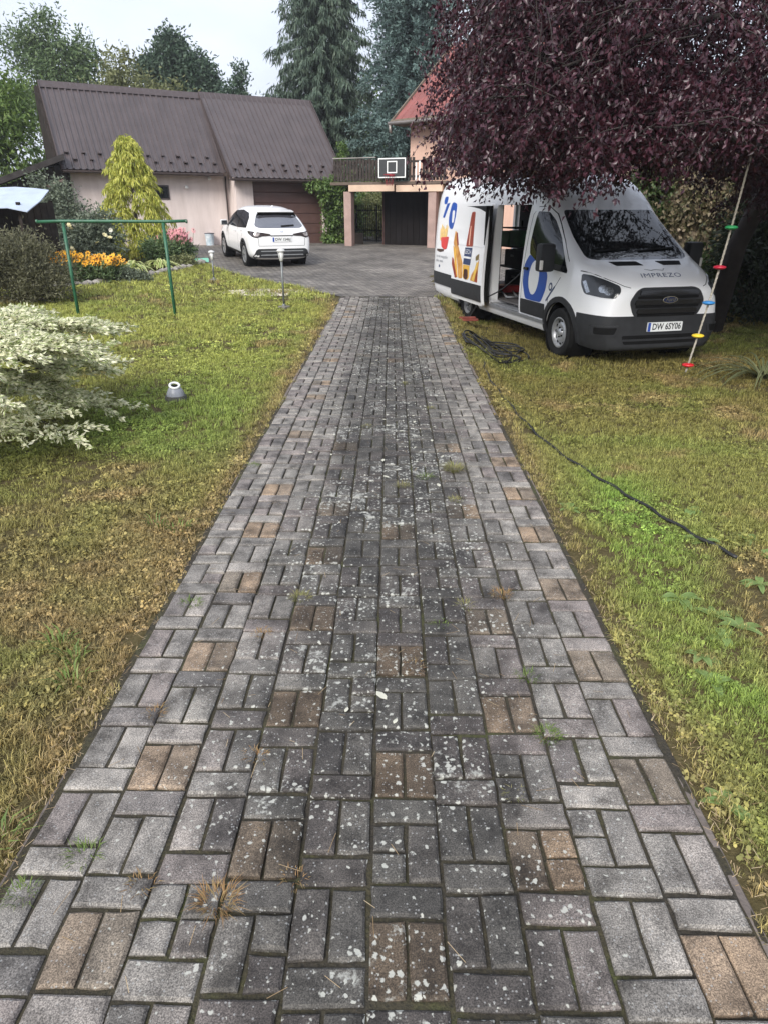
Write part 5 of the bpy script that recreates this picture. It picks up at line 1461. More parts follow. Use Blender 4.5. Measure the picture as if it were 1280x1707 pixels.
def leaf_np(P, D, L, W, fold=.25, curl=.0, r=None):
    """folded rhombic leaves: P base points, D axis directions, L lengths, W widths -> V, F(tri), t (0 midrib, 1 edge)"""
    r = r or rng; n = len(P)
    D = unit(D); rnd = unit(r.normal(size=(n,3)))
    S = unit(np.cross(D, rnd)); U = np.cross(S, D)
    L = np.broadcast_to(np.asarray(L, float).reshape(-1,1), (n,1)); W = np.broadcast_to(np.asarray(W, float).reshape(-1,1), (n,1))
    b = P; tip = P + D*L - U*L*curl
    mid = P + D*L*.45
    l_ = mid + S*W*.5 + U*W*fold; r_ = mid - S*W*.5 + U*W*fold
    V = np.stack([b, l_, tip, r_], 1).reshape(-1,3)
    i = np.arange(n)[:,None]*4
    F = np.concatenate([i+[0,1,2], i+[0,2,3]], 1).reshape(-1,3)
    t = np.tile([0,1,0,1], n)
    return V, F, t

def merge(parts):
    V, F, T, n = [], [], [], 0
    for v, f, t in parts:
        V.append(v); F.append(f+n); T.append(t); n += len(v)
    return np.concatenate(V), np.concatenate(F), np.concatenate(T)

def clumps(blobs, n_cl, per, spread, r=None, shell=.35):
    """cluster centres in ellipsoids (c, radii), then points around them; also outward direction"""
    r = r or rng
    vol = np.array([b[1][0]*b[1][1]*b[1][2] for b in blobs])**(2/3); pick = r.choice(len(blobs), n_cl, p=vol/vol.sum())
    C = np.array([b[0] for b in blobs])[pick]; R = np.array([b[1] for b in blobs])[pick]
    d = unit(r.normal(size=(n_cl,3))); rad = r.random((n_cl,1))**shell
    cc = C + d*R*rad
    P = np.repeat(cc, per, 0) + r.normal(size=(n_cl*per,3))*spread
    O = np.repeat(d, per, 0)
    return P, O, cc

def foliage(name, parent, mat, blobs, n_cl, per, spread, L, W, droop=.2, r=None, shell=.35, fold=.25, attr=False, stuff=False):
    r = r or rng
    P, Od, cc = clumps(blobs, n_cl, per, spread, r, shell)
    n = len(P); D = Od*.7 + r.normal(size=(n,3))*.8 + np.array([0,0,-droop])
    V, F, t = leaf_np(P, D, L*(.7+.6*r.random(n)), W*(.7+.6*r.random(n)), fold, .1, r)
    o = mk_obj(name, np_mesh(name, V, F, attrs={'t': t} if attr else None), parent, mat)
    return o, cc

M_BARK = plain('grey_brown_bark', (.075,.06,.048), .95, .35, 5, bump=.9, bscale=14)
M_BARKD = plain('dark_bark', (.035,.028,.025), .95, .35, 5, bump=.9, bscale=14)

def tree(name, label, x, y, blobs, trunk_r, mat, n_cl, per, spread, L, W, group='trees behind the garage', droop=.2, seed=1, shell=.35, bark=None, n_twig=26, cat='tree'):
    """blobs in world coordinates (cx, cy, cz, rx, ry, rz)"""
    r = np.random.default_rng(seed); base = G(x, y)
    t = empty(name, base, 0, label, cat, group)
    bl = [(np.array([b[0]-x, b[1]-y, b[2]-base.z]), np.array(b[3:6])) for b in blobs]
    ctr = np.mean([b[0] for b in bl], 0); low = min(b[0][2]-b[1][2]*.5 for b in bl)
    m = MB(); pts = []
    for i in range(6):
        q = i/5; pts.append((ctr[0]*q*q + .06*math.sin(i*2+seed), ctr[1]*q*q + .06*math.cos(i*1.7+seed), -.2 + q*(ctr[2]+.2)))
    m.tube(pts, [trunk_r*(1.25 if i == 0 else 1-.13*i) for i in range(6)], 10); m.build('trunk', bark or M_BARK, t, smooth=True)
    fo, cc = foliage('crown', t, mat, bl, n_cl, per, spread, L, W, droop, r, shell)
    lb = MB()
    for b in bl:
        s = Vector(pts[3]).lerp(Vector(pts[4]), r.random()); e = Vector(b[0])
        mid = s.lerp(e, .5) + Vector((0,0,.15*b[1][2]))
        lb.tube([s, mid, e], [trunk_r*.5, trunk_r*.34, trunk_r*.18], 6)
        for k in range(max(3, n_twig//len(bl))):
            c = Vector(cc[r.integers(len(cc))])
            if (c-e).length < max(b[1])*1.3:
                lb.tube([e, e.lerp(c,.5)+Vector((0,0,.1)), c], [trunk_r*.16, trunk_r*.1, trunk_r*.03], 5)
    lb.build('limb', bark or M_BARK, t, smooth=True)
    return t

ML_BRIGHT = leaf_mat('fresh_green_leaf', [(0,(0.069,0.125,0.027)),(.5,(0.125,0.200,0.044)),(1,(0.213,0.275,0.075))], .35)
ML_MID = leaf_mat('mid_green_leaf', [(0,(0.072,0.122,0.050)),(.5,(0.122,0.184,0.077)),(1,(0.203,0.253,0.112))], .3)  # tones lifted to take over some of the haze on far trees
ML_OLIVE = leaf_mat('olive_leaf', [(0,(0.109,0.133,0.055)),(.5,(0.187,0.203,0.086)),(1,(0.281,0.281,0.133))], .3)
ML_DARK = leaf_mat('deep_green_leaf', [(0,(0.036,0.072,0.045)),(.5,(0.072,0.117,0.073)),(1,(0.121,0.173,0.112))], .25)  # paler stops stand in for part of the distance haze
ML_GREYG = leaf_mat('grey_green_leaf', [(0,(.075,.095,.065)),(.5,(.15,.18,.125)),(1,(.26,.30,.21))], .25)
ML_SPRUCE = leaf_mat('spruce_needle', [(0,(0.045,0.069,0.051)),(.5,(0.071,0.109,0.076)),(1,(0.125,0.161,0.105))], .12, .6)
ML_BLUESP = leaf_mat('blue_spruce_needle', [(0,(0.062,0.103,0.095)),(.5,(0.114,0.176,0.162)),(1,(0.218,0.300,0.269))], .12, .6)
ML_HEDGE = leaf_mat('shadowy_hedge_leaf', [(0,(.012,.020,.010)),(.6,(.022,.034,.014)),(1,(.05,.06,.025))], .2)  # evergreen tones made darker to hold the shade under the purple tree

# ---- trees behind the garage, each with its own crown
tree('broadleaf_tree', 'big bright green tree at the left edge beside the garage', -17.5, 30.5,
     [(-17.2,30.5,5.4,2.7,2.4,2.1),(-18.2,30,3.7,2.8,2.2,1.9),(-15.4,30.5,4.0,1.5,1.5,1.8),(-20,31,6.2,2.8,2.4,2.2),(-15.2,31.2,5.8,1.1,1.2,.9)], .24, ML_BRIGHT, 620, 34, .30, .24, .085, droop=.7, seed=3)
tree('broadleaf_tree', 'tall airy grey-green tree behind the left end of the roof', -18.2, 44,
     [(-18.8,44,8.8,2.4,2.0,1.6),(-17.4,44,9.6,1.3,1.3,1.0),(-20.2,44,10.0,1.3,1.3,1.0),(-18.9,44,11.0,.8,.8,.8),(-16.9,44,8.2,1.3,1.3,1.3),(-19.5,44,6.9,3.0,2,1.6)], .26, ML_MID, 560, 22, .28, .24, .10, seed=5, shell=.6)
tree('broadleaf_tree', 'slender pale tree reaching in at the far left edge of the sky', -23.6, 44,
     [(-23.5,44,10.0,1.0,1.0,2.4),(-24.5,44,8.0,2.0,1.6,2.2)], .18, ML_MID, 170, 20, .28, .24, .10, seed=6, shell=.6)
tree('broadleaf_tree', 'rounded olive green tree just above the middle of the garage roof', -12.0, 38,
     [(-12.6,38,6.4,1.6,1.5,1.6),(-11.0,38,6.0,1.6,1.5,1.3),(-14.2,38,6.0,1.2,1.3,1.2),(-9.9,38,5.5,1.2,1.1,1.1),(-13.2,38,7.9,.7,.8,.9)], .22, ML_OLIVE, 560, 26, .24, .22, .085, droop=.6, seed=7)
tree('broadleaf_tree', 'dark green oak rising behind the olive tree', -12.3, 47,
     [(-13.1,47,9.5,1.5,1.4,1.2),(-11.7,47,8.9,1.4,1.4,1.3),(-14.3,47,9.3,.9,1.0,.8),(-12.9,47,10.7,.8,.8,.6),(-11.0,47,7.6,1.3,1.3,1.2)], .26, ML_DARK, 520, 24, .24, .25, .13, seed=8, shell=.5)
tree('broadleaf_tree', 'small dark tree poking over the right end of the garage roof', -8.7, 45,
     [(-8.9,45,7.6,.8,.8,1.0),(-9.5,45,6.7,.9,.9,.9),(-7.8,45,6.7,.8,.8,.7),(-8.6,45,8.9,.3,.35,.5),(-6.9,45,6.0,1.2,1.1,1.1)], .18, ML_DARK, 320, 22, .22, .22, .11, seed=9, shell=.5)
tree('broadleaf_tree', 'light green tree glimpsed between the two tall conifers', -1.4, 50,
     [(-1.6,50,7.2,2.0,1.6,2.6),(-2.4,50,5.0,2.4,1.6,2.2),(-5.5,50,6.4,2.2,1.6,2.0)], .2, ML_BRIGHT, 380, 24, .3, .24, .11, seed=10)
# far wood closing the horizon
fb = []
for i in range(46):
    a = -1.25 + 2.5*i/45; d = 74 + 8*math.sin(i*2.3)
    fb.append((np.array([d*math.sin(a), d*math.cos(a), 2.6+1.0*math.sin(i*1.7)]), np.array([5.0,4.0,3.4+1.0*math.sin(i*3.1)])))
fw_, _ = foliage('far_wood', None, ML_MID, fb, 2600, 16, .8, .75, .5, .2, np.random.default_rng(77))
tag(fw_, 'far belt of trees closing the horizon', 'wood', kind='stuff')

# ---- conifers
def conifer(name, label, x, y, height, rad, mat, style, seed, zlow=.6, whorls=34, nb=11):
    r = np.random.default_rng(seed); base = G(x, y); t = empty(name, base, 0, label, 'conifer', 'tall conifers behind the terrace')
    m = MB(); m.tube([(0,0,-.3),(0,0,height*.5),(0,0,height)], [rad*.085, rad*.055, .02], 9); m.build('trunk', M_BARKD, t, smooth=True)
    parts = []; br = MB()
    for w_ in range(whorls):
        z = zlow + (height-zlow)*(w_/whorls)**.95; Lb = rad*(1-(z/height)**1.35)*(.8+.35*r.random()) + .15
        for k in range(nb):
            a = 2*PI*(k+r.random()*.8)/nb + w_*.7; Ls = Lb*(.65+.55*r.random())
            n = max(6, int(Ls*15)); s = np.sort(r.random(n)*.85+.15)
            dirh = np.array([math.cos(a), math.sin(a), 0])
            if style == 'weeping':
                rise = -.28*s*Ls - .10*(s**2)*Ls + .22*np.clip(s-.8,0,1)*Ls
            else:
                rise = .10*s*Ls - .22*(s**2)*Ls
            C = dirh*(s*Ls)[:,None] + np.array([0,0,z]) + np.stack([0*s,0*s,rise],1)
            if k % 3 == 0:
                br.tube([(0,0,z)] + [tuple(C[j]) for j in (n//3, 2*n//3, n-1)], [.03,.022,.014,.006], 4, False)
            per = 6
            P = np.repeat(C, per, 0) + r.normal(size=(n*per,3))*(.07 if style == 'weeping' else .10)
            side = np.cross(dirh, [0,0,1])
            if style == 'weeping':
                D = r.normal(size=(n*per,3))*.35 + np.array([0,0,-1.0]) + dirh*.25
                v = leaf_np(P, D, .20+.26*r.random(n*per), .045+.03*r.random(n*per), .1, 0, r)
            else:
                D = r.normal(size=(n*per,3))*.75 + dirh*.75 + np.array([0,0,.15])
                v = leaf_np(P, D, .13+.13*r.random(n*per), .055+.03*r.random(n*per), .2, 0, r)
            parts.append(v)
    V, F, _ = merge(parts)
    mk_obj('crown', np_mesh('crown', V, F), t, mat)
    br.build('limb', M_BARKD, t)
    return t
conifer('norway_spruce', 'dark drooping spruce towering left behind the terrace', -3.5, 40.5, 21, 3.2, ML_SPRUCE, 'weeping', 21, 1.0, 50, 12)
conifer('blue_spruce', 'blue-green spruce with dense clumps right behind the terrace', 1.1, 39.0, 22, 3.2, ML_BLUESP, 'blue', 22, .6, 60, 14)
conifer('blue_spruce', 'narrow dark spruce half hidden behind the red house roof', 6.2, 46, 19, 3.0, ML_SPRUCE, 'weeping', 23, 1.0, 26, 9)

# ---- greenery behind the iron gate
def bush(name, label, x, y, blobs, mat, n_cl, per, spread, L, W, group=None, droop=.1, seed=1, shell=.35, cat='bush', stems=8, attr=False, bark=None):
    r = np.random.default_rng(seed); base = G(x, y); t = empty(name, base, 0, label, cat, group)
    bl = [(np.array(b[:3], float), np.array(b[3:6], float)) for b in blobs]
    fo, cc = foliage('foliage', t, mat, bl, n_cl, per, spread, L, W, droop, r, shell, attr=attr)
    m = MB()
    for k in range(stems):
        c = Vector(cc[r.integers(len(cc))]); m.tube([(r.normal()*.05, r.normal()*.05, -.05), (c.x*.5, c.y*.5, c.z*.6), tuple(c)], [.018,.012,.004], 5, False)
    m.build('stem', bark or M_BARK, t)
    return t
for i, (x, y, h, mt, lab) in enumerate([(-2.3,33.4,1.5,ML_BRIGHT,'leafy green bush behind the left leaf of the iron gate'),(-.6,34.0,1.9,ML_OLIVE,'pale green bush behind the middle of the iron gate'),(.9,33.6,1.4,ML_MID,'dark green bush behind the right end of the iron gate'),(-3.6,32.6,2.0,ML_MID,'green bush in the gap between garage and pillar'),(-1.0,37,2.6,ML_BRIGHT,'tall bright bush far behind the iron gate')]):
    bush('garden_bush', lab, x, y, [(0,0,h*.55,.9,.7,h*.55),(.4,.2,h*.8,.5,.5,h*.4)], mt, 170, 22, .14, .14, .07, 'bushes behind the iron gate', .2, 60+i)

# ---- climber on the garage corner
cl_ = empty('climbing_vine', G(-2.35, 29.6), 0, 'green climbing vine covering the right corner of the garage', 'vine')
r_ = np.random.default_rng(31)
bl = [(np.array(c), np.array(q)) for c, q in [((-.05,-.1,.5),(.36,.25,.65)),((.0,-.1,1.3),(.30,.25,.7)),((.05,-.15,2.0),(.45,.3,.42)),((.5,-.2,2.25),(.45,.35,.33)),((-.6,-.55,2.18),(.55,.2,.16)),((-.25,-.4,1.85),(.25,.2,.35)),((.45,.1,1.7),(.32,.28,.5)),((.35,.5,3.3),(.15,.2,.4)),((.55,-.2,1.5),(.2,.25,.6)),((.1,.0,.1),(.45,.3,.15))]]
foliage('foliage', cl_, leaf_mat('vine_leaf', [(0,(.05,.09,.02)),(.5,(.10,.17,.04)),(1,(.22,.29,.08))], .3), bl, 420, 20, .085, .11, .085, .7, r_)
m = MB()
for k in range(6): m.tube([(-.1+.08*k,-.02,-.1),(-.05+.07*k,-.05,.9),(.1*k-.1,-.08,2.0),(.3*k-.5,-.2,2.3)],[.025,.02,.014,.006],5,False)
m.build('stem', M_BARK, cl_)

# ---- golden thread cypress
cyp = empty('golden_cypress', G(-7.85, 22.5), 0, 'golden yellow thread cypress cone in front of the garage', 'conifer')
r_ = np.random.default_rng(33); parts = []
H_ = 3.55
for k in range(120):                              # drooping tiers of thread foliage
    q = (k/120)**1.1; z = .25 + (H_-.45)*q; R_ = 1.02*(1-q)**.72*(.58+.56*r_.random()); a = k*2.399 + r_.random()*.5
    out = np.array([math.cos(a), math.sin(a), 0]); c = out*R_ + np.array([0,0,z]); cr0 = (.36-.16*q)*(.7+.7*r_.random())
    n = 150; th_ = 2*PI*r_.random(n); s = r_.random(n)**.6
    dirs = np.stack([np.cos(th_), np.sin(th_), 0*th_], 1)*.75 + out*.55
    P = c + dirs*(s*cr0)[:,None] + np.stack([0*s, 0*s, .10 - .36*s**2*cr0*2.2 + r_.normal(size=n)*.02], 1)
    D = dirs*(.55-.35*s)[:,None] + np.array([0,0,-1.0])*(.25+.9*s)[:,None] + r_.normal(size=(n,3))*.22
    parts.append(leaf_np(P, D, .09+.12*r_.random(n), .022+.02*r_.random(n), .15, 0, r_))
V, F, _ = merge(parts)
mk_obj('foliage', np_mesh('foliage', V, F), cyp, leaf_mat('golden_thread_foliage', [(0,(.09,.13,.02)),(.40,(.36,.39,.06)),(.7,(.60,.58,.13)),(1,(.80,.75,.25))], .3, .55, 4.0, .5))  # darkest stop imitates shaded gaps between the clumps
m = MB(); m.tube([(0,0,-.1),(0,0,H_*.9)],[.07,.015],8); m.build('trunk', M_BARK, cyp, smooth=True)

# ---- bushes and flowers of the left bed
bush('rose_bush', 'tall grey-green rose bush between shed and golden cypress', -9.0, 20.0, [(0,0,1.15,.85,.6,.95),(-.25,.1,1.9,.5,.5,.55),(.45,0,.9,.6,.5,.7)], ML_GREYG, 330, 22, .12, .085, .05, None, .2, 41, .5, stems=14)
rb_ = bush('rose_bush', 'lower leafy rose bush with pale yellow blooms beside the cypress', -7.95, 19.4, [(0,0,.75,.7,.5,.7),(.2,0,1.2,.4,.4,.4)], ML_GREYG, 200, 22, .11, .085, .055, None, .2, 42, .5)
M_ROSE = plain('pale_yellow_petal', (.75,.68,.40), .6, .1, 9); M_ROSEW = plain('cream_petal', (.75,.72,.62), .6, .1, 9)
def blossom_mesh(name, mat, rad, n=7, cup=.5, centre=None):
    m = MB()
    for L_, rr, cu in ((0, rad, cup), (1, rad*.62, cup*2.0)):
        for k in range(n):
            a = 2*PI*k/n + L_*.4; b = 2*PI*(k+.9)/n + L_*.4
            m.add([(0,0,0),(rr*math.cos(a),rr*math.sin(a),rr*cu*.6),(rr*1.1*math.cos((a+b)/2),rr*1.1*math.sin((a+b)/2),rr*cu),(rr*math.cos(b),rr*math.sin(b),rr*cu*.6)],[(0,1,2,3)])
    me = m.mesh(name); me.materials.append(mat); return me
ro1, ro2 = blossom_mesh('bloom', M_ROSE, .06), blossom_mesh('bloom', M_ROSEW, .05)
for i in range(9):
    o = bpy.data.objects.new('bloom', ro1 if i % 3 else ro2); COL.objects.link(o); o.parent = rb_
    a = r_.random()*2*PI; o.location = (.1+.55*math.cos(a), -.45-.1*r_.random(), .35+.95*r_.random()); o.rotation_euler = (r_.random()*1.2+.3, 0, a)

def flower_clump(name, label, x, y, w, d, h, n, petal, centre, leafm, rad, droop, seed, group):
    r = np.random.default_rng(seed); t = empty(name, G(x, y), 0, label, 'flowers', group)
    foliage('leaves', t, leafm, [(np.array([0,0,h*.42]), np.array([w,d,h*.30]))], 90, 18, .09, .12, .04, -.4, r, .6)
    st = MB(); pm = MB(); cm = MB()
    for i in range(n):
        px_, py_, pz_ = r.normal()*w*.5, r.normal()*d*.5, h*(.72+.4*r.random())
        st.tube([(px_*.7,py_*.7,0),(px_,py_,pz_)],.006,4,False)
        k = 8; ph = r.random()*3; tx, ty = r.normal()*.25, r.normal()*.3+.95
        for q in range(k):
            a = ph+2*PI*q/k; b = a+2*PI/k*.8; mid_ = (a+b)/2
            def pt(rr, an, dz): return (px_+rr*math.cos(an), py_+rr*math.sin(an), pz_+dz+rr*(tx*math.cos(an)+ty*math.sin(an)))
            pm.add([pt(.012,mid_,0), pt(rad*.7,a,-droop*.5), pt(rad,mid_,-droop), pt(rad*.7,b,-droop*.5)],[(0,1,2,3)])
        cm.lathe([(.018,0),(.016,.014),(0,.022)],6,(px_,py_,pz_),caps=False)
    s_ = st.build('stem', leafm, t); p_ = pm.build('petals', petal, t); c_ = cm.build('flower_centre', centre, t)
    for o in (s_, p_, c_): o['kind'] = 'stuff'
    return t
M_OR = leaf_mat('orange_petal', [(0,(.78,.26,.01)),(.5,(.88,.45,.03)),(1,(.92,.60,.08))], .2)
M_PK = leaf_mat('pink_petal', [(0,(.50,.16,.20)),(.5,(.65,.28,.30)),(1,(.75,.42,.38))], .2)
M_CONE = plain('brown_flower_cone', (.09,.035,.015), .8)
gname = 'flower clumps in the bed by the lawn'
flower_clump('orange_daisies', 'orange daisy clump nearest the shed', -7.75, 17.0, .42, .28, .62, 80, M_OR, M_CONE, ML_MID, .068, .0, 51, gname)
flower_clump('orange_daisies', 'orange daisy clump nearest the yellow-green hosta', -7.10, 17.25, .52, .30, .55, 100, M_OR, M_CONE, ML_MID, .068, .0, 52, gname)
flower_clump('pink_coneflowers', 'pink coneflower clump at the right end of the bed', -6.35, 21.6, .42, .35, .85, 90, M_PK, M_CONE, ML_MID, .07, .03, 53, gname)
bush('low_bush', 'dark green leafy bush below the pink coneflowers', -6.75, 21.0, [(0,0,.35,.55,.4,.4)], ML_MID, 120, 20, .09, .11, .05, None, .0, 54)
bush('low_bush', 'low grey-green cushion plant in front of the orange daisies', -6.35, 17.35, [(0,0,.10,.5,.25,.14)], ML_GREYG, 110, 20, .07, .06, .035, None, .0, 55)
bush('low_bush', 'small green cushion plant beside the bed stones', -6.0, 20.6, [(0,0,.12,.35,.3,.18)], ML_OLIVE, 60, 20, .06, .07, .04, None, .0, 56)

def strap_plant(name, label, x, y, n, L, W, mat, seed, cat='plant', lift=.9, group=None):
    """arching strap leaves from a crown; attribute t 1 at the margin"""
    r = np.random.default_rng(seed); t = empty(name, Vector((x, y, gheight(x, y))), 0, label, cat, group); Vs, Fs, Ts, n0 = [], [], [], 0
    for i in range(n):
        a = 2*PI*r.random(); l_ = L*(.6+.5*r.random()); el = lift*(.5+.6*r.random()); d = np.array([math.cos(a), math.sin(a)]); s = np.array([-d[1], d[0]]); w_ = W*(.7+.5*r.random())
        seg = 6
        for k in range(seg+1):
            q = k/seg; hx = l_*(math.cos(el)*q + .25*q*q); hz_ = l_*(math.sin(el)*q - .75*math.sin(el)*q*q*q - .12*q*q); ww = w_*(math.sin(PI*min(1,.12+q*.88))**.7)*.5 + .001
            c = d*hx + .04*r.normal()*0
            for sg in (-1, 0, 1): Vs.append((c[0]+s[0]*ww*sg, c[1]+s[1]*ww*sg, max(.004, hz_) + (.0 if sg else -.15*ww))); Ts.append(abs(sg))
        for k in range(seg):
            for c_ in (0, 1):
                b = n0 + k*3 + c_; Fs.append((b, b+1, b+4, b+3))
        n0 += (seg+1)*3
    o = mk_obj('leaves', np_mesh('leaves', Vs, Fs, attrs={'t': Ts}, smooth=True), t, mat)
    return t
def edge_leaf(name, mid_c, edge_c, trans=.3, lo=.25, hi=.75):
    m, n, l, b = new_mat(name)
    at = N(n, 'ShaderNodeAttribute'); at.attribute_name = 't'
    geo = N(n, 'ShaderNodeNewGeometry'); no = N(n, 'ShaderNodeMath', operation='MULTIPLY_ADD'); no.inputs[1].default_value = .7; no.inputs[2].default_value = -.35
    l.new(geo.outputs['Random Per Island'], no.inputs[0])
    ad = N(n, 'ShaderNodeMath', operation='ADD'); l.new(at.outputs['Fac'], ad.inputs[0]); l.new(no.outputs[0], ad.inputs[1])
    r = ramp(n, [(lo, mid_c), (hi, edge_c)]); l.new(ad.outputs[0], r.inputs['Fac']); l.new(r.outputs['Color'], b.inputs['Base Color'])
    b.inputs['Roughness'].default_value = .5
    tr = N(n, 'ShaderNodeBsdfTranslucent'); l.new(r.outputs['Color'], tr.inputs['Color']); ms = N(n, 'ShaderNodeMixShader'); ms.inputs[0].default_value = trans
    l.new(b.outputs[0], ms.inputs[1]); l.new(tr.outputs[0], ms.inputs[2]); l.new(ms.outputs[0], n['Material Output'].inputs['Surface'])
    return m
M_HOSTA = edge_leaf('hosta_leaf', (.22,.30,.07), (.62,.64,.28))
strap_plant('hosta', 'broad variegated hosta at the lawn edge left of the white car', -6.95, 18.9, 90, .85, .15, M_HOSTA, 61, lift=1.25)
strap_plant('hosta', 'smaller variegated hosta further right along the flower bed', -6.50, 20.0, 70, .70, .13, M_HOSTA, 62, lift=1.25)
M_LILY = edge_leaf('arching_leaf', (.09,.11,.04), (.22,.23,.12))
strap_plant('daylily', 'clump of long arching leaves on the grass at the right edge', 4.75, 8.6, 60, .95, .030, M_LILY, 63, lift=.8)

# ---- olive-grey bush in front of the shed
bush('willow_bush', 'big olive-grey fine leaved bush in front of the shed', -7.3, 13.9, [(-.1,0,.62,1.05,.8,.62),(-.7,.1,.8,.8,.7,.55),(.5,0,.45,.6,.6,.42),(.1,.1,1.05,.5,.5,.25)], leaf_mat('olive_grey_leaf', [(0,(.055,.055,.03)),(.5,(.13,.13,.072)),(1,(.26,.25,.15))], .25, .55, 2.0, .5), 760, 24, .10, .075, .022, None, -.3, 43, .45, stems=20)

# ---- white variegated willow at the left edge of the lawn
wv = empty('variegated_willow', G(-3.72, 5.3), 0, 'white and green variegated willow reaching in from the left edge', 'shrub')
r_ = np.random.default_rng(44); parts = []; tw = MB()
for b_i in range(30):                             # flat layered branches, each a fan of leafy side twigs
    a = -1.15 + 2.35*(b_i+r_.random())/30; el = -.22 + .44*r_.random(); Lb = .95 + .55*r_.random()
    s0 = np.array([-.12, .05*r_.normal(), .55+.40*r_.random()]); d = np.array([math.cos(a)*math.cos(el), math.sin(a)*math.cos(el), math.sin(el)])
    main = lambda t: s0 + d*(t*Lb) + np.array([0,0,.10*t-.24*t*t*Lb])
    tw.tube([tuple(main(t)) for t in (0,.3,.6,1)], [.014,.010,.006,.002], 5, False)
    for k in range(17):
        t0 = .22 + .78*r_.random(); st = main(t0); aa = a + (r_.random()-.5)*2.0*(1.15-.5*t0); Ls = .20 + .26*r_.random()
        dd = np.array([math.cos(aa), math.sin(aa), .10*r_.normal()]); n = 8; q = np.linspace(.08, 1, n)
        C = st + dd*(q*Ls)[:,None] + np.stack([0*q, 0*q, .05*q-.20*q*q*Ls], 1)
        tw.tube([tuple(st), tuple(C[3]), tuple(C[7])], [.004,.003,.0015], 4, False)
        tang = unit(np.gradient(C, axis=0)); per = 9
        P = np.repeat(C, per, 0) + r_.normal(size=(n*per,3))*np.array([.020,.020,.012]); D = np.repeat(tang, per, 0)*.9 + r_.normal(size=(n*per,3))*np.array([.6,.6,.35])
        parts.append(leaf_np(P, D, .040+.028*r_.random(n*per), .015+.009*r_.random(n*per), .10, .10, r_))
V, F, T_ = merge(parts)
mk_obj('foliage', np_mesh('foliage', V, F, attrs={'t': T_}), wv, edge_leaf('variegated_leaf', (.28,.35,.12), (.90,.87,.65), .35, -.05, .50))
tw.build('twig', M_BARK, wv); tw.v
m = MB(); m.tube([(0,0,-.2),(.02,.0,.4),(-.05,0,.75)],[.045,.04,.035],8); m.build('trunk', M_BARK, wv, smooth=True)

# ---- purple-leaved plum over the van
pt = empty('purple_plum_tree', G(5.75, 12.5), 0, 'dark purple leaved tree whose branches hang over the van', 'tree')
b0 = Vector(pt.location); r_ = np.random.default_rng(45)
m = MB(); m.tube([Vector(q)-b0 for q in ((5.75,12.5,-.5),(5.85,12.3,1.2),(6.1,11.8,2.6),(5.9,11.4,4.2),(5.6,11.2,6.2))],[.19,.15,.13,.11,.06],12); m.build('trunk', M_BARKD, pt, smooth=True)
limbs = [((6.3,11.8,2.2),(5.0,9.8,3.4),(3.6,8.6,3.6),(1.6,7.9,3.0)), ((6.2,11.7,2.6),(4.6,10.4,4.2),(2.6,9.4,4.6),(.8,8.8,3.9)), ((6.1,11.6,3.2),(5.0,9.6,4.8),(3.6,8.2,4.5),(2.4,7.4,4.0)),
         ((5.6,11.0,2.9),(4.7,9.3,2.62),(3.77,8.02,2.31),(3.1,7.3,2.45)), ((6.3,11.9,2.0),(5.9,9.8,3.0),(5.3,8.2,3.2),(4.4,7.0,2.7)), ((6.2,11.7,3.0),(4.2,11.6,4.6),(2.4,11.6,4.4),(1.0,11.4,3.6)), ((6.2,11.7,2.8),(6.4,9.4,4.2),(6.0,8.2,4.0),(5.4,7.4,3.5)),
         ((6.3,11.9,2.4),(7.6,10.6,3.6),(8.2,9.4,3.6),(8.2,8.2,3.0)), ((6.1,11.6,3.4),(5.2,10.6,3.6),(4.2,9.8,3.2),(3.2,9.2,2.7))]
lm = MB(); anchor = []
for L4 in limbs:
    p = smooth_path(list(L4), 8); lm.tube([Vector(q)-b0 for q in p], list(np.linspace(.085,.012,len(p))), 6)
    anchor += p[9:]
lm.build('limb', M_BARKD, pt, smooth=True)
anchor = np.array(anchor); parts = []; tw = MB(); nt = 0
def floor_z(x, y):
    """lowest hanging foliage: a drooping skirt, lower towards the left tip and the right trunk"""
    zz = 1.72 + .022*y - .06
    return zz + .10*math.sin(x*2.1+.5) + .07*math.sin(x*5.3+y) + (.0 if x < 2.0 else .06) - (.30*sstep((x-3.9)/1.2))
while nt < 3700:
    A = anchor[r_.integers(len(anchor))] + r_.normal(size=3)*np.array([.45,.5,.4])
    if r_.random() < .22:                       # fuller left flank in front of the house roof
        A = np.array([r_.uniform(1.15,3.2), r_.uniform(8.0,11.5), r_.uniform(2.6,4.9)])
    elif r_.random() < .55:                       # the low hanging skirt of the crown
        A = np.array([r_.uniform(.7,8.0), r_.uniform(7.2,11.4), 0.0]); A[2] = floor_z(A[0], A[1]) + .26 + .70*r_.random()
    d = unit(r_.normal(size=3)*np.array([1,1,.45]) + np.array([-.45,-.25,.05])); Ls = .5 + .8*r_.random()
    n = 13; q = np.linspace(.12, 1, n)
    C = A + d*(q*Ls)[:,None] + np.stack([0*q,0*q,-.62*q**2*Ls],1)
    if C[-1,0] < .38 - .05*(C[-1,1]-8) or C[:,2].min() < floor_z(C[-1,0], C[-1,1]) + .10*r_.random(): continue
    if C[:,1].min() < 6.7 or A[2] > 1.75 + .30*A[1]: continue
    nt += 1
    if nt % 2 == 0: tw.tube([tuple(A-np.array(b0))] + [tuple(C[j]-np.array(b0)) for j in (4,8,12)], [.008,.006,.004,.002], 4, False)
    per = 3; tang = unit(np.gradient(C, axis=0))
    P = np.repeat(C, per, 0) + r_.normal(size=(n*per,3))*.03 - np.array(b0)
    D = np.repeat(tang, per, 0)*.4 + r_.normal(size=(n*per,3))*.6 + np.array([0,0,-.65])
    parts.append(leaf_np(P, D, .044+.032*r_.random(n*per), .027+.018*r_.random(n*per), .16, .15, r_))
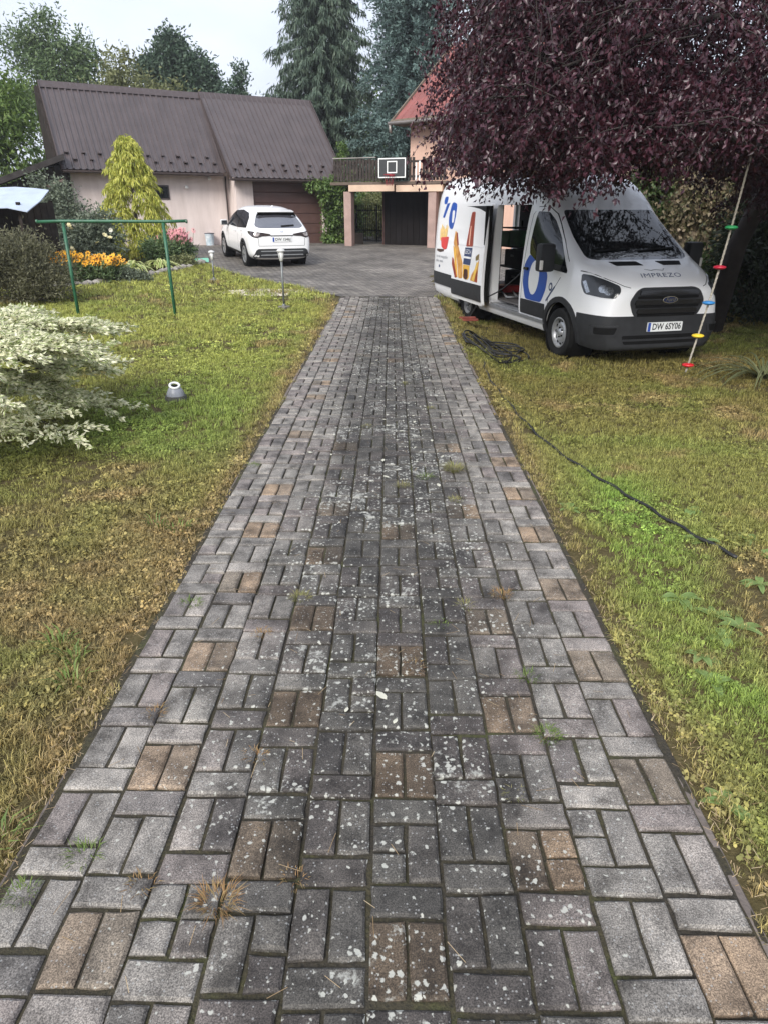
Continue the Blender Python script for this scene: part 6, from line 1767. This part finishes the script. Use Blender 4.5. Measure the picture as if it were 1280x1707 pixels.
V, F, _ = merge(parts)
ML_PURPLE = leaf_mat('purple_leaf', [(0,(.018,.005,.009)),(.45,(.038,.010,.017)),(.8,(.066,.019,.030)),(1,(.14,.058,.075))], .14, .38, 1.4, .35, .5)  # palest stop imitates greyish highlights on the leaves
mk_obj('crown', np_mesh('crown', V, F), pt, ML_PURPLE)
tw.build('twig', M_BARKD, pt)

# ---- dark hedge and ivy wall on the right
iv = empty('ivy_wall', G(6.6, 15.0), math.radians(-25), 'old wall covered in cream and green ivy behind the van', 'wall')
MB().box((-2.0,-.12,-.6),(2.2,.12,3.1)).build('masonry', plain('old_stone_wall',(.30,.24,.17),.95,.3,4,bump=.8,bscale=12), iv)
r_ = np.random.default_rng(46)
foliage('ivy_leaves', iv, leaf_mat('cream_ivy_leaf', [(0,(.05,.07,.02)),(.4,(.13,.13,.06)),(.7,(.34,.27,.17)),(1,(.52,.42,.30))], .2, .5, 1.1, .5), [(np.array([-.6,-.2,2.0]),np.array([1.6,.16,.9])),(np.array([.9,-.2,2.2]),np.array([1.2,.16,1.0]))], 260, 22, .10, .085, .07, .8, r_, .7)
foliage('ivy_leaves', iv, leaf_mat('green_ivy_leaf', [(0,(.03,.055,.015)),(.5,(.06,.10,.03)),(1,(.12,.16,.05))], .25), [(np.array([-.2,-.24,.6]),np.array([2.0,.2,.9])),(np.array([-1.4,-.24,2.3]),np.array([.5,.16,.8]))], 240, 22, .10, .09, .07, .8, r_, .7)
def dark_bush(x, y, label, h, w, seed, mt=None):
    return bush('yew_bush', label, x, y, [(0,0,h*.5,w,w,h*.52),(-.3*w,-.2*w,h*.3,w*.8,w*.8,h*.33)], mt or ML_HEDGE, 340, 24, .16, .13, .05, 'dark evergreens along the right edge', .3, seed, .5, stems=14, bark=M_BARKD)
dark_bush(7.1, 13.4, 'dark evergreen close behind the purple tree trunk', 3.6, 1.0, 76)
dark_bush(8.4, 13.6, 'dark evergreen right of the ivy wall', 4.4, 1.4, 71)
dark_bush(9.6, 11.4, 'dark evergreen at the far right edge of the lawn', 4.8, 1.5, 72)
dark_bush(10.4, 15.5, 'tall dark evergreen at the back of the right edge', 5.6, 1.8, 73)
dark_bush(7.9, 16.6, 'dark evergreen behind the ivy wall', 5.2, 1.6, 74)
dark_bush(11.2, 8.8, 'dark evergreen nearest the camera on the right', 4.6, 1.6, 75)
# ================================================================== lawn
def vnoise(x, y, s, seed):
    r = np.random.default_rng(seed); t = r.random((64,64)); xi, yi = np.asarray(x)*s + 100, np.asarray(y)*s + 100
    x0, y0 = np.floor(xi).astype(int), np.floor(yi).astype(int); fx, fy = sstep(xi-x0), sstep(yi-y0)
    g = lambda a, b: t[a % 64, b % 64]
    return (g(x0,y0)*(1-fx)+g(x0+1,y0)*fx)*(1-fy) + (g(x0,y0+1)*(1-fx)+g(x0+1,y0+1)*fx)*fy
def fbm(x, y, s, seed): return .55*vnoise(x,y,s,seed) + .3*vnoise(x,y,s*2.3,seed+1) + .15*vnoise(x,y,s*5.1,seed+2)

def grass_mat():
    m, n, l, b = new_mat('grass_blades')
    at = N(n, 'ShaderNodeAttribute'); at.attribute_name = 'gcol'; at.attribute_type = 'INSTANCER'
    t = N(n, 'ShaderNodeAttribute'); t.attribute_name = 't'
    geo = N(n, 'ShaderNodeNewGeometry')
    rv = ramp(n, [(0,(.45,.42,.35)),(.35,(.82,.82,.75)),(.8,(1.25,1.2,1.08)),(1,(1.8,1.65,1.35))]); l.new(geo.outputs['Random Per Island'], rv.inputs['Fac'])
    c = mixc(n, l, 1.0, at.outputs['Color'], rv.outputs['Color'], 'MULTIPLY')
    l.new(c, b.inputs['Base Color']); b.inputs['Roughness'].default_value = .55; b.inputs['Specular IOR Level'].default_value = .25
    tr = N(n, 'ShaderNodeBsdfTranslucent'); l.new(c, tr.inputs['Color']); ms = N(n, 'ShaderNodeMixShader'); ms.inputs[0].default_value = .3
    l.new(b.outputs[0], ms.inputs[1]); l.new(tr.outputs[0], ms.inputs[2]); l.new(ms.outputs[0], n['Material Output'].inputs['Surface'])
    return m
M_GRASS = grass_mat()

def tuft(seed, n, h, rad, w, clover=0):
    r = np.random.default_rng(seed); V, F, T = [], [], []
    for i in range(n):
        a, q = 2*PI*r.random(), rad*math.sqrt(r.random()); x, y = q*math.cos(a), q*math.sin(a)
        if i < clover:                                  # small round leaves on short stalks
            z = h*(.3+.4*r.random()); s = .0045+.004*r.random(); tx, ty = r.normal()*.35, r.normal()*.35
            n0 = len(V); k = 6
            for j in range(k): V.append((x+s*math.cos(2*PI*j/k), y+s*math.sin(2*PI*j/k), z+s*(tx*math.cos(2*PI*j/k)+ty*math.sin(2*PI*j/k)))); T.append(.8)
            F += [(n0,n0+1,n0+2),(n0,n0+2,n0+3),(n0,n0+3,n0+4),(n0,n0+4,n0+5)]
            continue
        b = 2*PI*r.random(); lean = .35+.9*r.random(); hh = h*(.5+.7*r.random()); ww = w*(.7+.6*r.random())
        dx, dy = math.cos(b), math.sin(b); sx, sy = -dy*ww/2, dx*ww/2; n0 = len(V)
        m_ = (x+dx*hh*lean*.35, y+dy*hh*lean*.35, hh*.62); e = (x+dx*hh*lean, y+dy*hh*lean, hh*(1-.35*lean*.6))
        V += [(x-sx,y-sy,-.004),(x+sx,y+sy,-.004),(m_[0]+sx*.8,m_[1]+sy*.8,m_[2]),(m_[0]-sx*.8,m_[1]-sy*.8,m_[2]),e]; T += [0,0,.6,.6,1]
        F += [(n0,n0+1,n0+2),(n0,n0+2,n0+3),(n0+3,n0+2,n0+4)]
    me = np_mesh('tuft', V, F, attrs={'t': T}); me.materials.append(M_GRASS); return me
pc = bpy.data.collections.new('tuft_sources')
for i, (n, h, rad, w, cl) in enumerate([(26,.036,.034,.0030,0),(24,.030,.036,.0034,0),(22,.044,.030,.0027,0),(30,.028,.038,.0032,8),(30,.026,.038,.0032,14),(20,.022,.036,.0036,0)]):
    o = bpy.data.objects.new('tuft_%d' % i, tuft(900+i, n, h, rad, w, cl)); pc.objects.link(o)

def lawn_points():
    r = np.random.default_rng(101); X, Y, Sc = [], [], []
    def add(x0, x1, y0, y1, dens, sc):
        n = int((x1-x0)*(y1-y0)*dens); X.append(r.uniform(x0,x1,n)); Y.append(r.uniform(y0,y1,n)); Sc.append(np.full(n, sc))
    for y0, y1, dens, sc in ((.3,3.0,1700,.86),(3.0,5.5,1150,.98),(5.5,9.0,560,1.25),(9.0,14.0,250,1.7),(14.0,23.0,75,2.6)):
        hw = .60*(y1*.95+.7) + .9
        add(-hw, -1.05, y0, y1, dens, sc); add(.95, min(hw, 12), y0, y1, dens, sc)
    X, Y, Sc = map(np.concatenate, (X, Y, Sc))
    lim = .60*(Y*.95+.7) + .6
    keep = np.abs(X) < lim
    keep &= ~((X > -1.085+.02*np.sin(Y*7)) & (X < .985+.02*np.sin(Y*5)))
    cl_i, cr_i = np.interp(Y, CY, CL), np.interp(Y, CY, CR)
    keep &= ~((Y > 14.6) & (X > cl_i+.03) & (X < cr_i-.03))
    bed = np.interp(Y, [15.6,16.5,17.5,18.9,20.2,21.3,22.4], [-8.6,-7.3,-6.75,-6.25,-5.85,-5.7,-5.9])
    keep &= ~((Y > 15.7) & (X < bed))
    # bare brown patch on the right, thin turf along the paving
    bare = np.exp(-(((X-1.93)/.42)**2 + ((Y-2.62)/.55)**2)) + .8*np.exp(-(((X+3.0)/1.2)**2 + ((Y-13.4)/.4)**2))*0
    keep &= r.random(len(X)) > bare*.92
    edge = np.minimum(np.abs(X+1.13), np.abs(X-1.03)); keep &= (edge > .06) | (r.random(len(X)) < .6)
    thin = fbm(X, Y, .9, 11); keep &= r.random(len(X)) < np.clip(.62 + 1.3*(thin-.35), .45, 1)
    return X[keep], Y[keep], Sc[keep]
LX, LY, LS = lawn_points()
def lawn_colour(X, Y):
    r = np.random.default_rng(5); n1, n2, n3 = fbm(X,Y,.55,21), fbm(X,Y,1.7,31), fbm(X,Y,.25,41)
    dry = np.array([.25,.19,.10]); olive = np.array([.18,.187,.062]); yel = np.array([.258,.28,.082]); green = np.array([.155,.215,.056]); fresh = np.array([.155,.26,.055])
    def mixv(a, b, t): t = np.clip(t,0,1)[:,None]; return a*(1-t) + b*t
    base = mixv(olive, green, (n1-.42)*4)
    # yellow-green further out on the left
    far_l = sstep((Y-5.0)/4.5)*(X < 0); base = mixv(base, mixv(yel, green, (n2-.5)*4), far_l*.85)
    # dry thatch near the camera on the left and along the paving
    near_l = (X < 0)*sstep((6.0-Y)/3.2); base = mixv(base, dry*.85, near_l*np.clip(.24+1.6*(n2-.35),0,.8))
    edge = np.minimum(np.abs(X+1.13), np.abs(X-1.03)); base = mixv(base, dry, np.exp(-edge/.13)*.85)
    # right lawn: fresh strip near the drive, darker olive-brown further out
    fr = (X > 0)*np.exp(-((X-1.45)/.38)**2)*sstep((5.2-Y)/1.0)*np.clip(.5+1.8*(n2-.4),0,1)
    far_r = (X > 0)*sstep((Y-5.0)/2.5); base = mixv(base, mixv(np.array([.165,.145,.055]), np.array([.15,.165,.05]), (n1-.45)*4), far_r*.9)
    base = mixv(base, fresh, fr)
    base = mixv(base, dry*.8, (X > 0)*np.exp(-(((X-1.95)/.5)**2 + ((Y-2.6)/.6)**2)))
    base = mixv(base, dry, np.clip((n2-.62)*5,0,.8))
    return base*1.6*(.66+.58*r.random((len(X),1)))
GC = lawn_colour(LX, LY)
me = bpy.data.meshes.new('lawn_grass'); nP = len(LX)
PZ = gz(LX, LY) + np.where((np.abs(LX) > 1.3) & (LY < 14), .012*np.sin(LX*1.7+LY*.6)*np.cos(LY*1.1-LX*.4), 0)
me.vertices.add(nP); me.vertices.foreach_set('co', np.stack([LX,LY,PZ],1).astype(np.float32).ravel())
r_ = np.random.default_rng(8)
for nm, ty, val in (('rot','FLOAT_VECTOR',np.stack([r_.normal(size=nP)*.12, r_.normal(size=nP)*.12, r_.random(nP)*2*PI],1)), ('gcol','FLOAT_VECTOR',GC)):
    a = me.attributes.new(nm, ty, 'POINT'); a.data.foreach_set('vector', val.astype(np.float32).ravel())
a = me.attributes.new('scl','FLOAT','POINT'); a.data.foreach_set('value', (LS*(.7+.45*r_.random(nP))*(.75+.5*fbm(LX,LY,2.6,71))).astype(np.float32))
clov = fbm(LX, LY, 1.3, 55); kind = np.where(r_.random(nP) < np.clip((clov-.46)*3, .05, .6), r_.integers(3,5,nP), r_.choice([0,1,2,5], nP))
a = me.attributes.new('kid','INT','POINT'); a.data.foreach_set('value', kind.astype(np.int32))
me.update()
lawn = mk_obj('lawn_grass', me, None, M_GRASS); tag(lawn, 'short patchy mown grass of the lawns', 'grass', kind='stuff')
ng = bpy.data.node_groups.new('lawn_scatter', 'GeometryNodeTree')
ng.interface.new_socket('Geometry', in_out='INPUT', socket_type='NodeSocketGeometry'); ng.interface.new_socket('Geometry', in_out='OUTPUT', socket_type='NodeSocketGeometry')
gi, go = ng.nodes.new('NodeGroupInput'), ng.nodes.new('NodeGroupOutput')
ci = ng.nodes.new('GeometryNodeCollectionInfo'); ci.inputs['Collection'].default_value = pc; ci.inputs['Separate Children'].default_value = True; ci.inputs['Reset Children'].default_value = True
ip = ng.nodes.new('GeometryNodeInstanceOnPoints'); ip.inputs['Pick Instance'].default_value = True
def named(nm, ty):
    nd = ng.nodes.new('GeometryNodeInputNamedAttribute'); nd.data_type = ty; nd.inputs['Name'].default_value = nm; return nd.outputs['Attribute']
ng.links.new(gi.outputs[0], ip.inputs['Points']); ng.links.new(ci.outputs[0], ip.inputs['Instance'])
ng.links.new(named('kid','INT'), ip.inputs['Instance Index']); ng.links.new(named('rot','FLOAT_VECTOR'), ip.inputs['Rotation']); ng.links.new(named('scl','FLOAT'), ip.inputs['Scale'])
ng.links.new(ip.outputs[0], go.inputs[0])
md = lawn.modifiers.new('scatter', 'NODES'); md.node_group = ng

# ================================================================== weeds in the paving, on the lawn and fallen leaves
def weed(name, label, x, y, n, h, w, mat, seed, group, cat='weed', rad=.03, z=None, lean=1.0):
    r = np.random.default_rng(seed); zz = z if z is not None else (float(gz(0,y))+.012 if -1.1 < x < 1.0 else gheight(x,y))
    V, F = [], []
    for i in range(n):
        a, q = 2*PI*r.random(), rad*math.sqrt(r.random()); px_, py_ = q*math.cos(a), q*math.sin(a); b = a + r.normal()*.6; le = lean*(.3+.9*r.random()); hh = h*(.5+.7*r.random()); ww = w*(.6+.8*r.random())
        dx, dy = math.cos(b), math.sin(b); sx, sy = -dy*ww/2, dx*ww/2; n0 = len(V)
        m_ = (px_+dx*hh*le*.45, py_+dy*hh*le*.45, hh*.6); e = (px_+dx*hh*le*1.1, py_+dy*hh*le*1.1, hh*(1-.45*le*.7))
        V += [(px_-sx*.4,py_-sy*.4,-.01),(px_+sx*.4,py_+sy*.4,-.01),(m_[0]+sx,m_[1]+sy,m_[2]),(m_[0]-sx,m_[1]-sy,m_[2]),e]
        F += [(n0,n0+1,n0+2),(n0,n0+2,n0+3),(n0+3,n0+2,n0+4)]
    o = mk_obj(name, np_mesh(name, V, F), None, mat); o.location = (x, y, zz); tag(o, label, cat, group); return o
ML_DRY = leaf_mat('dry_weed', [(0,(.22,.12,.05)),(.5,(.36,.22,.10)),(1,(.30,.25,.10))], .25, .7, 8, .2)
ML_WEED = leaf_mat('fresh_weed', [(0,(.08,.13,.03)),(.5,(.14,.21,.045)),(1,(.24,.29,.08))], .3, .55, 8, .2)
ML_STRAW = leaf_mat('straw_weed', [(0,(.20,.18,.07)),(.5,(.30,.27,.12)),(1,(.20,.24,.07))], .3, .6, 8, .2)
WEEDS = [(-.46,1.22,'dry',60,.05),(-.56,2.48,'dry',26,.03),(-.43,2.78,'mix',44,.045),(.45,4.54,'straw',90,.08),(.08,4.23,'straw',34,.05),(.54,2.82,'dry',44,.04),(.35,2.72,'straw',30,.035),(.56,1.86,'green',40,.04),(.55,2.19,'green',24,.035),(-.45,1.75,'dry',24,.03),(-.88,1.36,'green',24,.04),(-1.0,1.24,'green',26,.035),(-.68,1.27,'dry',22,.03),(-.94,2.72,'green',26,.04),(.42,3.99,'straw',30,.04),(.24,4.39,'green',26,.05),(-.26,1.29,'dry',16,.025),(.23,2.56,'green',16,.03),(-.87,1.96,'dry',20,.03),(.10,2.25,'dry',22,.03),(-1.0,4.62,'green',26,.04),(.4,1.6,'straw',12,.025),(.37,6.2,'straw',30,.04),(-.2,5.6,'straw',24,.04),(.15,7.2,'straw',30,.04)]
wm = {'dry': (ML_DRY,'dry rust-brown'), 'mix': (ML_STRAW,'half dry'), 'straw': (ML_STRAW,'straw-coloured'), 'green': (ML_WEED,'small green')}
for i, (x, y, k, n, h) in enumerate(WEEDS):
    weed('joint_weed', '%s weed tuft growing in a joint of the driveway' % wm[k][1], x, y, n*3, h*.8, .0022, wm[k][0], 300+i, k+' weed tufts in the driveway joints', rad=.02+h*.45, lean=1.3)
for i, (x, y) in enumerate([(-1.38,3.6),(-1.24,3.56),(-1.42,2.39),(-1.31,2.29),(-1.26,2.15),(-1.16,1.4),(-1.98,5.85)]):
    weed('grass_tuft', 'bright green grass tuft standing out of the left lawn', x, y, 26, .085, .006, ML_WEED, 340+i, 'bright grass tufts in the left lawn', 'grass tuft', rad=.05)
M_BROAD = edge_leaf('broad_weed_leaf', (.17,.25,.07), (.22,.31,.10), .3)
for i, (x, y) in enumerate([(1.77,3.43),(2.04,3.47),(2.02,3.25),(1.4,2.81),(1.49,2.66),(1.31,2.36),(1.47,2.49),(1.57,2.56),(1.29,2.18),(1.10,1.2),(1.07,1.58),(1.12,3.89),(1.85,2.95),(2.2,3.0),(1.9,3.9)]):
    strap_plant('broadleaf_weed', 'broad leaved weed rosette in the right lawn', x, y, 6, .10, .038, M_BROAD, 360+i, 'weed', .75, 'broad leaved weeds in the right lawn')
# pale fallen leaves on the dark paving
fm_ = MB(); fm_.add([(-.022,0,0),(-.008,.011,.003),(.014,.010,.002),(.024,0,.004),(.010,-.011,.002),(-.010,-.010,.003)],[(0,1,2,3,4,5)]); fme = fm_.mesh('fallen_leaf'); fme.materials.append(plain('bleached_leaf',(.50,.49,.40),.7,.2,20))
r_ = np.random.default_rng(12); fl = []
for i in range(46):
    y = 4.2 + 6.2*r_.random()**.9; x = .12 + .34*r_.normal() - .02*(y-6)
    fl.append((float(np.clip(x,-.9,.85)), y))
fl += [(-.03,2.06),(.02,1.92),(-.16,1.98),(.33,5.2),(-.62,4.9)]
for x, y in fl:
    o = bpy.data.objects.new('fallen_leaf', fme); COL.objects.link(o); s = .6+.7*r_.random(); o.scale = (s,s,s)
    o.location = (x, y, float(gz(0,y))+.026); o.rotation_euler = (0,0,r_.random()*6)
    tag(o, 'small bleached leaf fallen on the driveway', 'leaf', 'bleached leaves fallen on the driveway')
br_ = mk_obj('brown_leaf', fme.copy(), None); br_.data.materials.clear(); br_.data.materials.append(plain('brown_leaf',(.25,.09,.03),.7,.2,20)); br_.scale = (1.6,1.6,1.6); br_.location = (-1.30,1.62,gheight(-1.30,1.62)+.03); tag(br_, 'single red-brown leaf on the grass at the left edge', 'leaf')
# dry litter and stalks along both edges
V, F = [], []
for i in range(2600):
    s = -1 if r_.random() < .55 else 1; y = .5 + 11*r_.random()**1.6; x = (-1.10 if s < 0 else 1.0) + s*abs(r_.normal())*.09 - s*.05
    a = r_.random()*PI; L_ = .008+.026*r_.random(); z = gheight(x,y)+.024+.006*r_.random(); n0 = len(V); dx, dy = math.cos(a)*L_/2, math.sin(a)*L_/2; wx, wy = -math.sin(a)*.0009, math.cos(a)*.0009
    V += [(x-dx-wx,y-dy-wy,z),(x+dx-wx,y+dy-wy,z+.004),(x+dx+wx,y+dy+wy,z+.004),(x-dx+wx,y-dy+wy,z)]; F.append((n0,n0+1,n0+2,n0+3))
for i in range(170):
    x, y = r_.uniform(-1.0,.9), .6+5*r_.random(); a = r_.random()*PI; L_ = .02+.05*r_.random(); z = .0245+.003*r_.random(); n0 = len(V); dx, dy = math.cos(a)*L_/2, math.sin(a)*L_/2; wx, wy = -math.sin(a)*.0008, math.cos(a)*.0008
    V += [(x-dx-wx,y-dy-wy,z),(x+dx-wx,y+dy-wy,z+.002),(x+dx+wx,y+dy+wy,z+.002),(x-dx+wx,y-dy+wy,z)]; F.append((n0,n0+1,n0+2,n0+3))
o = mk_obj('dry_litter', np_mesh('dry_litter', V, F), None, leaf_mat('dry_straw', [(0,(.16,.10,.05)),(.5,(.34,.24,.13)),(1,(.50,.40,.26))], .1, .8, 5, .2)); tag(o, 'dry straw and needles littering the driveway edges', 'litter', kind='stuff')

# labels that single out look-alike weeds by their order from the camera
ORD = ['nearest','second nearest','third nearest','fourth nearest','fifth nearest','sixth nearest','seventh nearest','eighth nearest','ninth nearest','tenth nearest','eleventh nearest','twelfth nearest','thirteenth nearest','fourteenth nearest','fifteenth nearest','sixteenth nearest']
byl = {}
for o in COL.objects:
    if o.parent is None and o.get('category') in ('weed', 'grass tuft'): byl.setdefault(o['label'], []).append(o)
for lab, lst in byl.items():
    if len(lst) > 1:
        for k, o in enumerate(sorted(lst, key=lambda q: q.location.y)): o['label'] = lab + ', ' + ORD[min(k, 15)] + ' to the camera'

# ================================================================== damp air
hm = bpy.data.materials.new('damp_air'); hm.use_nodes = True
hn, hl_ = hm.node_tree.nodes, hm.node_tree.links
hn.clear(); ho = hn.new('ShaderNodeOutputMaterial'); hv = hn.new('ShaderNodeVolumePrincipled')
hv.inputs['Color'].default_value = (.93,.95,1.0,1); hv.inputs['Density'].default_value = 0.0009; hv.inputs['Anisotropy'].default_value = .3
hl_.new(hv.outputs[0], ho.inputs['Volume'])
hb = MB().box((-460,-260,-2.0),(460,660,27.0)).build('haze', hm); tag(hb, 'thin damp haze between the lawn and the far trees', kind='stuff')
